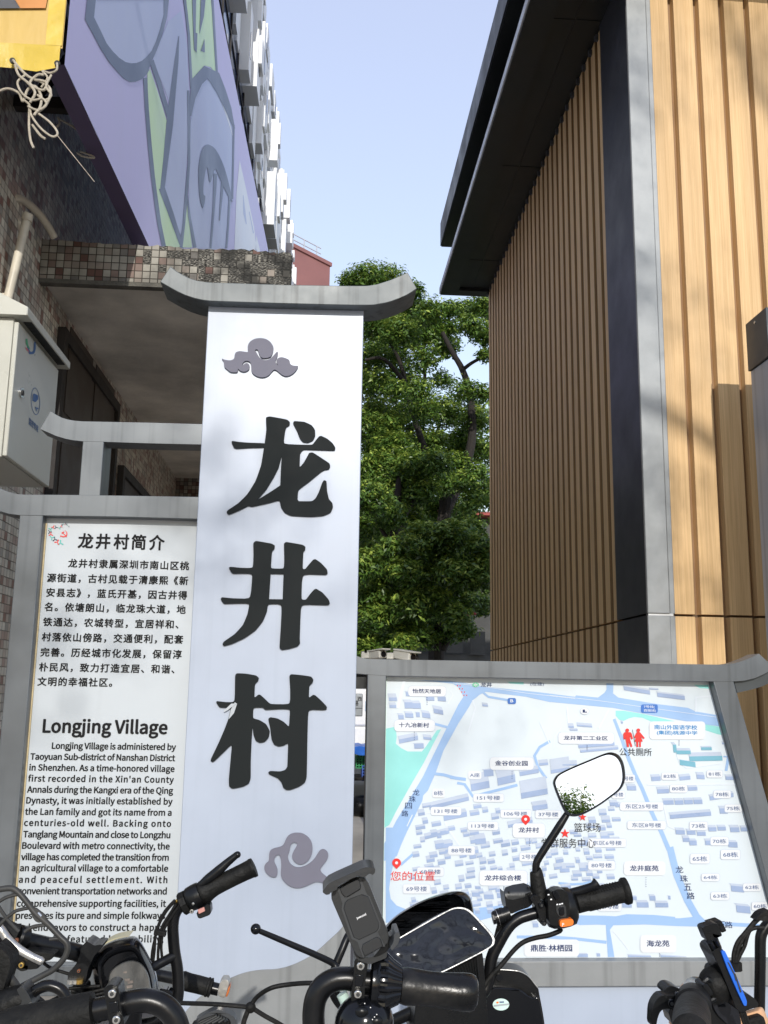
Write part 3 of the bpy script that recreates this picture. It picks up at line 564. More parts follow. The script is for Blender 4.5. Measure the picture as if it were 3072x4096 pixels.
# ---------------------------------------------------------------- white relief facade beyond the hoarding
FA = Vector((-1.0, 15.7, 0)); FBv = Vector((-.863, 24.3, 0)); fd = (FBv - FA).normalized(); fn = Vector((fd.y, -fd.x, 0))
FB = thing('white_facade_building', 'tall white building with blocky relief panels and blue glass strips behind the purple hoarding', 'building', tuple(FA))
zf = 12.9
def fbox(m, t0, t1, z0, z1, o0, o1):
    v = []
    for z in (z0, z1):
        for (t, o) in ((t0, o0), (t1, o0), (t1, o1), (t0, o1)): v.append(FA + fd * t + fn * o + Vector((0, 0, z)))
    m.add(v, [(0,3,2,1),(4,5,6,7),(0,1,5,4),(1,2,6,5),(2,3,7,6),(3,0,4,7)])
m = MB(); fbox(m, 1.0, 10.5, 0, zf - .3, -6, -.32); fbox(m, -7.5, 1.0, 7.85, zf - .3, -6, -.32); m.build('wall', M['fac_base'], FB, smooth=0)
for z0, z1 in ((9.05, 10.1), (12.2, 12.5)):
    m = MB(); fbox(m, -7.5, 10.4, z0, z1, -.32, -.29); wnd = m.build('window', M['fac_glass'], FB, smooth=0)
    m = MB()
    for t in np.arange(-7.2, 10.4, .8): fbox(m, t, t + .04, z0, z1, -.289, -.27)
    for zz in (z0 + (z1 - z0) * .3, z0 + (z1 - z0) * .62): fbox(m, -7.5, 10.4, zz, zz + .025, -.289, -.275)
    m.build('mullion', M['steel'], wnd, smooth=0)
rr = random.Random(11); cnt = 0
for row, (za, zb) in enumerate(((7.95, 9.0), (9.95, 11.1), (11.15, 12.3), (12.35, 13.0))):
    t = -6.0
    while t < 10.2:
        ln = rr.uniform(.2, .72); o = rr.choice((-.27, -.25, -.22)) if row < 1 else rr.choice((-.27, -.24, -.2, -.15, -.08)); z0 = za + rr.uniform(-.15, .2); z1 = zb - rr.uniform(0, .2) + (.15 * rr.random() if row == 3 else 0)
        m = MB(); fbox(m, t, t + ln, z0, z1, -.30, o)
        if rr.random() < .6 and row > 0:
            k = rr.uniform(.2, .5); fbox(m, t + ln * .15, t + ln * .8, z0 + (z1 - z0) * k, z1 - .05, o + .001, o + rr.uniform(.02, .06))
        pp = m.build('relief_panel', M['fac_white'], FB, smooth=0)
        if rr.random() < .75:
            m = MB(); a = t + ln * rr.uniform(.2, .5); zz = z0 + (z1 - z0) * rr.uniform(.2, .4); fbox(m, a, a + ln * .28, zz, zz + (z1 - z0) * .35, o + .0005, o + .006); m.build('slot', M['fac_glass'], pp, smooth=0)
        t += ln + rr.uniform(.03, .22); cnt += 1

# ---------------------------------------------------------------- pink building far behind
PA = at(1140, 972, 26.0); PBq = at(1320, 1066, 27.4); zp = (PA.z + PBq.z) / 2
PK = thing('pink_building', 'plain dusky pink building with a pale roof railing far behind the grey cap', 'building', (PA.x, PA.y, 0))
pd = Vector((PBq.x - PA.x, PBq.y - PA.y, 0)); pl = pd.length; pd.normalize(); pnn = Vector((pd.y, -pd.x, 0)); back = -pnn
base = Vector((PBq.x, PBq.y, 0))
def pbox(m, t0, t1, z0, z1, d0, d1):
    v = []
    for z in (z0, z1):
        for (t, d) in ((t0, d0), (t1, d0), (t1, d1), (t0, d1)): v.append(base + pd * t + back * d + Vector((0, 0, z)))
    m.add(v, [(0,3,2,1),(4,5,6,7),(0,1,5,4),(1,2,6,5),(2,3,7,6),(3,0,4,7)])
m = MB(); pbox(m, -6, 0, 0, PBq.z, 0, 5); m.build('wall', M['pink'], PK, smooth=0)
m = MB(); pbox(m, -6, .04, PBq.z + .002, PBq.z + .12, -.05, 5); m.build('parapet', M['pink'], PK, smooth=0)
m = MB()
for h in (.32, .5): pbox(m, -6, -.3, PBq.z + h, PBq.z + h + .025, .1, .125)
for t in np.arange(-6, -.2, .55): pbox(m, t, t + .03, PBq.z + .12, PBq.z + .5, .1, .125)
m.build('railing', M['rail'], PK, smooth=0)

# ---------------------------------------------------------------- trees
def leaves(name, clumps, n_per, parent, size=(.030, .056), seed=1):
    r = np.random.default_rng(seed); V = []; T = []
    for (c, rad, dens) in clumps:
        k = int(n_per * dens * max(.2, rad) ** 2.0)
        d = r.normal(size=(k, 3)); d /= np.linalg.norm(d, axis=1)[:, None]
        lump = 1 + .24 * np.sin(d[:, 0] * 5 + c[0] * 9) * np.sin(d[:, 2] * 6 + c[2] * 7) + .12 * r.normal(size=k)
        rr_ = (r.random(k) ** .42) * lump
        p = np.array(c) + d * rr_[:, None] * rad * np.array([1, 1, .78])
        nrm = d * .6 + np.array([0, -.08, .95]) + r.normal(size=(k, 3)) * .5; nrm /= np.linalg.norm(nrm, axis=1)[:, None]
        a = np.cross(nrm, r.normal(size=(k, 3))); a /= np.linalg.norm(a, axis=1)[:, None]; b = np.cross(nrm, a)
        s = r.uniform(size[0], size[1], k)[:, None]
        tip = a * s * 1.0 - np.array([0, 0, .3]) * s
        q = np.stack([p - a * s, p + b * s * .38 + nrm * s * .1, p + tip, p - b * s * .38 + nrm * s * .1], 1)
        V.append(q.reshape(-1, 3)); t = np.clip(.50 + .21 * r.normal(size=k) + .28 * d[:, 2] * (rr_ > .75), 0, 1)  # random leaf colour, plus clump tops painted lighter and undersides darker as if lit
        T.append(np.repeat(t, 4))
    V = np.concatenate(V); T = np.concatenate(T); nq = len(V) // 4
    me = bpy.data.meshes.new(name); base = np.array(parent_base(parent)); V = V - base
    me.vertices.add(len(V)); me.vertices.foreach_set('co', V.astype(np.float32).ravel())
    me.loops.add(len(V)); me.loops.foreach_set('vertex_index', np.arange(len(V), dtype=np.int32))
    me.polygons.add(nq); me.polygons.foreach_set('loop_start', np.arange(0, len(V), 4, dtype=np.int32))
    at_ = me.attributes.new('tint_and_light', 'FLOAT', 'POINT'); at_.data.foreach_set('value', T.astype(np.float32))
    me.update(calc_edges=True); me.validate()
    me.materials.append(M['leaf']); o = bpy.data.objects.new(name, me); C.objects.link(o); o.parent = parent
    return o
def limb(m, pts, r0, r1):
    P = catmull(pts, 6); m.tube(P, [r0 + (r1 - r0) * i / (len(P) - 1) for i in range(len(P))], 10)
def tree(label, clumps, limbs, loc, n_per, seed, size=(.030, .056), group=None):
    t = thing('ficus_tree', label, 'tree', loc, 'ficus trees beyond the signs' if loc[1] > 0 else 'street trees behind the viewer')
    m = MB()
    for pts, r0, r1 in limbs: limb(m, AT(pts) if len(pts[0]) == 3 and pts[0][0] > 20 else pts, r0, r1)
    m.build('trunk', M['bark'], t)
    leaves('crown', clumps, n_per, t, size, seed)
    return t
def cl(lst, Y, depth=1.2, seed=3):
    q = random.Random(seed); out = []
    for a in lst:
        y = Y + q.uniform(-depth, depth); c = at(a[0], a[1], y); out.append((tuple(c), a[2] * y / F * 1.08, a[3] if len(a) > 3 else 1.0))
    return out
hi = [(1460, 1110, 75), (1400, 1125, 50), (1540, 1120, 80), (1590, 1165, 70), (1650, 1160, 50), (1640, 1240, 80), (1720, 1250, 70), (1790, 1235, 45), (1850, 1240, 55), (1925, 1225, 60), (2000, 1230, 90), (2100, 1250, 110),
      (1520, 1290, 90), (1600, 1330, 80), (1700, 1330, 85), (1790, 1310, 60), (1880, 1300, 55), (1935, 1335, 60), (2050, 1380, 110), (1500, 1420, 75, .8), (1580, 1420, 60, .6), (1700, 1430, 70, .7), (1790, 1385, 55), (1935, 1420, 35, .5),
      (1500, 1530, 70, .6), (1590, 1560, 60, .55), (1680, 1560, 60, .6), (1770, 1520, 50, .7), (1860, 1560, 60, .7), (1930, 1570, 50, .7), (1500, 1640, 70, .55), (1600, 1660, 60, .5), (1700, 1640, 70, .7), (1800, 1660, 70, .8), (1900, 1680, 70, .9),
      (1500, 1770, 80, .9), (1570, 1790, 90), (1660, 1790, 80), (1740, 1770, 60), (1830, 1780, 70, .8), (1920, 1800, 60, .8), (1300, 1400, 120), (1250, 1600, 130), (1200, 1250, 110), (1920, 1890, 50, .8), (1860, 1930, 60, .7), (1930, 1960, 60, .8), (1800, 2000, 70, .7), (1880, 2040, 60, .5), (1740, 2040, 70), (1450, 1700, 80, .8), (1560, 1700, 70, .8), (1860, 1740, 55), (1830, 1850, 60), (1780, 1930, 70), (1720, 1900, 70), (1840, 2060, 60), (1900, 2000, 55)]
lo = [(1450, 1880, 80), (1550, 1880, 110), (1660, 1870, 90), (1740, 1850, 70), (1480, 1990, 90), (1600, 1990, 90), (1690, 1960, 70), (1460, 2100, 80), (1560, 2060, 70), (1650, 2070, 60, .8)]
bush = [(1700, 2150, 80, 1.2), (1800, 2140, 80, 1.2), (1880, 2120, 60, 1.1), (1930, 2190, 70), (1860, 2230, 80), (1770, 2220, 70), (1450, 2260, 80), (1530, 2290, 80), (1620, 2290, 70), (1720, 2310, 80), (1820, 2300, 80), (1920, 2300, 80), (1480, 2390, 90), (1580, 2380, 80), (1640, 2420, 80), (1740, 2410, 80), (1840, 2400, 70), (1920, 2420, 60, .7),
        (1560, 2490, 70, .8), (1640, 2510, 70, .9), (1720, 2480, 60, .8), (1830, 2470, 60, .8), (1440, 2530, 60), (1460, 2600, 60), (1650, 2200, 70, .8), (1560, 2190, 60, .7), (1500, 2470, 70), (1540, 2560, 70), (1620, 2580, 60, .8), (1700, 2550, 60, .8), (1780, 2530, 60, .7), (1860, 2520, 50, .6), (1470, 2640, 50)]
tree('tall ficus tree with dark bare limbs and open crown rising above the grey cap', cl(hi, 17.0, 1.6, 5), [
    ([(1740, 2760, 17), (1760, 2300, 17), (1790, 2000, 17), (1850, 1900, 17)], .15, .12), ([(1790, 2030, 17), (1850, 1900, 17), (1888, 1750, 16.9), (1880, 1580, 16.9), (1850, 1480, 16.9), (1810, 1410, 16.8), (1770, 1330, 16.8)], .10, .04),
    ([(1850, 1480, 16.9), (1890, 1450, 16.8), (1950, 1420, 16.8)], .04, .025), ([(1880, 1900, 17), (1840, 1920, 17), (1760, 1940, 17), (1650, 1900, 17)], .08, .03), ([(1780, 2030, 17), (1700, 1800, 17.2), (1640, 1620, 17.3), (1600, 1450, 17.4), (1520, 1300, 17)], .08, .025), ([(1640, 1560, 17.3), (1540, 1440, 17), (1460, 1440, 17)], .05, .02), ([(1660, 1640, 17.2), (1700, 1500, 17), (1690, 1380, 17)], .04, .02)],
    at(1740, 2760, 17)[:2] + (0,), 13000, 1)
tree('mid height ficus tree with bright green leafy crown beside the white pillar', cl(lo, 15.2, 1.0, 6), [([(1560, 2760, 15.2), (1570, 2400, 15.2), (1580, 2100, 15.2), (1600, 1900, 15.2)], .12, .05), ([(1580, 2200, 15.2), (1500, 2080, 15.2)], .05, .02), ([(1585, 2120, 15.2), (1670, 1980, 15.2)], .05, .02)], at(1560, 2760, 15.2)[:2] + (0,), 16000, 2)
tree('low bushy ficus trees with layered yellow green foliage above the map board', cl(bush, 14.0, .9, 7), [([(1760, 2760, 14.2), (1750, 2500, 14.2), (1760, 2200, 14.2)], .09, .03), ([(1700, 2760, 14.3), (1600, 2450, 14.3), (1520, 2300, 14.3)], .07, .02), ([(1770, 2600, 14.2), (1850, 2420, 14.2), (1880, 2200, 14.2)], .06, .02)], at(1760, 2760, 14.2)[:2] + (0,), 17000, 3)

bk = [(1400, 1250, 110), (1530, 1340, 120), (1660, 1300, 110), (1780, 1380, 60), (1480, 1500, 120), (1620, 1500, 110), (1520, 1640, 120), (1660, 1640, 110), (1780, 1620, 70), (1900, 1640, 80), (1560, 1780, 120), (1720, 1760, 100), (1900, 1800, 110), (1840, 1900, 90), (1950, 1980, 70), (1650, 1980, 140), (1800, 2120, 140), (1500, 2150, 140), (1650, 2300, 150), (1850, 2350, 130), (1480, 2420, 130)]
tree('dense dark ficus tree standing furthest back, glimpsed between the nearer crowns', cl(bk, 20.5, .8, 8), [([(1660, 2759, 20.5), (1660, 2200, 20.5), (1640, 1700, 20.5)], .2, .08), ([(1650, 1950, 20.5), (1760, 1700, 20.5)], .08, .03)], at(1660, 2759, 20.5)[:2] + (0,), 2600, 4, (.05, .085))

# ---------------------------------------------------------------- old low building and awning behind the trees
OB = thing('low_grey_building', 'low grey building with concrete parapet boards and dark opening behind the trees', 'building', (1.6, 19.0, 0))
za = at(1700, 2620, 19).z; zb2 = at(1700, 2535, 19).z
m = MB(); m.box((-1.0, 19.3, 0), (5.5, 22, 3.4)); m.build('wall', M['old_wall'], OB, smooth=0)
m = MB(); m.box((-1.0, 18.5, za - .12), (5.5, 19.3, za)); m.build('canopy', M['old_wall'], OB, smooth=0)
for i, (a, b) in enumerate(((1690, 1775), (1785, 1850), (1880, 1940))):
    m = MB(); p, q = at(a, 2600, 18.45), at(b, 2600, 18.45); m.box((p.x, 18.42, za + .06 - .03 * i), (q.x, 18.46, zb2 + .03)); m.build('parapet_board', M['old_wall'], OB, smooth=0)
m = MB(); m.box((-1.0, 19.28, 0), (5.5, 19.299, za - .13)); m.build('dark_opening', M['dark'], OB, smooth=0)
RB = thing('red_roofed_building', 'red roofed grey building partly seen through the trees beside the wood wall', 'building', (2.5, 23, 0))
zr = at(1850, 2070, 23).z
m = MB(); m.box((-2.5, 23, 0), (6, 27, zr)); m.build('wall', M['old_wall'], RB, smooth=0)
m = MB(); m.prism([(-2.5, 22.6, zr), (-2.5, 22.6, zr + .06), (-2.5, 25, zr + .55), (-2.5, 27.2, zr + .06), (-2.5, 27.2, zr)], (9, 0, 0)); m.build('roof', M['red_roof'], RB, smooth=0)
for x, y, s in ((1865, 2465, 26), (1895, 2455, 20), (1850, 2470, 14), (1765, 2470, 12)):
    m = MB(); p = at(x, y, 13.6); m.ball(p, s * 13.6 / F * .55, 1, .7, .5, 8, 5); o = m.build('red_flower_cluster', M['red_roof'], None, origin=p)
    tag(o, 'small red flowers hanging among the lower leaves near the wood wall', 'flowers', 'red flowers in the low trees')

# ---------------------------------------------------------------- things seen through the gap between pillar and map board
VN = thing('parked_van', 'white boxy van parked in the shade, seen between pillar and map board', 'van', (.55, 13.5, 0))
v0, v1 = at(1440, 2755, 13.0), at(1440, 2905, 13.0)
m = MB(); m.box((-.4, 13.0, v1.z), (1.5, 16, v0.z)); m.box((-.36, 13.02, .35), (1.46, 16, v1.z - .002)); m.build('body', M['van'], VN, bevel=.03)
m = MB(); m.box((.62, 12.985, v1.z + .2), (.8, 12.999, v1.z + .33)); m.build('blue_stripe', M['map_blue'], VN, smooth=0)
for x in (-.1, 1.2):
    m = MB(); m.cyl((x - .1, 13.5, .35), (x + .1, 13.5, .35), .35, seg=24); m.build('wheel', M['rubber'], VN)
SP = thing('street_sign', 'grey vertical street name plate on a post beside the white pillar', 'sign', at(1432, 2820, 9.0)[:2] + (0,))
a, b = at(1412, 2774, 9.0), at(1450, 2866, 9.0)
m = MB(); m.box((a.x, 9.0, b.z), (b.x, 9.02, a.z)); pl_ = m.build('plate', M['plate'], SP, bevel=.012)
m = MB(); put_text(m, '西', at(1439, 2796, 8.997), (.045, 0, 0), (0, 0, .045), .02, mode='center'); put_text(m, '路', at(1424, 2812, 8.997), (.05, 0, 0), (0, 0, .05), .02, mode='center')
zl = at(1430, 2834, 9).z; m.box((a.x, 8.996, zl), (b.x, 8.998, zl + .004)); m.build('lettering', M['black'], pl_, smooth=0)
m = MB(); m.cyl((a.x - .02, 9.03, 0), (a.x - .02, 9.03, a.z + .1), .025); m.build('post', M['plate'], SP)
TS = thing('market_stall', 'dark stall under a crumpled blue tarpaulin in the gap beside the map board', 'stall', (.5, 12.6, 0))
t0 = at(1440, 2972, 12.4); t1 = at(1440, 3008, 12.4)
m = MB(); vs = []; fs = []
for i in range(13):
    for k in range(7): vs.append((.2 + i * .08, 12.2 + k * .12, t0.z - .03 + random.uniform(-.02, .02) - .10 * (k == 0)))
for i in range(12):
    for k in range(6): fs.append((i*7+k, (i+1)*7+k, (i+1)*7+k+1, i*7+k+1))
m.add(vs, fs); m.build('tarpaulin', M['tarp'], TS, smooth=30)
m = MB()
for x in (.22, 1.1):
    for y in (12.3, 12.85): m.cyl((x, y, 0), (x, y, t0.z - .06), .02)
m.box((.2, 12.4, .38), (1.15, 12.9, .42)); m.build('frame', M['steel'], TS)
def crate(name, x0, x1, y0, y1, Y, mt, label):
    a, b = at(x0, y0, Y), at(x1, y1, Y); t = thing(name, label, 'crate', (a.x, Y, b.z), 'crates at the stall'); m = MB()
    zs_ = np.linspace(b.z, a.z, 6)
    for z in zs_: m.box((a.x, Y, z), (b.x + .15, Y + .3, z + .012))
    for x in np.linspace(a.x, b.x + .13, 6): m.box((x, Y - .002, b.z + .0125), (x + .012, Y + .302, a.z))
    m.build('body', mt, t, smooth=0); return t
crate('plastic_crate', 1424, 1438, 3024, 3074, 12.5, M['crate_g'], 'green plastic crate at the stall, left of the blue crate')
crate('plastic_crate', 1448, 1466, 3066, 3125, 12.45, M['crate_b'], 'blue plastic crate at the stall, right of the green crate')
bg = thing('rubbish_bag', 'black bag slumped on the ground below the market stall', 'bag', at(1440, 3245, 12.0)[:2] + (0,))
m = MB(); p = at(1448, 3225, 12.0); m.ball((p.x, 12.0, .12), .17, 1.2, .9, .75, 14, 8); m.ball((p.x + .12, 12.1, .25), .09, 1, 1, 1, 10, 6); m.build('body', M['plastic'], bg)

# surveillance cameras on a cross arm behind the map board
CA = thing('camera_mast', 'grey mast with a cross arm carrying cameras behind the map board', 'mast', at(1560, 2650, 9)[:2] + (0,))
zc_ = at(1560, 2642, 9).z; pm = at(1560, 2650, 9)
m = MB(); m.cyl((pm.x, 9.05, 0), (pm.x, 9.05, zc_), .04); m.tube([(at(1440, 2640, 9).x, 9.05, zc_ - .01), (at(1665, 2640, 9).x, 9.05, zc_ - .01)], .022); m.build('post', M['plate'], CA)
kc = K(1380, 2550, 320)
def cctv(label, a, b, r, Yv):
    t = thing('surveillance_camera', label, 'camera', at(*kc([a])[0], Yv), 'surveillance cameras on the mast'); A_, B_ = at(*kc([a])[0], Yv + .1), at(*kc([b])[0], Yv - .05); d = (B_ - A_).normalized(); s = d.cross(Vector((0, 0, 1))).normalized(); u = s.cross(d)
    m = MB(); c = (A_ + B_) / 2; h = (B_ - A_).length / 2; m.obox(c, d * h, s * r, u * r * .8); m.build('housing', M['cctv'], t, bevel=.012)
    m = MB(); m.obox(c + u * (r * .95) + d * .03, d * (h + .02), s * (r * 1.15), u * .006); m.build('hood', M['cctv'], t, smooth=0)
    m = MB(); m.cyl(B_ + d * .002, B_ + d * .012, r * .62); m.build('lens', M['lens'], t)
    m = MB(); m.cyl(c - u * r * .8, Vector((c.x, c.y + .02, zc_)), .014); m.build('bracket', M['cctv'], t)
cctv('cream camera pointing right and down, nearest the white pillar', (540, 385), (790, 345), .045, 8.9)
cctv('cream camera pointing right beside the square floodlight', (1060, 350), (1400, 405), .05, 8.9)
fl = thing('floodlight', 'small square floodlight with pale yellow lens between the two cameras', 'floodlight', at(*kc([(935, 380)])[0], 8.85))
a, b = at(*kc([(862, 312)])[0], 8.85), at(*kc([(1010, 450)])[0], 8.85); m = MB(); m.box((a.x, 8.85, b.z), (b.x, 8.93, a.z)); m.build('housing', M['cctv'], fl, bevel=.008)
m = MB(); m.box((a.x + .03, 8.842, b.z + .03), (b.x - .03, 8.849, a.z - .025)); m.build('lens', M['led'], fl, smooth=0)
gb = thing('finned_box', 'small white finned box on the mast nearest the pillar', 'box', at(*kc([(420, 350)])[0], 8.95))
a, b = at(*kc([(338, 290)])[0], 8.95), at(*kc([(498, 430)])[0], 8.95); m = MB(); m.box((a.x, 8.95, b.z), (b.x, 9.03, a.z)); m.build('housing', M['cctv'], gb, bevel=.006)
m = MB()
for x in np.linspace(a.x + .03, b.x - .03, 7): m.box((x, 8.94, b.z + .08), (x + .009, 8.949, a.z - .01))
m.build('fin', M['old_wall'], gb, smooth=0)

# ---------------------------------------------------------------- grey pylon at the right edge
YP = 4.62
a = at(3062, 1228, YP); xr = a.x; PYL = thing('sign_pylon', 'tall blue grey sign pylon with a dark cap at the right edge', 'sign', (xr + .3, YP, 0))
zc = at(3066, 1425, YP).z
m = MB(); m.prism([(xr, YP, 0), (xr + .05, YP, zc), (xr + .05, YP + .235, zc - .0), (xr, YP + .235, 0)], (.8, 0, 0)) if False else m.box((xr + .01, YP + .004, 0), (xr + .8, YP + .235, zc - .002)); m.build('body', M['pylon'], PYL, bevel=.004)
m = MB(); m.box((xr, YP, zc), (xr + .82, YP + .245, a.z)); m.build('cap', M['pylon_cap'], PYL, bevel=.004)
m = MB(); p = on_x(3020, 1290, xr); m.cyl(p - Vector((.004, 0, 0)), p + Vector((.002, 0, 0)), .008); m.build('rivet', M['bolt'], PYL)

# ================================================================ utility cabinet on the tiled wall
XC = at(42, 1900, 4.2).x; ka = K(0, 1000, 1000)
CB = thing('utility_cabinet', 'light grey wall cabinet with pitched lid, camera symbol and blue lettering', 'cabinet', (XC, 4.2, 2.4))
p_lo = on_x(*ka([(45, 1372)])[0], XC); p_hi = on_x(*ka([(105, 452)])[0], XC); q_hi = on_x(*ka([(395, 778)])[0], XC); q_lo = on_x(*ka([(318, 1585)])[0], XC)
y0c, y1c, z0c, z1c = p_lo.y, (q_hi.y + q_lo.y) / 2, p_lo.z, p_hi.z
m = MB(); m.box((XL + .001, y0c + .002, z0c), (XC - .024, y1c, z1c + .02)); m.build('body', M['cabinet'], CB, bevel=.004)
m = MB(); m.box((XC - .021, y0c - .002, z0c + .004), (XC, y1c + .002, z1c)); door = m.build('door', M['cabinet'], CB, bevel=.004)
zz = z1c + .03
lid = [(XL + .001, z1c + .021), (XC + .045, z1c + .021), (XC + .045, z1c + .06), (XL + .24, z1c + .16), (XL + .001, z1c + .16)]
m = MB(); m.prism([(x, y0c - .035, z) for x, z in lid], (0, y1c - y0c + .08, 0)); m.build('lid', M['cabinet'], CB, bevel=.004)
m = MB()
for y in np.arange(y0c + .05, y1c - .03, .018): m.box((XC + .003, y, z1c + .016), (XC + .041, y + .009, z1c + .0205))
m.build('vent_slots', M['dark'], CB, smooth=0)
m = MB()
for i in range(6): m.box((XC - .30, y0c + .08 + i * .03, z0c - .001), (XC - .2, y0c + .09 + i * .03, z0c + .001))
m.build('bottom_vent', M['dark'], CB, smooth=0)
m = MB(); p = on_x(*ka([(138, 948)])[0], XC); m.cyl(p - Vector((.002, 0, 0)), p + Vector((.008, 0, 0)), .024, seg=20); lk = m.build('lock', M['chrome'], CB)
m = MB(); m.cyl(p + Vector((.008, 0, 0)), p + Vector((.012, 0, 0)), .013, seg=16); m.build('key_slot', M['dark'], lk)
XO = XC + .0015
OX = lambda pts, o=0.0: [on_x(x, y, XO + o) for x, y in ka(pts)]
m = MB(); m.flat(OX(sm2([(178, 618), (200, 672), (222, 665), (226, 618), (236, 610), (238, 650), (228, 685), (205, 692), (190, 682)], 4))); m.build('blue_mark', M['cab_blue'], door, smooth=0)
m = MB(); m.flat(OX([(170, 590), (182, 588), (188, 630), (202, 660), (186, 648), (172, 620)], .0004)); m.build('green_mark', M['cab_green'], door, smooth=0)
m = MB(); m.flat(OX([(165, 645), (180, 650), (196, 680), (178, 665)], .0008)); m.build('red_mark', M['cab_red'], door, smooth=0)
def ring_pts(cx, cy, rx, ry, n=28, s=0): return [(cx + rx * math.cos(2*math.pi*i/n), cy + ry * math.sin(2*math.pi*i/n) + s * math.cos(2*math.pi*i/n)) for i in range(n)]
m = MB(); m.flat(OX(ring_pts(236, 1004, 30, 90, s=14)), [OX(ring_pts(236, 1004, 27, 85, s=13))])
m.flat(OX([(218, 960), (226, 952), (254, 965), (254, 990), (236, 1010), (216, 1000)], .0004)); m.flat(OX([(232, 1040), (256, 1048), (256, 1056), (246, 1054), (246, 1075), (238, 1060)], .0004)); m.build('camera_symbol', M['cab_blue'], door, smooth=0)
m = MB(); pa, pb = OX([(190, 1150), (255, 1195)]); uy = Vector((0, 1, 0)); hh = (OX([(190, 1105)])[0].z - OX([(190, 1155)])[0].z)
L = (pb.y - pa.y); put_text(m, '监控专用', (XO, pa.y, pa.z), (0, L / 4.0, 0), (0, 0, hh * 1.05), .025); m.build('lettering', M['cab_blue'], door, smooth=0)

# ================================================================ white pillar sign
YT = 3.56
S1 = thing('pillar_sign', 'tall white village pillar sign with big black characters under a grey upturned cap', 'sign', (0, YT, 0))
xl = (at(844, 1225, YT).x + at(696, 3609, YT).x) / 2; xr_ = (at(1459, 1239, YT).x + at(1407, 3350, YT).x) / 2
print('totem x', at(844, 1225, YT).x, at(696, 3609, YT).x, '|', at(1459, 1239, YT).x, at(1407, 3350, YT).x)
ztop = at(1150, 1230, YT).z
m = MB(); m.box((xl, YT, 0), (xr_, YT + .10, ztop + .03)); pillar = m.build('pillar', M['white'], S1, bevel=.003)
k1 = K(600, 1000, 900); k2 = K(1300, 900, 800)
capo = k1([(150, 118), (195, 155), (250, 186), (300, 210), (350, 226), (400, 234), (450, 238), (1000, 256)]) + k2([(0, 500), (150, 503), (300, 503), (360, 502), (420, 493), (480, 475), (540, 455), (600, 430), (645, 410), (685, 390), (762, 526), (720, 556), (680, 580), (620, 608), (560, 630), (490, 649), (430, 660), (340, 665), (250, 665), (0, 660)]) + k1([(900, 392), (450, 377), (390, 370), (330, 357), (260, 334), (200, 306), (140, 273), (74, 235)])
m = MB(); m.prism(AT(capo, 3.505), (0, .17, 0)); m.build('cap', M['cap'], S1, smooth=20, bevel=.003)
def emblem(name, pts, mt, th=.008, n=3, smooth=True, parent=None):
    o = sm2(pts, n) if smooth else pts
    m = MB(); m.prism(AT(o, YT - .001 - th), (0, th, 0)); return m.build(name, mt, parent or S1, smooth=30)
kc1 = K(840, 1300, 400)
cl1 = [(188, 550), (240, 575), (330, 588), (385, 572), (405, 545), (408, 490), (430, 448), (490, 430), (560, 440), (640, 452), (622, 390), (632, 320), (670, 265), (750, 222), (840, 214), (930, 228), (1005, 280), (1055, 360), (1050, 430), (1020, 515), (960, 545), (880, 548), (840, 530), (815, 480), (795, 410), (770, 400), (742, 415), (770, 455), (800, 510), (830, 550), (880, 578), (940, 582), (1000, 560), (1060, 500), (1115, 432), (1130, 460), (1118, 520), (1085, 590), (1098, 645), (1138, 678), (1100, 625), (1105, 570), (1150, 535), (1210, 532), (1320, 575), (1326, 640), (1360, 668), (1410, 676), (1470, 674), (1440, 740), (1385, 800), (1320, 840), (1250, 850), (1190, 825), (1130, 770), (1090, 742), (1060, 738), (1025, 775), (980, 830), (920, 862), (850, 870), (770, 848), (710, 805), (684, 760), (682, 640), (660, 605), (615, 592), (570, 600), (540, 635), (534, 680), (560, 650), (600, 628), (640, 640), (660, 680), (650, 735), (600, 770), (540, 775), (490, 752), (466, 720), (462, 770), (440, 786), (340, 782), (290, 740), (240, 700), (230, 640), (228, 595)]
o = chaikin(kc1(cl1), 2, .22); m = MB(); m.prism(AT(o, YT - .009), (0, .008, 0)); m.build('cloud_emblem', M['cloud'], S1, smooth=30)
kc2 = K(1000, 3260, 420)
cl2 = [(745, 280), (830, 290), (905, 335), (965, 405), (990, 500), (985, 600), (950, 690), (880, 760), (800, 788), (730, 765), (675, 705), (660, 640), (690, 570), (735, 500), (748, 455), (710, 432), (660, 445), (638, 500), (625, 580), (598, 640), (605, 720), (650, 790), (720, 828), (800, 830), (880, 805), (970, 745), (1030, 680), (1075, 600), (1120, 545), (1175, 540), (1225, 580), (1242, 640), (1220, 710), (1160, 785), (1112, 850), (1118, 900), (1165, 945), (1230, 995), (1290, 1070), (1330, 1150), (1270, 1130), (1190, 1090), (1110, 1062), (1050, 1055), (980, 1080), (880, 1130), (780, 1158), (690, 1152), (600, 1110), (530, 1045), (488, 970), (485, 900), (494, 800), (488, 700), (470, 640), (448, 625), (410, 645), (385, 690), (382, 745), (410, 800), (435, 860), (436, 930), (415, 985), (350, 988), (280, 945), (230, 880), (222, 815), (250, 765), (290, 740), (300, 690), (302, 610), (320, 560), (370, 530), (450, 512), (515, 490), (545, 440), (570, 375), (610, 320), (670, 290)]
o = chaikin(kc2(cl2), 2, .25); m = MB(); m.prism(AT(o, YT - .009), (0, .008, 0)); m.build('cloud_emblem', M['cloud'], S1, smooth=30)
def glyph(name, polys, k):
    m = MB()
    for i, (outer, holes) in enumerate(polys):
        m.prism(AT(chaikin(k(outer), 2, .12), YT - .0075), (0, .0065, 0), [AT(k(h), YT - .0075) for h in holes])
    return m.build(name, M['charcoal'], S1, smooth=25)
kg = K(820, 1620, 600)
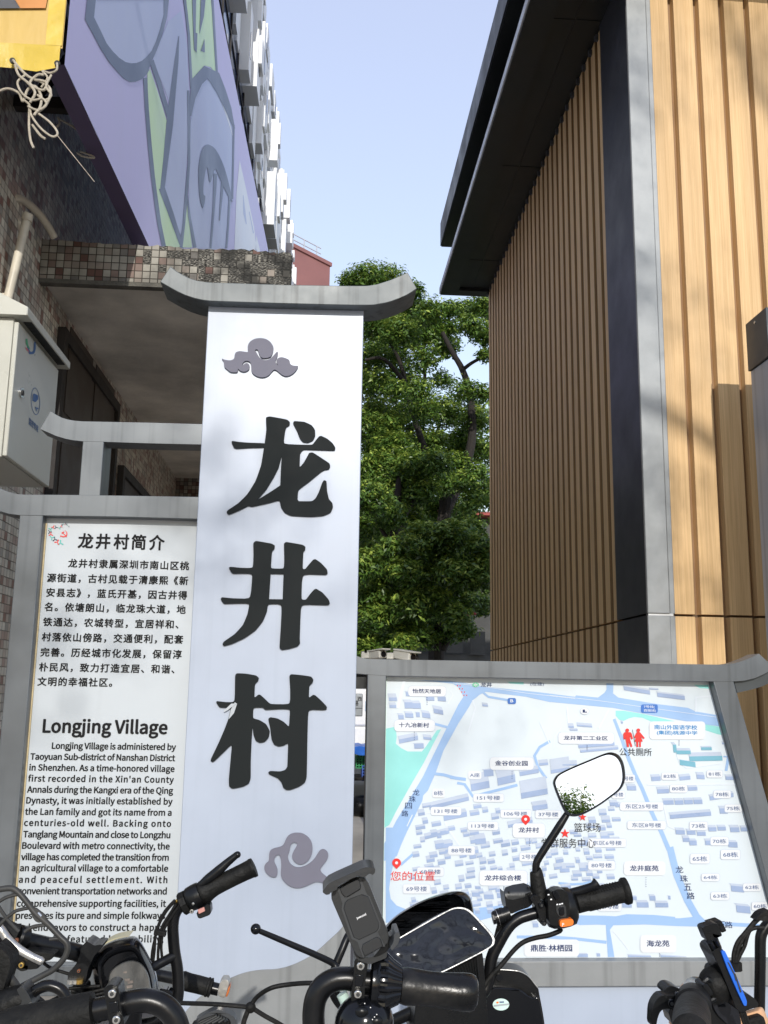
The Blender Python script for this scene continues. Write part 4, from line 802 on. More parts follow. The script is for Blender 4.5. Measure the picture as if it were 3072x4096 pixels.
long_ = [([(672, 135), (715, 124), (910, 160), (940, 190), (936, 222), (898, 245), (886, 290), (868, 430), (1040, 438), (1188, 440), (1225, 390), (1262, 345), (1285, 340), (1350, 370), (1410, 420), (1443, 470), (1438, 503), (1270, 497), (1085, 490), (1052, 535), (1046, 692), (1090, 640), (1125, 580), (1152, 528), (1190, 522), (1280, 580), (1378, 645), (1386, 680), (1372, 710), (1320, 718), (1285, 738), (1150, 850), (1030, 938), (1024, 1050), (1040, 1064), (1185, 1064), (1225, 1030), (1260, 960), (1295, 860), (1315, 830), (1345, 840), (1350, 950), (1370, 1040), (1410, 1085), (1416, 1130), (1390, 1190), (1310, 1225), (1180, 1236), (950, 1225), (880, 1190), (840, 1130), (825, 1050), (700, 1085), (515, 1126), (484, 1112), (380, 1165), (262, 1214), (238, 1190), (248, 1165), (370, 1085), (470, 985), (560, 840), (620, 670), (650, 480), (660, 420), (678, 280)],
          [[(848, 565), (838, 720), (832, 888), (740, 950), (580, 1050), (680, 930), (760, 800), (815, 690)]]),
         ([(972, 200), (985, 176), (1100, 185), (1180, 222), (1218, 275), (1220, 340), (1195, 390), (1140, 416), (1085, 410), (1050, 370), (1020, 290)], [])]
# the left arm of the cross stroke is its own outline, overlapped into the body
long_[0][0][:] = long_[0][0]
glyph('character_dragon', long_, kg)
m = MB(); m.prism(AT(chaikin(kg([(300, 396), (380, 408), (480, 416), (670, 422), (664, 468), (480, 472), (345, 482), (318, 470), (292, 412)]), 2, .12), YT - .0076), (0, .0064, 0)); m.build('character_dragon_stroke', M['charcoal'], S1, smooth=25)
kj = K(820, 2120, 600)
jing = [([(532, 145), (560, 118), (740, 150), (772, 170), (770, 205), (742, 235), (734, 330), (728, 425), (872, 428), (876, 330), (874, 230), (872, 150), (895, 130), (1080, 162), (1112, 185), (1108, 220), (1088, 240), (1080, 430), (1108, 432), (1150, 380), (1195, 328), (1220, 320), (1280, 360), (1350, 435), (1358, 480), (1340, 496), (1076, 486), (1066, 770), (1116, 770), (1160, 710), (1205, 658), (1230, 648), (1300, 690), (1370, 770), (1382, 812), (1365, 832), (1064, 822), (1055, 1000), (1048, 1200), (1052, 1255), (1020, 1290), (930, 1315), (850, 1328), (822, 1305), (836, 1100), (850, 818), (696, 818), (685, 900), (640, 1010), (560, 1110), (440, 1195), (300, 1260), (210, 1285), (192, 1265), (205, 1235), (330, 1150), (420, 1050), (470, 930), (492, 812), (350, 812), (205, 818), (172, 765), (185, 742), (300, 755), (502, 760), (526, 484), (420, 480), (300, 484), (262, 420), (275, 406), (400, 418), (530, 420), (536, 280)],
         [[(726, 484), (708, 764), (858, 766), (868, 486)]])]
glyph('character_well', jing, kj)
kv = K(820, 2650, 600)
cun = [([(332, 140), (350, 118), (450, 122), (565, 142), (596, 170), (588, 205), (552, 238), (545, 392), (590, 354), (610, 356), (660, 400), (720, 460), (940, 462), (942, 300), (932, 150), (950, 128), (1080, 140), (1175, 155), (1200, 190), (1190, 225), (1154, 258), (1148, 392), (1195, 356), (1220, 362), (1290, 425), (1350, 490), (1345, 520), (1310, 528), (1142, 520), (1134, 800), (1126, 1270), (1105, 1330), (1040, 1375), (940, 1412), (895, 1410), (865, 1385), (845, 1325), (805, 1280), (710, 1238), (698, 1215), (720, 1200), (830, 1206), (885, 1190), (910, 1155), (914, 1050), (920, 890), (870, 920), (815, 930), (765, 910), (735, 850), (720, 720), (698, 625), (720, 604), (800, 618), (870, 655), (928, 712), (934, 620), (940, 518), (830, 515), (665, 526), (640, 498), (534, 500), (530, 618), (600, 635), (675, 680), (718, 760), (705, 830), (660, 880), (605, 890), (560, 865), (535, 800), (526, 712), (515, 860), (505, 1100), (505, 1280), (485, 1340), (420, 1375), (300, 1398), (265, 1370), (262, 1300), (280, 1100), (298, 902), (200, 1000), (90, 1105), (60, 1090), (68, 1060), (150, 890), (215, 740), (260, 620), (285, 500), (160, 500), (122, 440), (130, 426), (230, 438), (328, 438)], [])]
glyph('character_village', cun, kv)
m = MB(); P_ = AT(kv([(330, 440), (355, 455), (320, 560), (262, 628), (285, 520)]), YT - .0085); m.flat(P_); P_ = AT(kv([(355, 452), (290, 455), (205, 535), (210, 550), (255, 525), (285, 500)]), YT - .011); m.flat(P_); m.build('torn_film', M['plate'], S1, smooth=0)
kw = K(720, 3700, 600)
wv = catmull([Vector((x, y, 0)) for x, y in kw([(20, 1010), (70, 950), (150, 862), (225, 795), (300, 740), (420, 660), (550, 592), (680, 540), (800, 510), (920, 496), (1050, 490), (1150, 472), (1250, 440), (1350, 395), (1450, 340), (1550, 260), (1659, 160)]) + [(1364, 3716), (1400, 3660), (1440, 3590)]], 3)
wp = [p for p in [at(v.x, v.y, YT - .005) for v in wv] if xl + .001 < p.x < xr_ - .001]
m = MB(); zl_, zr_ = wp[0].z - .02, wp[-1].z + .02
m.prism([Vector((xl + .001, YT - .005, 0)), Vector((xl + .001, YT - .005, zl_))] + wp + [Vector((xr_ - .001, YT - .005, zr_)), Vector((xr_ - .001, YT - .005, 0))], (0, .0045, 0)); m.build('wave_base', M['wave'], S1, smooth=0)

# ================================================================ information board on the left
YF, YPN = 3.58, 3.63
S2 = thing('information_board', 'grey framed white notice board with Chinese and English village text, left of the pillar', 'sign', (-.8, YF, 0))
o1 = ka([(335, 1068), (372, 1092), (410, 1112), (450, 1124), (495, 1132), (540, 1136), (1000, 1145), (1358, 1155), (1350, 1292), (1000, 1284), (700, 1274), (550, 1270), (490, 1264), (430, 1252), (370, 1234), (320, 1212), (265, 1188)])
m = MB(); m.prism(AT(o1, YF), (0, .10, 0)); m.build('upper_beam', M['frame'], S2, smooth=20, bevel=.003)
o2 = ka([(-320, 1460), (-220, 1510), (-110, 1552), (0, 1580), (60, 1605), (110, 1618), (160, 1622), (540, 1625), (1330, 1638), (1320, 1785), (800, 1770), (280, 1762), (130, 1760), (60, 1752), (0, 1735), (-110, 1700), (-220, 1655), (-350, 1590)])
m = MB(); m.prism(AT(o2, YF), (0, .10, 0)); m.build('lower_beam', M['frame'], S2, smooth=20, bevel=.003)
zb_ = at(330, 1766, YF).z; za_ = at(300, 1978, YF).z; px0, px1 = at(*ka([(548, 1272)])[0], YF).x, at(*ka([(690, 1272)])[0], YF).x
m = MB(); m.box((px0, YF + .001, za_ - .02), (px1, YF + .13, zb_ + .02)); m.build('short_post', M['frame'], S2, bevel=.003)
kp = K(0, 2000, 850)
lx0 = at(*kp([(150, 140)])[0], YF).x; lx1 = at(*kp([(335, 130)])[0], YF).x; ztp = at(330, 2068, YF).z
lx0b, lx1b = at(21 * 1.8517 - 84, 1925 * 1.8517, YF).x, at(21 * 1.8517, 1925 * 1.8517, YF).x
print('left post', lx0, lx1, lx0b, lx1b)
m = MB(); m.box((lx0, YF + .002, 0), (lx1, YF + .10, ztp + .03)); m.build('side_post', M['frame'], S2, bevel=.003)
m = MB(); m.box((lx1 - .002, YPN, .55), (xl + .02, YPN + .03, ztp + .01)); pan = m.build('notice_panel', M['panel'], S2, smooth=0)
m = MB(); m.box((lx1 - .0005, YPN - .006, .6), (lx1 + .005, YPN - .001, ztp - .02)); m.build('sealant_bead', M['sealant'], S2, smooth=0)
m = MB(); m.box((lx1, YF + .004, .45), (xl - .001, YF + .10, .549)); m.build('bottom_rail', M['frame'], S2, bevel=.003)
YI = YPN - .0015
EX = lambda pts: AT(pts, YI)
mi = MB()
# heading
a, b = at(*kp([(600, 378)])[0], YI), at(*kp([(1275, 388)])[0], YI)
pt = (b.x - a.x) / 4.86
for i, ch in enumerate('龙井村简介'): put_text(mi, ch, (a.x + pt * i + .002, YI, (a.z + b.z) / 2 + .005), (pt * .88, 0, 0), (0, 0, pt * .92), .028)
# Chinese body text set on a square grid
lines = ['　　龙井村隶属深圳市南山区桃', '源街道，古村见载于清康熙《新', '安县志》，蓝氏开基，因古井得', '名。依塘朗山，临龙珠大道，地', '铁通达，农城转型，宜居祥和、', '村落依山傍路，交通便利，配套', '完善。历经城市化发展，保留淳', '朴民风，致力打造宜居、和谐、', '文明的幸福社区。']
yc = [497, 612, 726, 838, 955, 1072, 1190, 1306, 1418]; xl_ = [372, 366, 358, 346, 336, 326, 315, 304, 292]
for ln, y, x in zip(lines, yc, xl_):
    p = at(*kp([(x, y - 8 if ln[0] != '　' else y - 12)])[0], YI); q = at(*kp([(x + 79.4 * 13, y + 22)])[0], YI); pit = (q.x - p.x) / 13; zc_l = (p.z + q.z) / 2
    for i, ch in enumerate(ln):
        if ch == '　': continue
        v, f = glyphs(ch, .026); em = pit * .92
        mi.add([(p.x + pit * i + c[0] * em, YI - c[2] * em, zc_l + (c[1] - .36) * em) for c in v], f)
# English heading and text
a, b = at(*kp([(333, 1780)])[0], YI), at(*kp([(1308, 1798)])[0], YI)
capv = glyphs('LL')[0][:, 1]; capH = capv.max() - capv.min(); hs = (at(333, 2861, YI).z - at(333, 2912, YI).z) / capH
HB_ = .046 * capH; TB_ = .043 * capH
w_ = glyphs('Longjing Village', HB_)[0][:, 0]; put_text(mi, 'Longjing Village', (a.x, YI, (a.z + b.z) / 2 - hs * capH * .30), ((b.x - a.x) / (w_.max() - w_.min()), 0, 0), (0, 0, hs), HB_)
ke = K(0, 2950, 850)
eng = [('Longjing Village is administered by', 405, 1374, 63), ('Taoyuan Sub-district of Nanshan District', 237, 1368, 148), ('in Shenzhen. As a time-honored village', 229, 1363, 233), ('first recorded in the Xin\'an County', 220, 1357, 318), ('Annals during the Kangxi era of the Qing', 212, 1352, 404), ('Dynasty, it was initially established by', 205, 1347, 489), ('the Lan family and got its name from a', 196, 1340, 576), ('centuries-old well. Backing onto', 188, 1336, 663), ('Tanglang Mountain and close to Longzhu', 181, 1330, 752), ('Boulevard with metro connectivity, the', 173, 1325, 840), ('village has completed the transition from', 165, 1318, 928), ('an agricultural village to a comfortable', 156, 1313, 1014), ('and peaceful settlement. With', 148, 1307, 1104), ('convenient transportation networks and', 140, 1302, 1193), ('comprehensive supporting facilities, it', 132, 1296, 1290), ('preserves its pure and simple folkways', 124, 1290, 1384), ('and endeavors to construct a happy', 116, 1284, 1477), ('community featured by livability,', 106, 1276, 1568), ]
for tx, x0, x1, y in eng:
    a, b = at(*ke([(x0, y)])[0], YI), at(*ke([(x1, y + 18)])[0], YI); em = .0213 / capH
    v, f = glyphs(tx, TB_)
    ww = b.x - a.x; put_text(mi, tx, (a.x, YI, (a.z + b.z) / 2 - .003 - (0.0062 if any(c in tx for c in 'gjpqy,') else 0)), (em, 0, 0), (0, 0, em), TB_, fit=ww / em)
mi.build('lettering', M['ink'], pan, smooth=0)
# heart of three-lobed figures and the hammer and sickle
kh = K(160, 2080, 200)
def tri(cx, cy, r, rot): 
    out = []
    for j in range(3):
        th = R(rot + 120 * j); ax = (math.cos(th), math.sin(th)); nx = (-ax[1], ax[0]); out.append(sm2([(cx + ax[0]*r*t + nx[0]*w_*r, cy + ax[1]*r*t + nx[1]*w_*r) for t, w_ in ((0, .06), (.35, .17), (.8, .2), (1.05, .08), (1.05, -.08), (.8, -.2), (.35, -.17), (0, -.06))], 2))
    return out
figs = [('teal', 680, 765, 105, 30), ('red', 570, 735, 95, 60), ('navy', 492, 640, 90, 20), ('teal', 395, 590, 82, -20), ('red', 358, 475, 78, -90), ('navy', 320, 395, 72, 0), ('teal', 352, 300, 72, -40), ('red', 435, 238, 66, 60), ('navy', 525, 240, 60, 10), ('teal', 650, 265, 48, 80), ('red', 700, 215, 48, 40), ('navy', 735, 160, 40, 70), ('teal', 780, 132, 26, 20), ('red', 825, 145, 20, 50), ('navy', 850, 122, 36, 20), ('navy', 885, 142, 28, 80), ('teal', 912, 168, 20, 10), ('navy', 955, 212, 26, 50)]
for colr in ('teal', 'red', 'navy'):
    m = MB()
    for i, (c_, x, y, r, ro) in enumerate(figs):
        if c_ == colr:
            for j, poly in enumerate(tri(x, y, r, ro)): m.flat(AT(kh(poly), YI - .0002 * (i * 3 + j + 1) * .25))
    m.build('heart_emblem_' + colr, M[colr], pan, smooth=0)
m = MB(); m.flat(AT(kh(sm2([(815, 338), (860, 362), (900, 410), (908, 470), (890, 520), (880, 565), (840, 555), (800, 570), (740, 565), (700, 545), (668, 565), (672, 535), (690, 500), (715, 520), (780, 535), (835, 525), (870, 480), (872, 420), (850, 370)], 3)), YI - .001)); m.flat(AT(kh([(708, 430), (730, 400), (800, 375), (808, 392), (770, 425), (875, 520), (858, 545), (755, 445), (722, 452)]), YI - .0013)); m.build('hammer_and_sickle', M['red'], pan, smooth=0)
m = MB(); put_text(m, '市', at(236, 3952, YI), (.033, 0, 0), (0, 0, .033), .014); put_text(m, '井', at(137, 4058, YI), (.033, 0, 0), (0, 0, .033), .014); m.build('lettering', M['ink'], pan, smooth=0)
m = MB(); m.flat(AT([(78, 3924), (84, 3942), (70, 3942)], YI)); m.flat(AT([(380, 3948), (390, 3960), (384, 3962)], YI)); m.build('red_star', M['red'], pan, smooth=0)

# ================================================================ map board on the right
kA, kB, kC, kD, kE = K(1400, 2600, 900), K(2200, 2600, 872), K(1800, 2900, 900), K(2300, 3500, 772), K(900, 3350, 1100)
kDs = lambda pts: [(x * 1.8517, y * 1.8517) for x, y in pts]
S3 = thing('map_board', 'grey framed blue and white village map board with upturned frame corner, right of the pillar', 'sign', (.8, YF, 0))
topb = [(1421, 2622)] + K(1300, 1800, 800)([(300, 1722), (350, 1732), (400, 1735)]) + kB([(400, 99), (1000, 107), (1270, 111)]) + kB([(1330, 110), (1400, 101), (1450, 88), (1500, 70), (1548, 50), (1590, 28), (1680, 110), (1690, 150), (1630, 183), (1560, 214), (1480, 233), (1400, 239)]) + kB([(1245, 239)]) + kA([(900, 200), (270, 189), (130, 180), (40, 172)])
m = MB(); m.prism(AT(topb, YF), (0, .10, 0)); m.build('top_beam', M['frame'], S3, smooth=20, bevel=.003)
m = MB(); o = kB([(1400, 240), (1480, 232), (1560, 214), (1630, 184), (1700, 140), (1700, 235), (1620, 275), (1540, 300), (1425, 326)]); m.prism(AT(o, YF + .02), (0, .08, 0)); m.build('corner_bracket', M['pylon_cap'], S3, smooth=20)
X0 = at(1470, 2698, YF).x; X1 = at(1546, 2703, YF).x; zt_ = at(1546, 2703, YF).z
zr0 = at(2300, 3846, YF).z; zr1 = at(2300, 3949, YF).z
m = MB(); m.box((X0, YF + .002, 0), (X1, YF + .10, zt_ + .02)); m.build('side_post', M['frame'], S3, bevel=.003)
ti, bi = at(2854, 2726, YF), at(3036, 3399, YF); to_, bo = at(2936, 2725, YF), at(3072, 3210, YF)
sl_i = (bi.x - ti.x) / (bi.z - ti.z); sl_o = (bo.x - to_.x) / (bo.z - to_.z)
XI = lambda z: ti.x + sl_i * (z - ti.z); XOo = lambda z: to_.x + sl_o * (z - to_.z)
m = MB(); m.prism([(XI(zt_ + .01), YF + .002, zt_ + .01), (XOo(zt_ + .01), YF + .002, zt_ + .01), (XOo(.0), YF + .002, 0), (XI(0), YF + .002, 0)], (0, .098, 0)); m.build('side_post', M['frame'], S3, bevel=.003)
m = MB(); m.box((X1 - .001, YF + .004, zr1), (XI(zr1) + .05, YF + .10, zr0)); m.build('bottom_rail', M['wave'], S3, bevel=.003)
m = MB(); m.box((X1 - .001, YF + .03, .1), (XI(.1) + .03, YF + .08, zr1 - .001)); m.build('lower_panel', M['white'], S3, smooth=0)
YM = YF + .05
m = MB(); m.prism([(X1 - .002, YM, zr0 - .005), (XI(zr0) + .01, YM, zr0 - .005), (XI(zt_) + .004, YM, zt_ + .008), (X1 - .002, YM, zt_ + .008)], (0, .03, 0)); mp_ = m.build('map_panel', M['map_base'], S3, smooth=0)
m = MB(); m.box((X1 + .0006, YM - .004, zr0), (X1 + .004, YM - .0002, zt_ - .002)); m.build('edge_strip', mat('pale_green_edge', (.60, .75, .60), .4, 0, .05), S3, smooth=0)
zlo, zhi = zr0 + .002, zt_ - .014
def clip_poly(pts):
    """keep printed shapes inside the visible panel (half-plane clipping)"""
    P = [(p.x, p.z) for p in pts]
    for f in (lambda x, z: x - X1 - .003, lambda x, z: z - zlo, lambda x, z: zhi - z, lambda x, z: XI(z) - .004 - x):
        Q = []
        for i in range(len(P)):
            a, b = P[i], P[(i+1) % len(P)]; fa, fb = f(*a), f(*b)
            if fa >= 0: Q.append(a)
            if fa * fb < 0: t = fa / (fa - fb); Q.append((a[0] + (b[0]-a[0])*t, a[1] + (b[1]-a[1])*t))
        P = Q
        if len(P) < 3: return None
    return P
LV = [0]
def put(mb, pts, lev):
    LV[0] += 1
    P = clip_poly(AT(pts, YM - lev)) if len(pts[0]) == 2 else None
    if P: mb.flat([Vector((x, YM - lev - (LV[0] % 97) * .000004, z)) for x, z in P])
road = MB(); lane = MB(); teal = MB(); roof = MB(); side = MB(); side2 = MB()
put(teal, kA([(240, 585), (335, 565), (345, 640), (338, 690), (375, 722), (425, 748), (530, 748), (560, 712), (640, 592), (672, 583), (610, 700), (545, 830), (440, 1010), (340, 1190), (290, 1290), (240, 1320)]), .0005)
put(teal, kB([(500, 462), (560, 462), (700, 485), (860, 522), (960, 545), (780, 548), (700, 515), (640, 510), (600, 520), (560, 540), (525, 530), (500, 500)]), .0005); put(teal, kB([(1150, 562), (1330, 590), (1360, 655), (1270, 640), (1150, 600)]), .0005); put(teal, kB([(1090, 262), (1140, 290), (1300, 300), (1300, 275), (1150, 262)]), .0005); put(teal, kA([(1150, 228), (1282, 232), (1280, 255), (1180, 248)]), .0005)
for p in (kA([(430, 216), (700, 222), (1050, 276), (1400, 312), (1659, 345)]) + kB([(200, 345), (365, 362), (415, 325), (430, 300), (430, 235), (484, 235), (480, 330), (520, 362), (820, 412), (1050, 440), (1110, 468), (1330, 505), (1360, 590), (1150, 562), (800, 500), (480, 440), (0, 395)]) + kA([(1480, 385), (1300, 345), (1000, 308), (955, 330), (930, 352), (905, 370), (870, 395), (835, 340), (800, 275), (760, 248), (600, 232)]),
          kA([(905, 368), (880, 415), (800, 540), (690, 740), (632, 905), (575, 1035), (540, 1072), (533, 1112), (470, 1240), (420, 1340), (380, 1430), (345, 1520), (240, 1560), (240, 1450), (290, 1360), (340, 1260), (420, 1130), (540, 930), (612, 780), (720, 560), (800, 400), (842, 335)]),
          kE([(970, -60), (1055, -60), (1050, 20), (1028, 110), (1002, 220), (990, 310), (1000, 370), (1035, 410), (1100, 436), (1280, 436), (1480, 430), (1660, 410), (1659, 440), (1480, 500), (1250, 490), (1080, 500), (970, 515)]),
          kC([(150, 1360), (420, 1330), (600, 1285), (620, 1330), (960, 1415), (1150, 1425), (1300, 1395), (1500, 1400), (1660, 1415), (1660, 1450), (1300, 1450), (1150, 1470), (960, 1475), (600, 1390), (430, 1385), (150, 1460)]),
          kD([(-100, 345), (250, 350), (600, 368), (900, 372), (1030, 358), (1065, 335), (1115, 385), (1165, 398), (1659, 425), (1659, 455), (1170, 432), (1100, 445), (900, 440), (600, 425), (330, 432), (300, 470), (345, 740), (285, 740), (265, 430), (-100, 412)]),
          kD([(-500, 520), (-200, 520), (0, 535), (150, 552), (272, 565), (270, 592), (150, 578), (0, 562), (-200, 548), (-500, 545)]),
          kB(stroke([(488, 525), (545, 670), (600, 830), (650, 950), (700, 1050), (740, 1150), (790, 1270), (850, 1390), (905, 1520)], [22, 26, 28, 28, 28, 30, 30, 32, 34])), kDs(stroke([(1447, 1830), (1462, 1890), (1485, 1945), (1515, 1998)], 15))): put(road, p, .001)
for p, wd in ((kA([(622, 912), (690, 920), (780, 945), (855, 955)]), 12), (kA([(790, 980), (845, 990), (905, 1078), (1000, 1055), (1140, 1020), (1235, 995)]), 11), (kA([(1475, 672), (1400, 715), (1360, 780), (1385, 860), (1445, 945), (1418, 950)]), 11), (kC([(0, 385), (110, 400)]), 12), (kA([(980, 312), (1020, 345), (1180, 372)]), 9), (kA([(625, 545), (720, 570)]), 10), (kB([(1360, 800), (1340, 920)]), 11), (kC([(800, 1165), (900, 1175), (980, 1170), (1060, 1150)]), 9), (kE([(1060, 165), (1140, 95)]), 10), (kB([(1320, 810), (1370, 815)]), 6)):
    put(road, stroke(p, wd), .0013)
for p, wd in ((kA([(350, 430), (400, 225)]), 12), (kA([(720, 400), (760, 330), (740, 300)]), 4), (kA([(870, 610), (925, 430), (905, 370)]), 6), (kA([(420, 1300), (460, 1215)]), 4), (kA([(700, 1270), (760, 1370), (830, 1470)]), 8), (kA([(480, 1225), (640, 1185), (830, 1160)]), 5), (kB([(130, 430), (145, 600)]), 7), (kB([(450, 450), (370, 600)]), 7), (kB([(860, 1140), (900, 1340), (950, 1360)]), 6), (kB([(940, 700), (990, 860), (1040, 895), (1290, 860)]), 8), (kB([(1110, 470), (1110, 360), (1230, 350)]), 7), (kC([(690, 1000), (720, 1010), (700, 1260)]), 8), (kD([(460, 640), (400, 560), (330, 480)]), 6), (kB([(740, 1025), (1420, 1020), (1440, 1060)]), 6), (kA([(1400, 530), (1470, 690)]), 4), (kA([(1500, 730), (1510, 640), (1560, 570)]), 4)):
    put(lane, stroke(p, wd), .0014)
for p in (kA([(760, 243), (1000, 272), (1300, 318), (1659, 358)]), kB([(0, 345), (370, 385), (700, 432), (1300, 515)])): put(lane, stroke(p, 1.6), .0016)
def block(k, x, y, w_, h, sk=0.0, lift=None, t=False):
    """printed town block: pale roof above a blue front face"""
    lift = lift or h * 1.0
    put(roof, k([(x, y), (x + w_, y - sk * w_), (x + w_ - h * .3, y - sk * w_ - lift), (x - h * .3, y - lift)]), .0018)
    put(side2 if t else side, k([(x, y), (x + w_, y - sk * w_), (x + w_ + h * .1, y - sk * w_ + h), (x + h * .1, y + h)]), .0022)
for b_ in ((890, 990, 135, 52, .20, 70), (1085, 945, 130, 55, .22, 60), (985, 885, 70, 50, .12, 5), (1250, 900, 140, 30, .18, 25), (1260, 1055, 195, 42, .18, 90), (1480, 885, 140, 26, .15, 80), (1345, 1150, 110, 35, .15, 30), (1395, 835, 65, 18, .1, 25), (585, 1150, 290, 28, .24, 25), (690, 1225, 170, 35, .2, 25), (550, 1375, 180, 22, .25, 22), (630, 1440, 120, 30, .15, 30), (920, 1395, 80, 40, .1, 40), (1165, 1290, 180, 22, .22, 26), (610, 1280, 50, 18, .15, 15),
           (400, 385, 60, 45, .0, 20), (460, 392, 60, 40, 0, 20), (410, 310, 50, 30, 0, 8), (560, 345, 60, 28, 0, 8), (645, 340, 60, 34, -.1, 10), (285, 350, 60, 26, 0, 30), (290, 405, 50, 22, 0, 20), (355, 480, 40, 30, 0, 15), (405, 465, 60, 32, -.05, 15), (485, 460, 28, 34, 0, 5), (530, 460, 60, 36, -.15, 20), (615, 430, 70, 34, -.2, 25), (360, 660, 140, 30, .2, 25), (472, 692, 70, 36, .05, 5), (540, 640, 60, 18, -.1, 20), (975, 400, 42, 14, -.1, 14), (1610, 560, 40, 14, 0, 20)): block(kA, *b_)
for b_ in ((560, 275, 200, 30, -.17, 14), (815, 325, 210, 30, -.12, 12), (755, 292, 70, 8, -.06, 8), (205, 568, 115, 12, -.08, 18), (150, 605, 60, 8, 0, 10), (215, 725, 275, 22, .08, 20), (230, 765, 290, 16, .09, 14), (95, 870, 110, 10, .02, 30), (770, 965, 70, 32, .05, 18), (985, 965, 82, 28, .1, 18), (1115, 948, 60, 32, -.05, 22), (1335, 962, 80, 26, -.02, 16), (815, 1060, 90, 32, .03, 20), (1050, 1045, 70, 26, .05, 16), (1215, 1115, 180, 30, .15, 16), (860, 1145, 80, 32, .02, 18), (948, 1145, 66, 32, .02, 18), (1020, 1142, 66, 32, .02, 18), (1092, 1140, 66, 32, .02, 18), (912, 1255, 312, 30, .08, 20), (1290, 1205, 60, 40, 0, 20), (955, 1370, 70, 32, -.03, 20), (1040, 1375, 66, 30, 0, 16), (1118, 1385, 66, 28, 0, 16), (1205, 1350, 60, 30, .02, 18), (1275, 1345, 62, 28, 0, 16), (1370, 1350, 70, 36, 0, 20), (1450, 1350, 60, 30, 0, 16), (1010, 1430, 50, 30, 0, 20), (1060, 1450, 55, 36, 0, 16), (1180, 1450, 50, 34, 0, 16), (1355, 1460, 70, 40, -.05, 16), (1310, 705, 60, 12, 0, 0), (585, 1035, 70, 32, -.02, 18), (540, 545, 15, 14, 0, 10), (455, 1160, 60, 26, 0, 20)): block(kB, *b_)
for b_ in ((935, 720, 25, 60, 0, 20), (960, 765, 110, 28, 0, 20), (1060, 810, 250, 36, .02, 30), (1150, 740, 80, 22, 0, 10), (985, 835, 120, 40, -.15, 5)): block(kB, *b_, t=True)
for b_ in ((455, 690, 200, 30, -.04, 10), (735, 690, 230, 36, -.08, 10), (405, 240, 80, 40, 0, 20), (530, 235, 100, 44, 0, 20), (640, 180, 50, 40, 0, 15), (690, 240, 110, 38, 0, 20), (490, 185, 40, 30, 0, 10), (800, 180, 20, 30, 0, 5), (1340, 90, 110, 50, -.1, 20), (1385, 260, 120, 60, -.1, 20), (1545, 310, 90, 30, 0, 15), (20, 680, 90, 30, 0, 10), (185, 675, 30, 26, 0, 5)): block(kD, *b_)
for b_ in ((250, 1250, 70, 34, 0, 20), (160, 1235, 60, 30, 0, 15), (345, 1240, 60, 36, 0, 15), (810, 1060, 70, 28, .05, 40), (955, 1055, 60, 24, .05, 40), (185, 1190, 40, 20, 0, 5)): block(kC, *b_)
rr = random.Random(5)                                          # the densely built old village
skip = [(kA, 985, 860, 1480, 1130), (kA, 600, 1030, 715, 1085), (kA, 915, 1062, 1130, 1118), (kA, 600, 1160, 815, 1215), (kA, 870, 1272, 1090, 1325), (kA, 1120, 1180, 1560, 1390)]
def free(x, y):
    for k, a, b, c, d in skip:
        (p, q), (r_, s_) = k([(a, b), (c, d)])
        if p - 14 < x < r_ + 6 and q - 14 < y < s_ + 10: return False
    return True
for j in range(18):
    for i in range(19):
        x = 1690 + i * 43 + rr.uniform(-13, 13) - j * 3; y = 3160 + j * 29 - i * 5 + rr.uniform(-8, 8)
        if rr.random() < .2 or not free(x, y) or y > 3625 or y < 3150: continue
        if x < 1560 + max(0, (3330 - y)) * .75 : continue
        if x > 2495 + (y - 3150) * .42: continue
        if x < 2180 and y < 3215: continue
        w_ = rr.uniform(16, 38); block(lambda p: p, x, y, w_, rr.uniform(6, 14), .16 if x < 2250 else .03, rr.uniform(7, 17))
for j in range(3):
    for i in range(9):
        x = 1660 + i * 58 + rr.uniform(-10, 10); y = 3650 + j * 30 - i * 2
        if rr.random() < .5: block(lambda p: p, x, y, rr.uniform(16, 30), rr.uniform(10, 16), .02, 10)
road.build('map_roads', M['map_road'], mp_, smooth=0); lane.build('map_lanes', M['map_road2'], mp_, smooth=0); teal.build('map_parks', M['map_teal'], mp_, smooth=0)
roof.build('map_roofs', M['map_roof'], mp_, smooth=0); side.build('map_blocks', M['map_side'], mp_, smooth=0); side2.build('map_school', M['map_side2'], mp_, smooth=0)
# name plates and lettering
plate, edge = MB(), MB(); inkN, inkG, inkB, inkK, inkW, inkR = MB(), MB(), MB(), MB(), MB(), MB()
def rrect(x0, y0, x1, y1, r):
    out = []
    for cx, cy, a0 in ((x1 - r, y0 + r, -90), (x1 - r, y1 - r, 0), (x0 + r, y1 - r, 90), (x0 + r, y0 + r, 180)):
        for i in range(5): th = R(a0 + 22.5 * i); out.append((cx + r * math.cos(th), cy + r * math.sin(th)))
    return out
def plate_(k, x0, y0, x1, y1, r=14, lev=.0028, rim=True):
    (a, b), (c, d) = k([(x0, y0), (x1, y1)]); r = min(r, abs(d - b) / 2.2)
    m = MB()
    put(m, rrect(a - .9, b - .9, c + .9, d + .9, r + .9), lev - .0003); put(m, rrect(a, b, c, d, r), lev)
    o = m.build('name_plate', M['map_edge'], mp_, smooth=0); o.data.materials.append(M['map_plate'])
    cut = YM - lev + .00014 - o.data.vertices[0].co.y * 0 - parent_base(mp_).y
    for p in o.data.polygons: p.material_index = 1 if o.data.vertices[p.vertices[0]].co.y < YM - lev + .00002 - parent_base(mp_).y else 0
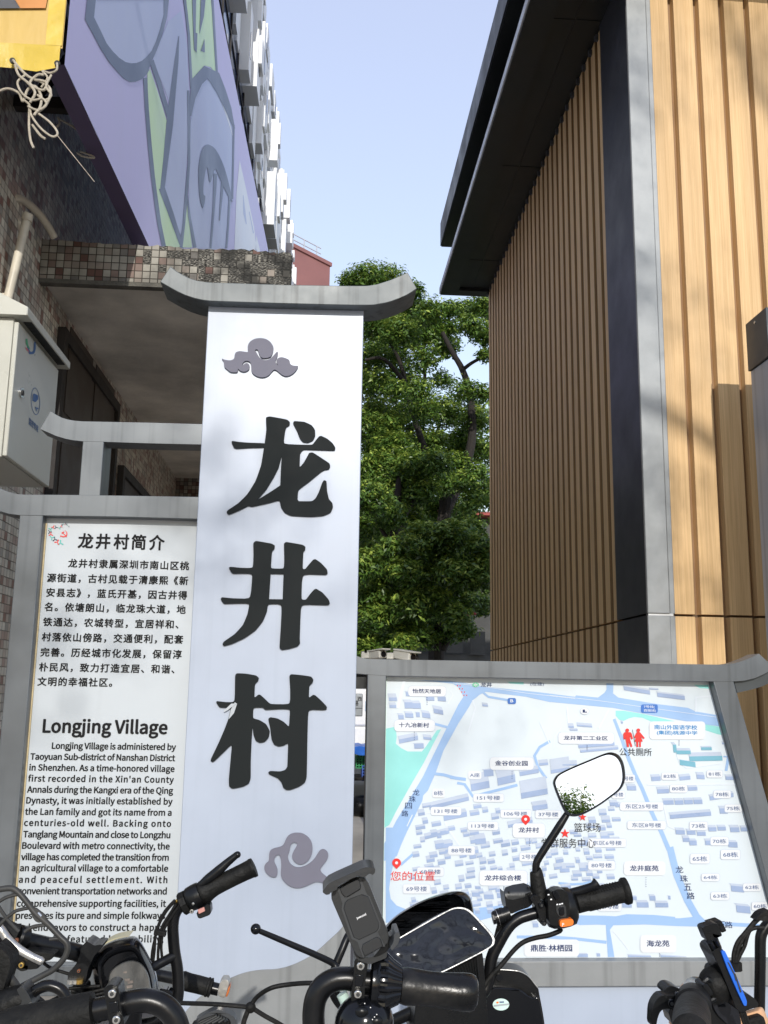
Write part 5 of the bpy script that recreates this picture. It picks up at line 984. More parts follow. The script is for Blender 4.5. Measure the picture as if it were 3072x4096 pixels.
def label(mb, k, tx, x, y, wpx, hpx, bold=.0, lev=.0034):
    (a, b), (c, d) = k([(x, y), (x + wpx, y + hpx)]); o = at(a, b, YM - lev); wx = at(c, b, YM - lev).x - o.x; hz = o.z - at(a, d, YM - lev).z
    v, f = glyphs(tx, bold); gw = v[:, 0].max() - v[:, 0].min(); gh = v[:, 1].max() - v[:, 1].min()
    m = MB(); put_text(m, tx, o, (wx / gw, 0, 0), (0, 0, hz / gh), bold, mode='center')
    m.build('map_lettering', M[INKS[id(mb)]], mp_, smooth=0)
INKS = {id(inkN): 'map_ink', id(inkG): 'map_grey', id(inkB): 'map_blue', id(inkK): 'black', id(inkW): 'map_plate', id(inkR): 'red'}
def leader(k, x, y0, y1):
    for y in np.linspace(y0, y1, 5):
        (a, b), = k([(x, y)]); put(inkN, ring_pts(a, b, 1.6, 1.6, 6), .0034)
for k, tx, r_, c_, wh, ld in ((kA, '怡然天地居', (430, 266, 708, 342), (566, 303), (210, 34), (568, 350, 402)), (kA, '十九冶新村', (327, 515, 626, 600), (472, 553), (222, 36), (474, 606, 660)), (kA, '金谷创业园', (1032, 790, 1355, 884), (1190, 834), (240, 38), (1195, 894, 948)), (kA, '龙井村', (1200, 1278, 1438, 1384), (1318, 1327), (152, 40), (1324, 1394, 1440)),
                              (kB, '龙井第二工业区', (63, 626, 487, 714), (272, 670), (336, 34), (282, 725, 760)), (kC, '龙井综合楼', (217, 1072, 570, 1184), (390, 1127), (270, 42), (398, 1192, 1215)), (kC, '龙井庭苑', (1283, 1006, 1587, 1108), (1432, 1056), (212, 44), (1445, 1125, 1190)), (kC, '鼎胜·林栖园', (549, 1583, 950, 1706), (748, 1645), (306, 52), None), (kD, '海龙苑', (562, 517, 870, 666), (714, 588), (196, 56), (728, 675, 720))):
    plate_(k, *r_); label(inkN, k, tx, *c_, *wh, bold=.02)
    if ld: leader(k, *ld)
plate_(kB, 757, 545, 1180, 680); label(inkB, kB, '南山外国语学校', 957, 588, 326, 36, .02); label(inkB, kB, '(集团)桃源中学', 967, 632, 308, 36, .02); leader(kB, 982, 688, 725)
for k, tx, x, y, w_, h in ((kA, 'A座', 920, 922, 72, 30), (kA, '8栋', 653, 1055, 68, 34), (kA, '151号楼', 1022, 1090, 170, 32), (kA, '131号楼', 708, 1188, 170, 32), (kA, '113号楼', 980, 1297, 170, 32), (kA, '106号楼', 1222, 1207, 170, 32), (kA, '37号楼', 1463, 1212, 146, 32), (kE, '88号楼', 1427, 78, 122, 28), (kE, '68号楼', 1240, 207, 122, 28), (kE, '69号楼', 1156, 310, 124, 30),
                           (kB, '82栋', 912, 960, 96, 30), (kB, '81栋', 1253, 943, 92, 30), (kB, '80栋', 978, 1055, 100, 32), (kB, '78栋', 1310, 1098, 100, 32), (kB, '东区25号楼', 698, 1190, 250, 34), (kB, '75栋', 1395, 1205, 100, 32), (kB, '东区8号楼', 735, 1333, 222, 34), (kB, '73栋', 1130, 1338, 104, 34), (kB, '70栋', 1290, 1455, 104, 34), (kB, '东区6号楼', 435, 1468, 220, 34), (kB, '号楼', 600, 978, 70, 32), (kB, '号楼', 520, 1100, 76, 32), (kDs, '68栋', 1578, 1846, 32, 11), (kDs, '65栋', 1512, 1855, 32, 11), (kD, '64栋', 1165, 20, 118, 34), (kD, '62栋', 1522, 105, 118, 36), (kD, '63栋', 1248, 180, 122, 36), (kD, '60栋', 1592, 268, 112, 38), (kC, '80号楼', 1118, 1035, 150, 34), (kC, '2号楼', 585, 972, 110, 34), (kC, 'C号楼', 1180, 1340, 128, 34)):
    plate_(k, x - w_ * .66, y - h * .95, x + w_ * .66, y + h * .95, 8, .0030); label(inkG, k, tx, x, y, w_, h, .010, .0036)
label(inkG, kA, '(在建)', 1380, 252, 100, 30, 0); label(inkN, kA, '龙井', 1005, 256, 82, 32, .008)
for i, (x, y) in enumerate(((487, 1050), (460, 1098), (432, 1148), (405, 1205))): label(inkN, kA, '龙珠四路'[i], x, y, 50, 44)
for i, (x, y) in enumerate(((2718, 3478), (2736, 3514), (2751, 3548), (2763, 3583))): label(inkN, lambda p: p, '龙珠五路'[i], x, y, 31, 27)
for i, (x, y) in enumerate(((1140, 422), (1200, 424), (1262, 426), (1322, 428))): label(inkN, kD, '龙珠五路'[i], x, y, 64, 56)
label(inkK, kB, '公共厕所', 652, 776, 245, 58, -.008, .0042); label(inkK, kC, '篮球场', 1013, 755, 195, 66, -.008, .0042); label(inkK, kC, '党群服务中心', 872, 870, 392, 68, -.008, .0042); label(inkR, kE, '您的位置', 1133, 232, 268, 56, -.004, .0042)
# badges, pins, stars, toilet figures
badge = MB()
for k, r_ in ((kA, (1162, 354, 1224, 398)), (kB, (693, 414, 820, 478))):
    (a, b), (c, d) = k([r_[:2], r_[2:]]); put(badge, rrect(a, b, c, d, 7), .0030)
label(inkW, kA, 'B', 1193, 375, 22, 22, .02); label(inkW, kB, '7号线(', 755, 433, 82, 24, .006); label(inkW, kB, '西丽线)', 760, 462, 92, 24, .006)
grn = MB(); (a, b), = kA([(926, 256)]); put(plate, ring_pts(a, b, 14, 10), .0029); put(grn, ring_pts(a, b, 13, 9.4), .0032)
put(plate, [(a - 1, b - 8), (a + 1, b - 8), (a + 1, b + 8), (a - 1, b + 8)], .0035); put(plate, stroke([(a - 7, b - 6), (a - 3, b), (a - 7, b + 6)], 2), .0036); put(plate, stroke([(a + 7, b - 6), (a + 3, b), (a + 7, b + 6)], 2), .0036); put(plate, [(a - 9, b - .8), (a + 9, b - .8), (a + 9, b + .8), (a - 9, b + .8)], .0037)
(a, b), = kB([(264, 465)]); put(edge, ring_pts(a, b, 18.5, 14), .0029); put(plate, ring_pts(a, b, 17.5, 13.2), .0032); put(inkN, [(a - 8, b - 6), (a + 1, b - 6), (a + 1, b + 2), (a + 9, b + 2), (a + 9, b + 6), (a - 8, b + 6)], .0035)
for i in range(4):
    for j in (0, 1): (p, q), = kA([(792 + i * 16 + j * 20, 262 + i * 24)]); put(inkR, ring_pts(p, q, 2.4, 3.2, 6), .0018)
def pin(k, x, y0, y1):
    (cx, t), (_, bt) = k([(x, y0), (x, y1)]); h = bt - t; r = h * .42
    o = [(cx, bt)] + [(cx + r * math.cos(th), t + r + r * math.sin(th)) for th in np.linspace(R(150), R(390), 18)]
    m = MB(); put(m, o, .0042); m.build('location_pin', M['red'], mp_, smooth=0); m = MB(); put(m, ring_pts(cx, t + r, r * .34, r * .34, 12), .0047); m.build('pin_dot', M['map_plate'], mp_, smooth=0)
pin(kA, 1295, 1216, 1292); pin(kE, 1035, 126, 190)
def star(k, x, y, r):
    (cx, cy), = k([(x, y)]); m = MB(); put(m, [(cx + (r if i % 2 == 0 else r * .4) * math.sin(i * math.pi / 5), cy - (r if i % 2 == 0 else r * .4) * math.cos(i * math.pi / 5)) for i in range(10)], .0042); m.build('red_star', M['red'], mp_, smooth=0)
star(kC, 978, 680, 17); star(kC, 848, 800, 20)
for cx, skirt in ((590, 0), (682, 1)):
    (a, b), = kB([(cx - (2 if not skirt else 10), 611)]); m = MB(); put(m, ring_pts(a, b, 7.5, 7.5, 14), .0042)
    if skirt: body = [(660, 625), (685, 625), (722, 670), (712, 678), (692, 655), (706, 697), (692, 697), (692, 738), (680, 738), (680, 697), (672, 697), (672, 738), (658, 738), (657, 697), (642, 697), (660, 655), (650, 672), (640, 662)]
    else: body = [(568, 625), (612, 625), (622, 635), (632, 675), (620, 680), (608, 645), (610, 680), (628, 735), (614, 738), (598, 690), (602, 738), (586, 738), (578, 690), (572, 655), (572, 680), (560, 678), (558, 638)]
    put(inkR, kB([(x + (4 if skirt else 0), y) for x, y in body]), .0044) if False else m.flat([at(x, y, YM - .0044) for x, y in kB(body)]); m.build('toilet_figure', M['red'], mp_, smooth=0)
put(inkK, kB(stroke([(628, 605), (650, 730)], 3)), .0042)
edge.build('map_icon_ring', M['map_edge'], mp_, smooth=0); plate.build('map_icon_ground', M['map_plate'], mp_, smooth=0); badge.build('map_badges', M['map_badge'], mp_, smooth=0); grn.build('map_metro_mark', M['green'], mp_, smooth=0)
for nm, mb_, mt in (('map_dotted_leaders', inkN, 'map_ink'), ('map_divider', inkK, 'black'), ('map_marks', inkR, 'red')): mb_.build(nm, M[mt], mp_, smooth=0)

# ================================================================ parked electric bikes
def sweep(pts, r, n=6, seg=16, caps=True):
    """tube through picture points (x, y, depth); r may be one radius or one per given point"""
    P = AT(pts); Q = catmull(P, n)
    if hasattr(r, '__len__'):
        rr_ = []
        for i in range(len(r) - 1): rr_ += [r[i] + (r[i+1] - r[i]) * k / n for k in range(n)]
        rr_.append(r[-1])
    else: rr_ = r
    m = MB(); m.tube(Q, rr_, seg, caps); return m
def px(v, Y): return v * Y / F                        # picture length -> metres at depth Y
def slabp(pts, Y, th): m = MB(); m.prism(AT(pts, Y), (0, th, 0)); return m
def bolt(parent, x, y, Y, rpx, mt='bolt', name='bolt'):
    p = at(x, y, Y); r = px(rpx, Y); m = MB(); m.cyl(p, p + Vector((0, .006, 0)), r, seg=14); b = m.build(name, M[mt], parent, bevel=.0008)
    m = MB(); m.cyl(p - Vector((0, .0006, 0)), p + Vector((0, .001, 0)), r * .5, seg=6); m.build('socket', M['dark'], b, smooth=0); return b
def undercarriage(t, x, y, top, wheel_y=None):
    """steering stem, fork and front wheel below the picture's edge"""
    wy = y if wheel_y is None else wheel_y
    m = MB(); m.cyl((x, y, top), (x, wy + .0, .72), .02); m.build('steering_stem', M['bar'], t)
    m = MB()
    for s in (-1, 1): m.tube([(x, wy, .72), (x + s * .055, wy, .66), (x + s * .055, wy + .08, .25)], .014, 10)
    m.build('fork', M['bar'], t)
    c = Vector((x, wy + .08, .25)); m = MB(); m.tube([c + Vector((0, math.cos(a) * .20, math.sin(a) * .20)) for a in np.linspace(0, 2 * math.pi, 41)], .045, 12, False); w_ = m.build('wheel', M['rubber'], t)
    m = MB(); m.cyl(c - Vector((.05, 0, 0)), c + Vector((.05, 0, 0)), .045); m.build('hub', M['silver'], w_)
    m = MB()
    for k in range(5):
        a = k * 2 * math.pi / 5; d = Vector((0, math.cos(a), math.sin(a))); m.cyl(c + d * .04, c + d * .17, .012)
    m.build('spoke', M['bar'], w_)

# ---------------------------------------------------------------- nearest bike: swept bar, chunky grips, phone holder
N = 1.0
A = thing('electric_bike', 'nearest black electric bike with high swept handlebar, chunky grips and a phone holder', 'electric bike', (at(985, 4096, N).x, N, 0), 'parked electric bikes')
hb = [(1500, 3926, N), (1439, 3922, N), (1385, 3914, N), (1335, 3920, N), (1292, 3946, N), (1264, 3992, N), (1254, 4050, N), (1256, 4120, N), (1262, 4230, N), (1230, 4340, N), (1120, 4390, N), (985, 4400, N), (850, 4390, N), (740, 4330, N), (722, 4210, N), (718, 4135, N), (698, 4072, N), (657, 4026, N), (596, 4003, N), (536, 4006, N), (482, 4020, N), (400, 4037, N), (300, 4057, N), (200, 4078, N)]
sweep(hb, .0109, 6, 20).build('handlebar', M['bar'], A)
undercarriage(A, at(985, 4400, N).x, N + .02, at(985, 4400, N).z, N + .25)
kf = K(1350, 3700, 600)
def clamp(cx0, cy0, cx1, cy1, w_, Y):
    d = Vector((cx1 - cx0, cy1 - cy0)).normalized(); nn = Vector((-d.y, d.x)) * w_; e = d * 26
    o = [(cx0 - e.x + nn.x * .9, cy0 - e.y + nn.y * .9), (cx0 - e.x * 1.5, cy0 - e.y * 1.5), (cx0 - e.x - nn.x * .9, cy0 - e.y - nn.y * .9), (cx0 - nn.x, cy0 - nn.y), ((cx0+cx1)/2 - nn.x * .92, (cy0+cy1)/2 - nn.y * .92), (cx1 - nn.x, cy1 - nn.y), (cx1 + e.x - nn.x * .9, cy1 + e.y - nn.y * .9), (cx1 + e.x * 1.5, cy1 + e.y * 1.5), (cx1 + e.x + nn.x * .9, cy1 + e.y + nn.y * .9), (cx1 + nn.x, cy1 + nn.y), ((cx0+cx1)/2 + nn.x * .92, (cy0+cy1)/2 + nn.y * .92), (cx0 + nn.x, cy0 + nn.y)]
    m = slabp(sm2(o, 4), Y - .021, .026); c = m.build('bar_clamp', M['plastic'], A, bevel=.002)
    (ax, ay), (bx, by) = (cx0 + (cx1-cx0)*.3, cy0 + (cy1-cy0)*.3), (cx0 + (cx1-cx0)*.7, cy0 + (cy1-cy0)*.7)
    slabp([(ax + nn.x*.6, ay + nn.y*.6), (ax - nn.x*.6, ay - nn.y*.6), (bx - nn.x*.6, by - nn.y*.6), (bx + nn.x*.6, by + nn.y*.6)], Y - .0228, .002).build('clamp_plate', M['gloss'], c, bevel=.0006)
    bolt(c, cx0, cy0, Y - .027, 15); bolt(c, cx1, cy1, Y - .027, 15)
clamp(1443, 3866, 1432, 3979, 27, N); clamp(447, 3977, 464, 4082, 30, N)
# ribbed collar beside the right clamp: body of revolution with ribs
def lathe(pts, rad, seg=40, rib=0.0, nr=20):
    P = AT(pts); m = MB(); loops = []
    ax = (P[-1] - P[0]).normalized(); a = ax.cross(Vector((0, 0, 1))).normalized(); b = a.cross(ax).normalized()
    for p, r in zip(P, rad):
        loops.append([p + (a * math.cos(2*math.pi*k/seg) + b * math.sin(2*math.pi*k/seg)) * (r * (1 + rib * (1 if (k * nr // seg * 2) % 2 == 0 and (k * nr * 2 // seg) % 2 == 0 else 0))) for k in range(seg)])
    m.rings(loops); return m
lathe([(1476, 3926, N), (1482, 3926, N), (1500, 3928, N), (1512, 3929, N)], [.022, .027, .0275, .0265], 40).build('collar', M['gloss'], A)
lathe([(1508, 3929, N), (1524, 3930, N), (1540, 3932, N), (1566, 3935, N), (1585, 3937, N), (1600, 3939, N)], [.0255, .0262, .0258, .021, .0185, .0165], 80, .07, 20).build('ribbed_collar', M['gloss'], A, smooth=20)
lathe([(1598, 3941, N), (1603, 3942, N), (1625, 3945, N), (1660, 3948, N), (1712, 3954, N), (1765, 3960, N), (1815, 3965, N), (1850, 3968, N), (1880, 3970, N), (1898, 3971, N), (1907, 3972, N), (1909, 3972, N)], [.012, .0160, .0172, .0166, .0158, .0160, .0168, .0174, .0172, .0155, .0115, .004], 32).build('grip', mat('worn_grip_rubber', (.006, .006, .006), .30, 0, .3, 10, .08, 90, dust=.07, spec=.3), A, smooth=50)
lathe([(380, 4040, N), (374, 4042, N), (330, 4051, N), (240, 4070, N), (150, 4090, N), (60, 4108, N), (10, 4120, N), (-10, 4124, N)], [.0125, .0168, .0175, .0172, .0176, .018, .0165, .006], 32).build('grip', M['rubber'], A, smooth=50)
# switch pod under the right clamp
m = MB(); p = at(1458, 4092, N - .012); m.ball(p, .0255, 1.12, 1, 1.05, 28, 16); pod = m.build('switch_pod', M['gloss'], A)
for x, y, mt in ((1447, 4048, 'dark'), (1506, 4086, 'dark')):
    m = MB(); q = at(x, y, N - .033); m.ball(q, .0062, 1, .55, .8, 14, 8); m.build('button', M['plastic'], pod)
m = MB()
for x, y in ((1459, 4014), (1482, 4030), (1507, 4058), (1498, 4068), (1490, 4078)): m.flat([at(x + a, y + b, N - .0385) for a, b in ((-2, -2), (2, -2), (2, 2), (-2, 2))])
m.build('switch_mark', M['white_ink'], pod, smooth=0)
m = MB(); p, q = at(1367, 3975, N + .01), at(1388, 4020, N + .01); m.cyl(p, q, .0055); m.build('brake_sensor', M['sticker'], A)
# phone holder
kq = K(1250, 3430, 500); PH = [(250, 500), (272, 455), (330, 415), (480, 345), (610, 280), (690, 268), (742, 335), (800, 480), (1008, 1000), (1015, 1080), (992, 1150), (850, 1235), (700, 1322), (640, 1335), (590, 1300), (535, 1215), (400, 900), (252, 560)]
ph = slabp(chaikin(kq(PH), 1, .2), N - .035, .018).build('phone_holder', M['greyplas'], A, bevel=.003)
slabp(chaikin(kq([(258, 450), (330, 395), (560, 255), (700, 262), (690, 300), (480, 400), (330, 470), (262, 500)]), 1), N - .030, .02).build('holder_back', M['plastic'], ph)
slabp(kq([(330, 425), (360, 400), (385, 480), (430, 530), (470, 528), (640, 425), (645, 370), (612, 285), (640, 272), (715, 470), (742, 510), (765, 522), (905, 880), (897, 945), (865, 990), (905, 1070), (965, 1178), (940, 1188), (905, 1082), (862, 1052), (668, 1152), (650, 1215), (690, 1318), (668, 1330), (600, 1130), (570, 1105), (520, 1085), (385, 690), (395, 620), (380, 560)]), N - .0362, .002).build('holder_web', M['midgrey'], ph, smooth=0)
for pl_ in ([(360, 412), (578, 290), (612, 290), (640, 370), (634, 420), (462, 525), (430, 525), (390, 480)], [(430, 600), (470, 560), (655, 490), (740, 520), (885, 880), (880, 940), (850, 985), (622, 1095), (545, 1060), (413, 680)], [(668, 1152), (850, 1055), (903, 1078), (938, 1180), (692, 1312), (650, 1218)]):
    slabp(kq(pl_), N - .0375, .004).build('grip_pad', M['pad'], ph, bevel=.0006)
slabp(chaikin(kq([(128, 458), (205, 352), (300, 302), (500, 213), (690, 130), (770, 128), (835, 148), (828, 205), (800, 232), (758, 212), (700, 258), (655, 262), (610, 240), (480, 300), (340, 375), (325, 430), (262, 455), (240, 468), (225, 490), (180, 498)]), 1, .15), N - .055, .042).build('top_jaw', M['greyplas'], ph, bevel=.0025)
slabp(chaikin(kq([(1085, 1002), (1150, 988), (1168, 1050), (1140, 1145), (1055, 1248), (1028, 1195), (1075, 1125)]), 1, .15), N - .052, .035).build('side_jaw', M['midgrey'], ph, bevel=.002)
slabp(chaikin(kq([(990, 1080), (1090, 1010), (1075, 1120), (1030, 1190), (985, 1250), (900, 1300), (800, 1330), (900, 1210)]), 1, .15), N - .028, .02).build('jaw_arm', M['plastic'], ph, bevel=.002)
slabp(chaikin(kq([(545, 1235), (640, 1335), (760, 1330), (990, 1240), (985, 1330), (860, 1380), (760, 1420), (640, 1380), (575, 1330)]), 1, .15), N - .026, .028).build('holder_foot', M['greyplas'], ph, bevel=.002)
m = MB(); q0 = at(*kq([(588, 822)])[0], N - .0378); q1 = at(*kq([(716, 762)])[0], N - .0378); d = (q1 - q0); L = d.length; d.normalize(); u = Vector((0, -1, 0)).cross(d); u = u if u.z > 0 else -u
v, f = glyphs('jowusol', .01); gw = v[:, 0].max() - v[:, 0].min(); put_text(m, 'jowusol', q0, d * (L / gw), u * (L / gw) * .95, .01); m.build('holder_lettering', M['white_ink'], ph, smooth=0)
# brake cables branching below the bar
for pts, r in (([(640, 4006, 1.06), (720, 4012, 1.06), (865, 4017, 1.05), (991, 4028, 1.05), (1012, 4030, 1.05)], .0022), ([(1002, 4027, 1.05), (1027, 3989, 1.05), (1082, 3953, 1.04), (1154, 3938, 1.04), (1240, 3932, 1.03), (1330, 3935, 1.03)], .0023), ([(995, 4035, 1.05), (985, 4060, 1.05), (973, 4100, 1.05), (965, 4200, 1.05)], .0026), ([(1014, 4035, 1.05), (1060, 4064, 1.05), (1121, 4098, 1.05), (1200, 4150, 1.05)], .0023)):
    sweep(pts, r, 6, 10).build('brake_cable', M['rubber'], A)
m = MB(); p = at(1002, 4030, 1.05); m.ball(p, .0046, 1.2, 1, 1.2, 12, 8); m.build('cable_joint', M['rubber'], A)

# ---------------------------------------------------------------- electric scooter with mirror and wide display
B_ = 1.9
SC = thing('electric_scooter', 'black electric scooter with raised mirror, wide filmed display and orange switch', 'electric scooter', (at(1700, 4096, B_).x, B_, 0))
sweep([(1560, 4090, 1.95), (1700, 4030, 1.93), (1900, 3990, 1.9), (1952, 3930, B_), (1966, 3835, B_), (1999, 3765, B_), (2036, 3705, B_), (2074, 3674, B_), (2113, 3660, B_), (2160, 3648, B_), (2240, 3632, B_)], .0112, 6, 18).build('handlebar', M['bar'], SC)
undercarriage(SC, at(1690, 4096, B_).x, B_ + .06, .95, B_ + .15)
lathe([(2178, 3645, B_), (2182, 3644, B_), (2200, 3640, B_), (2235, 3633, B_), (2262, 3627, B_), (2286, 3622, B_), (2298, 3619, B_), (2300, 3619, B_)], [.020, .029, .034, .0362, .0358, .0335, .026, .018], 36).build('switch_housing', M['plastic'], SC, smooth=50)
ks = K(1900, 3450, 700)
m = slabp(chaikin(ks([(690, 300), (760, 255), (830, 252), (880, 290), (900, 420), (890, 540), (800, 600), (720, 600), (700, 560)]), 2), B_ - .041, .03); m.build('switch_face', M['plastic'], SC, bevel=.004)
m = slabp(chaikin(ks([(735, 285), (770, 262), (800, 300), (808, 345), (770, 358), (745, 320)]), 1), B_ - .047, .01); m.build('button', M['gloss'], SC, bevel=.0015)
m = slabp(chaikin(ks([(768, 400), (840, 392), (862, 420), (868, 520), (800, 512), (772, 470)]), 1), B_ - .0425, .004); m.build('button_bezel', M['greyplas'], SC)
m = slabp(chaikin(ks([(792, 430), (846, 418), (852, 500), (805, 510)]), 1), B_ - .046, .008); m.build('button', M['gloss'], SC, bevel=.0015)
m = slabp(chaikin(ks([(806, 548), (925, 534), (936, 560), (930, 596), (830, 614), (806, 606)]), 2), B_ - .05, .022); osw = m.build('orange_switch', M['orange_sw'], SC, bevel=.002)
m = MB(); put_text(m, 'P', at(*ks([(836, 590)])[0], B_ - .0507), (.009, 0, 0), (0, 0, .009), 0, mode='center'); m.build('switch_letter', M['white_ink'], osw, smooth=0)
m = MB()
for x, y in ((697, 305), (722, 350), (780, 398), (805, 396), (826, 390)): m.flat([at(*ks([(x + a, y + b)])[0], B_ - .0443) for a, b in ((-8, -5), (8, -7), (8, 5), (-8, 7))])
m.build('switch_mark', M['white_ink'], SC, smooth=0)
gpts = [(2298, 3613), (2306, 3611), (2345, 3602), (2350, 3601), (2380, 3594), (2420, 3584), (2460, 3574), (2486, 3568), (2492, 3567), (2498, 3565), (2512, 3562), (2516, 3561)]
lathe([(x, y, B_) for x, y in gpts], [.015, .0195, .0190, .0205, .0202, .0196, .0196, .0200, .0235, .0252, .0245, .012], 32).build('grip', M['rubber'], SC, smooth=40)
# moulded chevron ridges on the grip
m = MB()
ax = at(2500, 3565, B_) - at(2345, 3602, B_); L = ax.length; ax.normalize(); a_ = ax.cross(Vector((0, 0, 1))).normalized(); b_ = a_.cross(ax).normalized(); g0 = at(2350, 3601, B_)
for i in range(13):
    for sgn in (1, -1):
        pth = []
        for j in range(9):
            th = R(100 + sgn * (j * 11 - 8) ) if False else R(180 - 90 + (j * 20)); s = i / 13 + sgn * .22 * (j / 8) * 1.0
            if 0 < s < 1 and ((sgn == 1 and i < 8) or (sgn == -1 and i >= 6)): pth.append(g0 + ax * (L * .92 * s) + (a_ * math.cos(R(40 + j * 34)) + b_ * math.sin(R(40 + j * 34))) * .0203)
        if len(pth) > 3: m.tube(pth, .0011, 6)
m.build('grip_ridge', M['rubber'], SC)
sweep([(2270, 3575, B_ - .0), (2330, 3560, B_ - .01), (2370, 3545, B_ - .02), (2388, 3533, B_ - .02)], [.008, .0085, .0075, .011], 6, 12).build('brake_lever', M['bar'], SC)
# mirror on its stem
sweep([(2272, 3250, B_), (2240, 3300, B_), (2195, 3370, B_), (2158, 3428, B_), (2145, 3456, B_), (2143, 3500, B_)], [.0058, .0075, .0075, .0072, .0072, .0072], 6, 14).build('mirror_stem', M['bar'], SC)
sweep([(2143, 3484, B_), (2145, 3492, B_), (2152, 3545, B_), (2160, 3590, B_)], [.0105, .0125, .0150, .0165], 5, 16).build('rubber_boot', M['rubber'], SC)
gl = kC([(770, 425), (782, 392), (812, 362), (900, 318), (1050, 255), (1130, 222), (1180, 212), (1228, 228), (1260, 270), (1276, 330), (1278, 405), (1250, 470), (1180, 528), (1100, 585), (1020, 632), (960, 658), (905, 664), (862, 645), (832, 595), (800, 520), (778, 460)])
mir_c = at(2355, 3135, B_); MN = Vector((-.06, -1, .235)).normalized()   # the glass leans back and looks up at the sky
MP = lambda pts, off: [on_plane(x, y, mir_c + MN * off, MN) for x, y in pts]
o0 = sm2(gl, 3); cgx = sum(p[0] for p in o0) / len(o0); cgy = sum(p[1] for p in o0) / len(o0)
sc_ = lambda f: [(cgx + (x - cgx) * f, cgy + (y - cgy) * f) for x, y in o0]
m = MB(); m.rings([MP(sc_(.965), .0005), MP(sc_(1.035), .002), MP(sc_(1.05), -.004), MP(sc_(1.0), -.014), MP(sc_(.72), -.026), MP(sc_(.3), -.030)], False, True)
mh = m.build('mirror_shell', M['plastic'], SC, smooth=60)
m = MB(); m.flat(MP(sc_(.985), .0)); m.build('mirror_glass', M['mirror'], mh, smooth=0)
# brake fluid reservoir, clamp, banjo bolt and hose
k7 = K(1850, 3450, 400, 1370)
m = slabp(chaikin(k7([(572, 420), (620, 465), (690, 472), (960, 400), (985, 410), (985, 500), (930, 610), (800, 650), (650, 715), (602, 640)]), 1, .2), B_ - .005, .05); m.build('fluid_reservoir', M['plastic'], SC, bevel=.003)
la = AT(k7([(575, 425), (570, 395), (600, 352), (700, 325), (870, 303), (940, 330), (978, 385), (975, 402), (820, 445), (700, 472), (625, 468)]), B_ - .006)
m = MB(); loop0 = [v + Vector((0, (v.z - la[0].z) * 1.2 if v.z > la[0].z else 0, 0)) for v in la]; m.rings([[v - Vector((0, 0, .006)) for v in loop0], loop0]); lid_ = m.build('reservoir_lid', M['greyplas'], SC, bevel=.0012)
for x, y in ((640, 412), (910, 345)): bolt(lid_, *k7([(x, y)])[0], B_ - .008, 4, 'plastic', 'screw')
m = MB(); P_ = AT(k7([(640, 690), (600, 705), (560, 720), (520, 730), (480, 745), (440, 760), (412, 766)]), B_); 
for a, b, r in ((0, 1, .014), (1, 2, .013), (2, 3, .0145), (3, 4, .0145), (4, 5, .013), (5, 6, .0115)): m.cyl(P_[a], P_[b], r, seg=8 if a == 5 else 18)
m.build('banjo_bolt', M['plastic'], SC, smooth=25)
m = MB(); m.cyl(P_[3] , P_[4] , .0148, seg=18) if False else m.cyl(P_[4] + (P_[3]-P_[4]) * .05, P_[4] - (P_[3]-P_[4]) * .06, .0152, seg=20); m.build('washer', M['silver'], SC)
sweep([(2004, 3668, B_ + .004), (2006, 3690, B_ + .006), (1998, 3710, B_ + .01), (1990, 3740, B_ + .015), (1975, 3800, B_ + .02)], .006, 6, 10).build('brake_hose', M['rubber'], SC)
m = slabp(chaikin(k7([(920, 505), (960, 450), (1020, 440), (1090, 530), (1130, 600), (1158, 650), (1150, 830), (1110, 880), (1060, 830), (1045, 740), (1000, 600)]), 1), B_ - .022, .045); cl_ = m.build('lever_clamp', M['plastic'], SC, bevel=.002)
bolt(cl_, *k7([(1085, 588)])[0], B_ - .03, 10, 'gloss'); bolt(cl_, *k7([(1122, 835)])[0], B_ - .03, 10, 'gloss')
sweep([(2246, 3714, B_), (2238, 3724, B_), (2195, 3741, B_), (2140, 3752, B_), (2095, 3768, B_), (2058, 3798, B_), (2005, 3860, B_ - .01), (1955, 3915, B_ - .015), (1930, 3960, B_ - .02)], [.003, .0045, .0045, .0044, .0044, .0044, .0044, .0044, .0044], 6, 12).build('throttle_cable', M['rubber'], SC)
# wide display under loose film, its silver rim, the visor and the ribbed steering cover
DN = Vector((.10, -1, .42)).normalized(); DC = at(1740, 3790, 1.80)
DP = lambda pts, off: [on_plane(x, y, DC + DN * off, DN) for x, y in pts]
dsp = kE([(930, 700), (960, 660), (1060, 600), (1200, 520), (1330, 448), (1385, 424), (1440, 424), (1485, 448), (1555, 520), (1615, 590), (1625, 630), (1600, 665), (1480, 730), (1340, 800), (1280, 822), (1180, 830), (1050, 822), (960, 790)])
o1 = sm2(dsp, 3); c1x = sum(p[0] for p in o1) / len(o1); c1y = sum(p[1] for p in o1) / len(o1); sd = lambda f: [(c1x + (x - c1x) * f, c1y + (y - c1y) * f) for x, y in o1]
m = MB(); m.rings([DP(sd(.955), .0), DP(sd(.965), .003), DP(sd(1.0), .003), DP(sd(1.01), -.004), DP(sd(1.0), -.013), DP(sd(.97), -.015)], False, True); dr = m.build('display_rim', M['silver'], SC, smooth=50)
m = MB(); m.flat(DP(sd(.972), .0006)); m.build('display_glass', M['gloss'], dr, smooth=0)
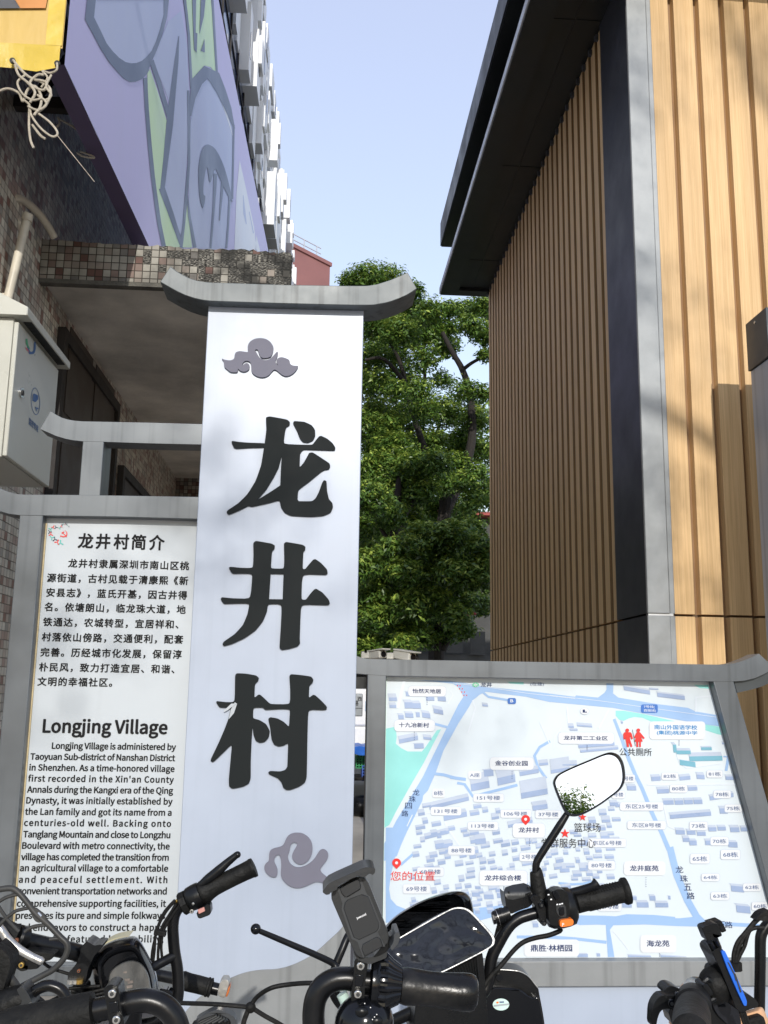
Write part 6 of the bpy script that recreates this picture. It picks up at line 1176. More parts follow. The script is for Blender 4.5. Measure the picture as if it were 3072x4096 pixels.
# the crumpled film: a fine grid clipped to the display outline and rippled
bb = DP(sd(.94), .002); m = MB(); fx = []; from mathutils import noise as mnoise
px0_, px1_ = min(p[0] for p in o1), max(p[0] for p in o1); py0_, py1_ = min(p[1] for p in o1), max(p[1] for p in o1); inn = sd(.945)
def inside(x, y, P):
    r = False; j = len(P) - 1
    for i in range(len(P)):
        if (P[i][1] > y) != (P[j][1] > y) and x < (P[j][0]-P[i][0]) * (y-P[i][1]) / (P[j][1]-P[i][1]) + P[i][0]: r = not r
        j = i
    return r
ol = catmull([Vector((x, y, 0)) for x, y in sd(1.0)], 3, True)
for a in range(41):
    f_ = .955 * (a / 40) ** .8
    for v in ol:
        x = c1x + (v.x - c1x) * f_; y = c1y + (v.y - c1y) * f_; e_ = min(1, (1 - a / 40) * 6)
        h = .0012 + e_ * (.0040 * abs(mnoise.noise(Vector((x * .008, y * .014, 2.0)))) + .0007 * mnoise.noise(Vector((x * .024, y * .03, 5.0))))
        m.v.append(DP([(x, y)], h)[0])
nO = len(ol)
for a in range(40):
    for k in range(nO): m.f.append((a*nO+k, a*nO+(k+1) % nO, (a+1)*nO+(k+1) % nO, (a+1)*nO+k))
m.build('display_film', M['wrinkle'], dr, smooth=180)
vis = kE([(940, 590), (975, 525), (1040, 465), (1120, 415), (1200, 375), (1290, 342), (1380, 323), (1440, 328), (1475, 355), (1492, 400), (1500, 460), (1470, 440), (1380, 430), (1200, 520), (1000, 640)])
m = MB(); ov = sm2(vis, 3); cvx, cvy = 1640, 3680; m.rings([AT([(x, y) for x, y in ov], 1.90), AT([(x + (cvx-x)*.03, y + (cvy-y)*.03) for x, y in ov], 1.875), AT([(x + (cvx-x)*.12, y + (cvy-y)*.12) for x, y in ov], 1.865), AT([(x + (cvx-x)*.3, y + (cvy-y)*.3) for x, y in ov], 1.90)], True, True); m.build('visor', M['gloss'], SC, smooth=60)
m = slabp(chaikin(kE([(1180, 825), (1290, 815), (1500, 712), (1552, 690), (1560, 740), (1590, 1125), (1600, 1300), (1120, 1300), (1150, 1000)]), 1), 1.86, .12); m.build('steering_cover', M['plastic'], SC, bevel=.006)
m = MB()
for i in range(12): p, q = AT(kE([(1330 + i * 17, 800 - i * 8), (1440 + i * 9, 930 - i * 2)]), 1.857); m.tube([p, q], .0016, 6)
m.build('cover_rib', M['plastic'], SC)
sh = ks([(60, 1531), (80, 1200), (100, 1120), (130, 1040), (160, 1008), (280, 1010), (400, 1022), (470, 1045), (520, 1085), (560, 1140), (600, 1190), (612, 1260), (640, 1400), (660, 1531), (680, 1700), (60, 1700)])
m = slabp(chaikin(sh, 1, .2), 1.93, .05); shd = m.build('leg_shield', M['plastic'], SC, bevel=.012)
slabp(chaikin(ks([(150, 1180), (380, 1195), (440, 1210), (500, 1260), (560, 1290), (605, 1255), (655, 1531), (660, 1700), (60, 1700), (100, 1260)]), 1, .2), 1.915, .02).build('inner_panel', M['greyplas'] if False else M['gloss'], shd, bevel=.006)
sweep([(1965, 3878, 1.926), (2010, 3879, 1.926), (2068, 3884, 1.926), (2100, 3896, 1.926), (2120, 3912, 1.926), (2150, 3950, 1.926)], .0012, 6, 8).build('edge_trim', M['silver'], shd)
m = MB(); p = at(1998, 3911, 1.924); m.cyl(p, p + Vector((0, .01, 0)), .0065, seg=18); m.build('key_lock', M['gloss'], shd)
m = MB(); m.flat(AT(ring_pts(2004, 4018, 33, 24, 28), 1.9135)); stk = m.build('round_sticker', M['sticker'], shd, smooth=0)
m = MB(); m.flat(AT([(1976, 4020), (2036, 4013), (2036, 4020), (1976, 4027)], 1.9128)); m.build('sticker_band', M['plate'], stk, smooth=0)
m = MB(); m.flat(AT(ring_pts(1990, 4010, 5.5, 4, 12), 1.9128)); m.build('sticker_dot', M['orange_sw'], stk, smooth=0)
m = MB(); put_text(m, '海龙', at(2008, 4010, 1.9128), (.005, 0, 0), (0, 0, .005), 0, mode='center') if False else m.flat(AT([(1998, 4006), (2016, 4005), (2016, 4011), (1998, 4012)], 1.9128)); m.build('sticker_print', M['map_grey'], stk, smooth=0)
# left brake lever with ball end
sweep([(1036, 3723, 1.84), (1100, 3750, 1.85), (1180, 3784, 1.86), (1260, 3818, 1.87), (1330, 3852, 1.88), (1345, 3872, 1.88)], [.0046, .0052, .0056, .0058, .0062, .008], 6, 14).build('brake_lever', M['bar'], SC)
m = MB(); p = at(1023, 3716, 1.84); m.ball(p, .0094, seg=24, rings=14); m.build('lever_ball', M['gloss'], SC)
sweep([(1332, 3905, 1.88), (1340, 3868, 1.885), (1368, 3800, 1.89), (1395, 3740, 1.9), (1440, 3690, 1.92)], [.0085, .0072, .0072, .0072, .0072], 6, 14).build('lever_mount', M['bar'], SC)
sweep([(1330, 3905, 1.88), (1334, 3960, 1.9), (1370, 4020, 1.92), (1440, 4070, 1.95), (1560, 4092, 1.95)], .011, 6, 14).build('handlebar_left', M['bar'], SC)

# ---------------------------------------------------------------- bike with the teardrop headlamp pod
D0 = 1.85
TD = thing('electric_bike', 'black electric bike with teardrop instrument pod and upturned right grip before the notice board', 'electric bike', (at(500, 4096, 1.75).x, 1.75, 0), 'parked electric bikes')
kp2, kp3, kp1 = K(280, 3600, 500), K(620, 3360, 500), K(0, 3500, 420, 1559)
undercarriage(TD, at(500, 4096, 1.75).x, 1.78, 1.0, 1.85)
pod_o = sm2(kp2([(295, 805), (330, 735), (440, 605), (600, 522), (780, 482), (880, 487), (950, 560), (1050, 750), (1120, 900), (1160, 1050), (1178, 1240), (1150, 1330), (1050, 1400), (800, 1440), (560, 1430), (440, 1380), (360, 1220), (320, 1080), (300, 950)]), 3)
pcx = sum(p[0] for p in pod_o) / len(pod_o); pcy = sum(p[1] for p in pod_o) / len(pod_o) + 15
ps = lambda f, dy=0: [(pcx + (x - pcx) * f, pcy + dy + (y - pcy) * f) for x, y in pod_o]
m = MB(); m.rings([AT(ps(.35), 1.92), AT(ps(.8), 1.88), AT(ps(.97), 1.83), AT(ps(1.0), 1.79), AT(ps(.985), 1.765), AT(ps(.93), 1.742), AT(ps(.82, 6), 1.728), AT(ps(.74, 12), 1.730), AT(ps(.70, 14), 1.742)], True, True); m.build('instrument_pod', M['gloss'], TD, smooth=60)
inner = kp2([(508, 1060), (525, 975), (580, 905), (660, 850), (740, 815), (830, 802), (930, 830), (1000, 905), (1045, 1000), (1070, 1120), (1085, 1250), (1060, 1330), (800, 1370), (640, 1340), (560, 1250), (515, 1150)])
m = MB(); oi = sm2(inner, 3); icx = sum(p[0] for p in oi) / len(oi); icy = sum(p[1] for p in oi) / len(oi); sI = lambda f: [(icx + (x - icx) * f, icy + (y - icy) * f) for x, y in oi]
m.rings([AT(sI(1.0), 1.732), AT(sI(.99), 1.7225), AT(sI(.95), 1.7195)], False, True); m.build('instrument_lens', M['dash'], TD, smooth=40)
m = MB(); rim = kp2([(290, 790), (310, 740), (370, 660), (440, 590), (530, 535), (620, 505), (700, 488), (790, 478), (700, 512), (600, 560), (490, 630), (400, 710), (330, 780)]); m.prism(AT(sm2(rim, 2), 1.80), (0, .04, 0)); m.build('lens_rim', M['cream'], TD, smooth=40)
m = MB()
for x, y, s in ((730, 960, 26), (760, 1060, 34), (800, 1090, 40), (790, 1150, 42), (840, 1200, 30)):
    m.flat(AT(kp2([(x - s, y - s*.3), (x + s, y - s*.6), (x + s*.9, y + s*.3), (x - s*.8, y + s*.6)]), 1.7188 - .0001 * (s % 7)))
m.build('worn_label', mat('worn_paper', (.17, .14, .12), .7, 0, .5, 60), TD, smooth=0)
# right riser, cross tube and grip
sweep([(740, 3600, D0), (718, 3625, D0), (699, 3660, D0), (692, 3705, D0), (694, 3760, D0), (699, 3811, D0), (709, 3871, D0), (713, 3932, D0), (711, 3990, D0), (695, 4030, D0), (640, 4080, D0 + .02), (560, 4100, D0 + .03)], .0103, 6, 16).build('riser_bar', M['bar'], TD)
sweep([(700, 3822, D0 - .002), (660, 3843, D0 - .01), (610, 3870, D0 - .02), (560, 3896, D0 - .04)], .0084, 4, 14).build('cross_tube', M['bar'], TD)
lathe([(x, y, D0) for x, y in kp3([(600, 720), (640, 700), (660, 690), (740, 645), (800, 612), (900, 562), (1050, 488), (1180, 425), (1270, 382), (1285, 375), (1320, 360), (1328, 356)])], [.019, .0215, .0215, .0178, .0165, .0160, .0158, .0160, .0166, .0176, .0172, .010], 32).build('grip', M['rubber'], TD, smooth=40)
lathe([(x, y, D0) for x, y in kp3([(420, 815), (440, 800), (470, 785), (560, 740), (610, 715), (625, 705)])], [.015, .0195, .0215, .0225, .0220, .017], 28).build('throttle_housing', M['plastic'], TD, smooth=40)
lathe([(x, y, D0) for x, y in kp3([(345, 860), (360, 850), (430, 812)])], [.0185, .021, .0205], 10).build('lever_clamp', M['rubber'], TD)
bolt(TD, *kp3([(505, 850)])[0], D0 - .024, 5, 'silver'); bolt(TD, *kp3([(485, 950)])[0], D0 - .012, 8, 'silver')
sweep([(x, y, D0 - .01) for x, y in kp3([(600, 600), (700, 520), (850, 400), (960, 300), (1070, 210), (1092, 190)])], [.006, .0085, .0088, .0072, .006, .0062], 6, 12).build('brake_lever', M['bar'], TD)
m = MB(); m.ball(at(*kp3([(1095, 195)])[0], D0 - .01), .0062); m.build('lever_ball', M['bar'], TD)
sb = slabp(chaikin(kp3([(545, 965), (660, 880), (690, 850), (735, 870), (742, 970), (720, 1000), (600, 1045), (570, 1035)]), 1, .15), D0 - .03, .03).build('switch_box', M['plastic'], TD, bevel=.0015)
slabp(kp3([(562, 930), (650, 893), (665, 945), (580, 985)]), D0 - .0335, .006).build('switch_button', M['pink_sw'], sb, bevel=.001)
for pts in ([(699, 3606), (672, 3636), (650, 3670), (632, 3710), (614, 3780), (607, 3830), (608, 3880)], [(706, 3614), (680, 3655), (652, 3700), (640, 3740), (633, 3800), (632, 3850)], [(712, 3630), (690, 3660), (662, 3705), (650, 3740), (645, 3790), (650, 3845)], [(700, 3600), (676, 3625), (655, 3652), (637, 3692), (622, 3740), (618, 3800), (612, 3850)]):
    sweep([(x, y, D0 - .012) for x, y in pts], .0026, 6, 8).build('control_cable', M['rubber'], TD)
m = MB(); m.obox(at(641, 3730, D0 - .012), (.0105, 0, -.002), (0, .007, 0), (.0005, 0, .0045)); m.build('cable_tie', M['rubber'], TD, bevel=.001)
m = MB(); p, q = at(*kp3([(255, 828)])[0], D0 - .005), at(*kp3([(325, 790)])[0], D0 - .005); m.cyl(p, q, .0032); m.build('cable_adjuster', M['brass'], TD)
# left half of the same bar: tube, clamp, scuffed lever, grip
sweep([(60, 3752, 1.66), (100, 3763, 1.67), (200, 3786, 1.69), (315, 3812, 1.72), (400, 3850, 1.76)], .0138, 5, 18).build('left_bar', M['bar'], TD)
lathe([(-60, 3700, 1.64), (-50, 3703, 1.64), (10, 3722, 1.645), (50, 3738, 1.65), (62, 3744, 1.652), (70, 3748, 1.654)], [.006, .017, .0178, .017, .0195, .014], 24).build('grip', M['rubber'], TD, smooth=40)
lathe([(66, 3742, 1.65), (72, 3745, 1.652), (98, 3752, 1.66), (102, 3754, 1.661)], [.0145, .0178, .0178, .0145], 24).build('bar_band', M['plastic'], TD, smooth=40); bolt(TD, 63, 3764, 1.632, 9, 'rust')
sweep([(-8, 3700, 1.61), (8, 3724, 1.61), (36, 3762, 1.61), (82, 3800, 1.61), (130, 3828, 1.61), (164, 3844, 1.61), (174, 3849, 1.61)], [.0055, .0068, .0066, .006, .0056, .0060, .004], 6, 12).build('brake_lever', M['silver'], TD)
for pts, mt in (([(20, 3790), (60, 3800), (105, 3825), (150, 3858), (155, 3875), (110, 3880), (60, 3868), (30, 3840), (10, 3810)], 'plastic'), ([(40, 3815), (85, 3848), (115, 3862), (112, 3880), (85, 3887), (64, 3874), (45, 3850)], 'rubber'), ([(90, 3800), (170, 3810), (220, 3815), (205, 3840), (170, 3850), (130, 3830)], 'rubber'), ([(-10, 3760), (20, 3780), (50, 3800), (40, 3815), (0, 3800)], 'plastic')):
    slabp(chaikin(pts, 1), 1.64, .03).build('lever_mount', M[mt], TD, bevel=.003)
bolt(TD, 84, 3862, 1.63, 10, 'brass')
st_ = slabp(chaikin(kp1([(1255, 1010), (1290, 985), (1340, 1010), (1400, 1050), (1490, 1030), (1525, 1045), (1490, 1110), (1400, 1200), (1370, 1260), (1340, 1330), (1300, 1420), (1290, 1500), (1260, 1600), (1240, 1650), (1010, 1630), (1005, 1480), (1030, 1430), (1080, 1390), (1140, 1300), (1180, 1200), (1200, 1080)]), 1, .2), 1.70, .045).build('stem_clamp', M['plastic'], TD, bevel=.004)
bolt(st_, *kp1([(1165, 1430)])[0], 1.692, 6, 'rust')
for x, mt in ((1055, 'silver'), (1120, 'silver'), (1180, 'brass')):
    m = MB(); p = at(*kp1([(x, 1550)])[0], 1.695); q = at(*kp1([(x - 5, 1610)])[0], 1.695); m.cyl(p, q, .0062, seg=10); m.build('adjuster', M[mt], st_)
for pts in ([(160, 3840), (200, 3870), (250, 3888), (290, 3900)], [(275, 3955), (330, 3948), (400, 3944)], [(285, 3962), (330, 3980), (400, 4010)], [(300, 3985), (350, 3972), (420, 3955)], [(260, 3990), (300, 4000), (360, 3985), (420, 3970)], [(140, 4040), (180, 4015), (240, 3985)], [(135, 4055), (190, 4010), (240, 4012)]):
    sweep([(x, y, 1.72) for x, y in pts], .0027, 6, 8).build('control_cable', M['rubber'], TD)
m = slabp(chaikin(kp2([(0, 1130), (200, 1180), (180, 1260), (300, 1300), (420, 1340), (460, 1646), (100, 1646), (0, 1400)]), 1), 1.76, .05); m.build('stem_cover', M['rubber'], TD, bevel=.006)
m = slabp(chaikin(kp2([(1190, 1170), (1330, 1200), (1370, 1240), (1350, 1310), (1250, 1290), (1180, 1260)]), 1), 1.82, .02); m.build('key_guard', M['gloss'], TD, bevel=.002)

# ---------------------------------------------------------------- bike behind it, of which a grip with an amber end shows
HB2 = thing('electric_bike', 'black electric bike behind the teardrop pod bike, its worn grip ending in an amber reflector', 'electric bike', (at(520, 3900, 2.3).x, 2.3, 0), 'parked electric bikes')
kq4 = K(720, 3700, 600)
sweep([(520, 3875, 2.32), (600, 3893, 2.31), (690, 3912, 2.3), (760, 3930, 2.29)], .0125, 4, 14).build('handlebar', M['bar'], HB2)
lathe([(x, y, 2.29) for x, y in kq4([(-20, 600), (30, 612), (100, 635), (200, 658), (290, 682), (300, 685), (315, 688), (322, 690), (338, 693), (345, 695), (360, 698)])], [.015, .0195, .019, .0188, .0186, .0205, .0205, .0186, .0205, .0205, .012], 28).build('grip', M['rubber'], HB2, smooth=30)
lathe([(x, y, 2.29) for x, y in kq4([(345, 695), (430, 716)])], [.013, .013], 20).build('bar_end', M['bar'], HB2)
e_ = slabp(chaikin(kq4([(440, 640), (470, 600), (530, 605), (545, 650), (500, 800), (470, 808), (410, 770), (420, 720)]), 1, .15), 2.275, .035).build('reflector_housing', M['silver'], HB2, bevel=.003)
slabp(kq4([(535, 690), (556, 676), (545, 740), (520, 800), (502, 796)]), 2.272, .036).build('amber_reflector', M['amber'], e_, bevel=.002)
undercarriage(HB2, at(520, 3875, 2.32).x, 2.33, at(520, 3875, 2.32).z, 2.4)

# ---------------------------------------------------------------- leftmost bike: wire carrier hoop and padded bar
LB = thing('electric_bike', 'leftmost dusty black electric bike with a bent tube carrier hoop and wire struts', 'electric bike', (at(120, 4096, 1.45).x, 1.45, 0), 'parked electric bikes')
hoop = [(-40, 3575), (-5, 3559), (40, 3553), (64, 3561), (89, 3586), (115, 3618), (140, 3651), (189, 3694), (242, 3748), (266, 3772), (270, 3800), (255, 3835), (216, 3876), (170, 3902), (120, 3928), (81, 3950), (40, 3985)]
H = 1.5
cr_ = sweep([(x, y, H) for x, y in hoop], .0043, 6, 14).build('carrier_hoop', M['wgrey'], LB)
for pts in ([(-6, 3608), (20, 3592), (45, 3583), (74, 3577)], [(22, 3674), (46, 3656), (68, 3642), (122, 3630)], [(24, 3672), (48, 3698), (76, 3726)], [(24, 3674), (8, 3690), (-10, 3712)], [(26, 3672), (10, 3650), (-8, 3622)], [(98, 3728), (120, 3712), (145, 3704), (192, 3698)], [(198, 3757), (220, 3754), (242, 3752)], [(24, 3900), (45, 3925), (66, 3955)]):
    sweep([(x, y, H) for x, y in pts], .0026, 5, 10).build('wire_strut', M['wgrey'], cr_)
slabp(chaikin(kp1([(455, 500), (520, 490), (590, 545), (640, 580), (690, 660), (640, 690), (580, 715), (520, 690), (460, 590)]), 1, .2), H - .003, .006).build('hoop_plate', M['wgrey'], cr_, bevel=.001)
slabp(kp1([(556, 565), (575, 552), (622, 600), (605, 620)]), H - .0042, .003).build('reflective_tab', M['white'], cr_, smooth=0)
Q = 1.4
sweep([(100, 4000, Q), (124, 3978, Q), (151, 3956, Q), (194, 3942, Q), (237, 3955, Q), (262, 3985, Q), (274, 4030, Q), (278, 4100, Q), (270, 4200, Q), (240, 4290, Q), (150, 4330, Q)], .0075, 6, 14).build('handlebar', M['bar'], LB)
lathe([(-40, 4040, Q), (-20, 4034, Q), (20, 4020, Q), (60, 4004, Q), (75, 3998, Q), (110, 3985, Q)], [.016, .020, .020, .019, .0185, .0165], 24).build('grip', M['rubber'], LB, smooth=40)
bcl = slabp(chaikin(kp1([(240, 1700), (330, 1650), (400, 1740), (450, 1830), (480, 1900), (485, 1960), (450, 1995), (400, 1990), (330, 2140), (290, 2130), (230, 1980), (330, 1900), (290, 1790)]), 1, .2), Q - .02, .035).build('bar_clamp', M['greyplas'], LB, bevel=.003); bolt(bcl, *kp1([(440, 1950)])[0], Q - .027, 10, 'bolt')
slabp(chaikin(kp1([(330, 2100), (370, 2040), (440, 2010), (520, 2010), (530, 2060), (480, 2100), (380, 2150)]), 2), Q - .035, .02).build('reflector', M['gold'], LB, bevel=.002)
sweep([(26, 3890, Q + .03), (48, 3922, Q + .03), (75, 3960, Q + .02), (100, 3990, Q)], .006, 4, 12).build('brace', M['wgrey'], LB)
slabp(chaikin([(-20, 3775), (10, 3800), (38, 3830), (42, 3870), (28, 3910), (10, 3970), (-20, 4010)], 1, .2), Q, .04).build('mirror_mount', M['rubber'], LB, bevel=.005)
slabp(chaikin([(135, 3988), (165, 4010), (200, 4045), (230, 4010), (235, 4045), (170, 4060), (150, 4040)], 1, .2), Q + .03, .015).build('lever_bracket', M['rubber'], LB, bevel=.003)
undercarriage(LB, at(150, 4330, Q).x, Q + .02, at(150, 4330, Q).z, Q + .1)

# ---------------------------------------------------------------- right bike: copper body, blue trimmed phone mount
E0 = 1.45
CBK = thing('electric_bike', 'copper and black electric bike at the right edge with a blue trimmed phone mount', 'electric bike', (at(2900, 4096, E0).x, E0, 0), 'parked electric bikes')
k8 = K(2600, 3640, 472)
undercarriage(CBK, at(2900, 4200, E0 + .1).x, E0 + .12, .95, E0 + .2)
pm_ = slabp(chaikin(k8([(885, 600), (910, 555), (985, 520), (1030, 560), (1200, 900), (1370, 1370), (1350, 1432), (1270, 1440), (1212, 1390), (1150, 1225), (1000, 850), (895, 650)]), 1, .15), E0 - .03, .05).build('phone_mount', M['plastic'], CBK, bevel=.003)
slabp(chaikin(k8([(1002, 590), (1030, 565), (1060, 585), (1200, 890), (1365, 1280), (1360, 1345), (1325, 1350), (1245, 1180), (1100, 850)]), 1, .12), E0 - .034, .02).build('blue_trim', M['bluep'], pm_, bevel=.001)
for o in ([(1090, 735), (1110, 740), (1200, 905), (1180, 910)], [(1215, 990), (1232, 985), (1290, 1150), (1270, 1165)], [(1180, 905), (1205, 900), (1235, 985), (1205, 998)]): slabp(k8(o), E0 - .0348, .003).build('trim_slot', M['dark'], pm_, smooth=0)
slabp(chaikin(k8([(732, 262), (760, 232), (925, 186), (955, 196), (1017, 355), (1000, 372), (835, 440), (800, 432)]), 1, .15), E0 - .06, .02).build('claw', M['plastic'], pm_, bevel=.002)
slabp(chaikin(k8([(818, 195), (990, 142), (1012, 160), (1082, 296), (1010, 326), (950, 200)]), 1, .12), E0 - .025, .02).build('claw', M['plastic'], pm_, bevel=.002)
for a, b in (((830, 435), (915, 590)), ((912, 400), (965, 530))):
    p, q = at(*k8([a])[0], E0 - .035), at(*k8([b])[0], E0 - .02); m = MB(); m.cyl(p, q, .0045); m.build('rod', M['plastic'], pm_)
slabp(chaikin(k8([(915, 870), (1000, 815), (1110, 1090), (1200, 1240), (1060, 1190), (1000, 1165), (930, 1150), (905, 1000)]), 1, .2), E0 - .01, .04).build('mount_back', M['plastic'], pm_, bevel=.005)
m = MB(); m.ball(at(*k8([(930, 1050)])[0], E0 - .005), .026, 1, .9, 1, 20, 12); m.build('ball_joint', M['rubber'], pm_)
m = MB(); lp = catmull(AT(k8([(700, 1090), (720, 1060), (790, 985), (830, 980), (900, 1060), (950, 1160), (955, 1190), (900, 1250), (830, 1280), (800, 1270)]), E0 - .02), 5); m.tube(lp, .0038, 8); m.build('mount_strap', M['plastic'], pm_)
slabp(chaikin(k8([(725, 1070), (800, 1025), (905, 1185), (830, 1235)]), 1, .15), E0 - .035, .03).build('mount_knob', M['plastic'], pm_, bevel=.003)
lathe([(*k8([(655, 1150)])[0], E0 + .06), (*k8([(650, 1185)])[0], E0 + .04), (*k8([(640, 1240)])[0], E0 + .0), (*k8([(615, 1290)])[0], E0 - .03)], [.021, .0185, .0185, .019], 28).build('handlebar_end', M['gloss'], CBK, smooth=40)
gx = [(618, 1275, E0 - .02, .020), (612, 1285, E0 - .03, .0245), (600, 1375, E0 - .08, .0245), (598, 1380, E0 - .083, .0215), (592, 1470, E0 - .14, .0235), (585, 1600, E0 - .2, .0235), (575, 1760, E0 - .27, .023), (570, 1800, E0 - .28, .012)]
lathe([(*k8([(a, b)])[0], y) for a, b, y, r in gx], [r for *_, r in gx], 36).build('grip', M['rubber'], CBK, smooth=40)
slabp(chaikin(k8([(30, 1400), (60, 1310), (110, 1235), (165, 1192), (400, 1198), (410, 1260), (388, 1330), (330, 1400), (240, 1390), (180, 1400), (135, 1450), (105, 1540), (90, 1640), (20, 1640)]), 1, .2), E0 - .06, .02).build('brake_lever', M['plastic'], CBK, bevel=.004)
slabp(chaikin(k8([(200, 1130), (250, 1075), (330, 1070), (420, 1110), (500, 1190), (480, 1225), (380, 1210), (300, 1200), (210, 1190)]), 1, .2), E0 - .045, .03).build('lever_mount', M['plastic'], CBK, bevel=.003)
bolt(CBK, *k8([(310, 1320)])[0], E0 - .07, 15, 'gloss'); bolt(CBK, *k8([(400, 1215)])[0], E0 - .062, 14, 'gloss')
slabp(chaikin(k8([(250, 1400), (420, 1340), (520, 1400), (480, 1640), (320, 1640)]), 1, .2), E0 - .03, .03).build('lever_bracket', M['gloss'], CBK, bevel=.004)
m = MB(); ob = sm2(k8([(405, 1120), (440, 1050), (500, 1008), (600, 994), (700, 1004), (760, 1040), (800, 1130), (860, 1240), (900, 1640), (300, 1640), (330, 1400)]), 3); bx, by = k8([(620, 1350)])[0]
m.rings([AT(ob, E0 + .11), AT([(x + (bx-x)*.006, y + (by-y)*.006) for x, y in ob], E0 + .098), AT([(x + (bx-x)*.05, y + (by-y)*.05) for x, y in ob], E0 + .088), AT([(x + (bx-x)*.4, y + (by-y)*.4) for x, y in ob], E0 + .075)], True, True); m.build('fairing', M['copper'], CBK, smooth=60)
m = MB(); ob = sm2(k8([(1150, 1640), (1200, 1500), (1270, 1440), (1400, 1400), (1555, 1362), (1610, 1420), (1640, 1500), (1670, 1640)]), 3); bx, by = k8([(1420, 1560)])[0]
m.rings([AT(ob, E0 + .06), AT([(x + (bx-x)*.05, y + (by-y)*.05) for x, y in ob], E0 + .035), AT([(x + (bx-x)*.3, y + (by-y)*.3) for x, y in ob], E0 + .025)], True, True); m.build('fairing', M['copper'], CBK, smooth=60)
slabp(chaikin(k8([(1390, 1540), (1600, 1480), (1650, 1640), (1400, 1640)]), 1), E0 + .012, .02).build('vent', M['rubber'], CBK, bevel=.002)
slabp(chaikin(k8([(780, 1210), (880, 1170), (1010, 1160), (1200, 1230), (1350, 1170), (1470, 1240), (1545, 1345), (1400, 1400), (1280, 1440), (1180, 1520), (1150, 1680), (860, 1680), (830, 1450)]), 1, .2), E0 + .03, .05).build('instrument_hood', M['plastic'], CBK, bevel=.006)
slabp(chaikin(k8([(868, 1310), (900, 1240), (990, 1178), (1140, 1240), (1250, 1420), (1300, 1640), (1120, 1640), (940, 1470)]), 2, .2), E0 + .024, .012).build('instrument_glass', M['wrinkle'], CBK, bevel=.002)
sweep([(x, y, E0 + .1) for x, y in k8([(1720, 150), (1660, 200), (1600, 275), (1565, 350), (1552, 450), (1550, 700), (1545, 1000), (1540, 1250), (1535, 1500), (1530, 1700)])], .0085, 6, 16).build('riser_bar', M['bar'], CBK)
for pts in ([(1600, 60), (1500, 130), (1420, 220), (1330, 330), (1240, 440), (1190, 560), (1172, 680), (1185, 780)], [(1560, 100), (1480, 170), (1400, 270), (1320, 380), (1250, 520), (1215, 650), (1195, 780)], [(1600, 250), (1500, 248), (1410, 280), (1370, 360), (1330, 500), (1270, 620), (1225, 720), (1200, 790)]):
    sweep([(x, y, E0 + .08) for x, y in k8(pts)], .0033, 6, 8).build('control_cable', M['rubber'], CBK)
m = MB(); m.cyl(at(*k8([(1182, 735)])[0], E0 + .08), at(*k8([(1188, 845)])[0], E0 + .08), .0115, seg=10); m.build('cable_collar', M['rubber'], CBK)
slabp(chaikin(k8([(1545, 60), (1600, 25), (1700, 0), (1700, 130), (1620, 170), (1560, 150), (1480, 150), (1500, 120)]), 1), E0 + .07, .02).build('connector', M['rubber'], CBK, bevel=.002)
for a, b in (((1270, 1430), (1330, 1640)), ((1300, 1440), (1370, 1640)), ((1330, 1440), (1410, 1640))): sweep([(*k8([a])[0], E0 - .02), (*k8([b])[0], E0 - .02)], .0022, 3, 8).build('control_cable', M['rubber'], CBK)

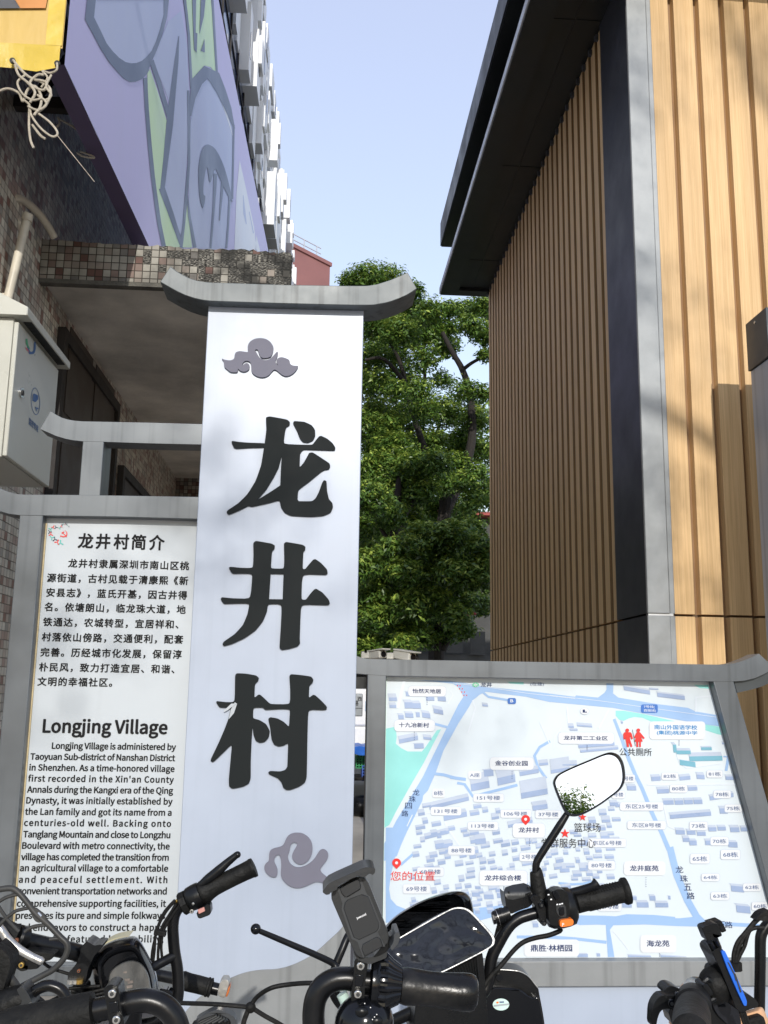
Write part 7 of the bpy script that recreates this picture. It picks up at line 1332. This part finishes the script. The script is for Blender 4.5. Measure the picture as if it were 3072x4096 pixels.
# grey plastic tail piece of a low bike between the handlebars
TP = thing('bike_basket', 'corner of a dark grey folded bike basket low in front of the silver wave', 'basket', (at(860, 4096, 2.2).x, 2.2, 0))
slabp(chaikin(kq4([(170, 1060), (200, 1030), (330, 960), (410, 936), (460, 945), (540, 980), (600, 1020), (622, 1060), (625, 1200), (560, 1200), (560, 1050), (420, 975), (400, 985), (230, 1050), (180, 1090)]), 1, .15), 2.2, .03).build('rim', M['midgrey'], TP, bevel=.004)
slabp(chaikin(kq4([(130, 1095), (240, 1050), (410, 985), (555, 1055), (560, 1300), (100, 1300)]), 1, .1), 2.22, .02).build('mesh_side', M['rubber'], TP, bevel=.003)
m = MB()
for i in range(6): p, q = AT(kq4([(150 + i * 70, 1110 - i * 8), (380 + i * 28, 995 + i * 10)]), 2.215); m.tube([p, q], .004, 8)
m.build('mesh_rib', M['greyplas'], TP)
m = MB(); x_, z_ = at(860, 4140, 2.2).x, at(860, 4140, 2.2).z
for s in (-.06, .06): m.cyl((x_ + s, 2.23, 0), (x_ + s, 2.23, z_), .012)
m.build('support', M['bar'], TP)

# ================================================================ trees behind the viewer: they show in the mirror and dapple the sunlight
BK = [((1.4, -9.2, 5.0), .6), ((1.95, -9.1, 5.05), .5), ((2.45, -9.3, 4.85), .45), ((.6, -9.0, 4.5), .8), ((1.5, -9.2, 4.2), .9)]
tree('young street tree across the road behind the viewer, reflected low in the scooter mirror', [(c, r, .6) for c, r in BK], [([(1.3, -9.2, 0), (1.3, -9.2, 2.2), (1.4, -9.2, 4.0)], .09, .03), ([(1.3, -9.2, 2.2), (.5, -9.1, 3.7)], .05, .02), ([(1.3, -9.2, 2.4), (2.2, -9.1, 4.0)], .05, .02)], (1.3, -9.2, 0), 42000, 9, (.02, .036))
q = random.Random(21); HI = []
for i in range(46):
    x = q.uniform(2.2, 8.0); z = q.uniform(8.2, 13.5); HI.append(((x, -9.5 + q.uniform(-1, 1), z), q.uniform(.3, .65), q.uniform(.08, .34)))
for i in range(20): HI.append(((q.uniform(-1.5, 2.2), -9.6 + q.uniform(-.5, .5), q.uniform(7.0, 10.0)), q.uniform(.25, .45), q.uniform(.08, .25)))
tree('tall spreading street tree across the road behind the viewer with a sparse crown', HI, [([(5.2, -9.6, 0), (5.2, -9.6, 5), (5.0, -9.6, 9), (4.6, -9.5, 12.5)], .24, .05), ([(5.2, -9.6, 5), (3.6, -9.5, 8), (2.4, -9.5, 9.4), (.2, -9.6, 9.6)], .11, .02), ([(5.1, -9.6, 6), (6.6, -9.6, 9), (7.4, -9.5, 11)], .11, .03), ([(5.0, -9.6, 8.5), (3.4, -9.4, 11), (2.8, -9.5, 12.6)], .08, .02)], (5.2, -9.6, 0), 3600, 10)
bpy.data.objects.remove(_to)
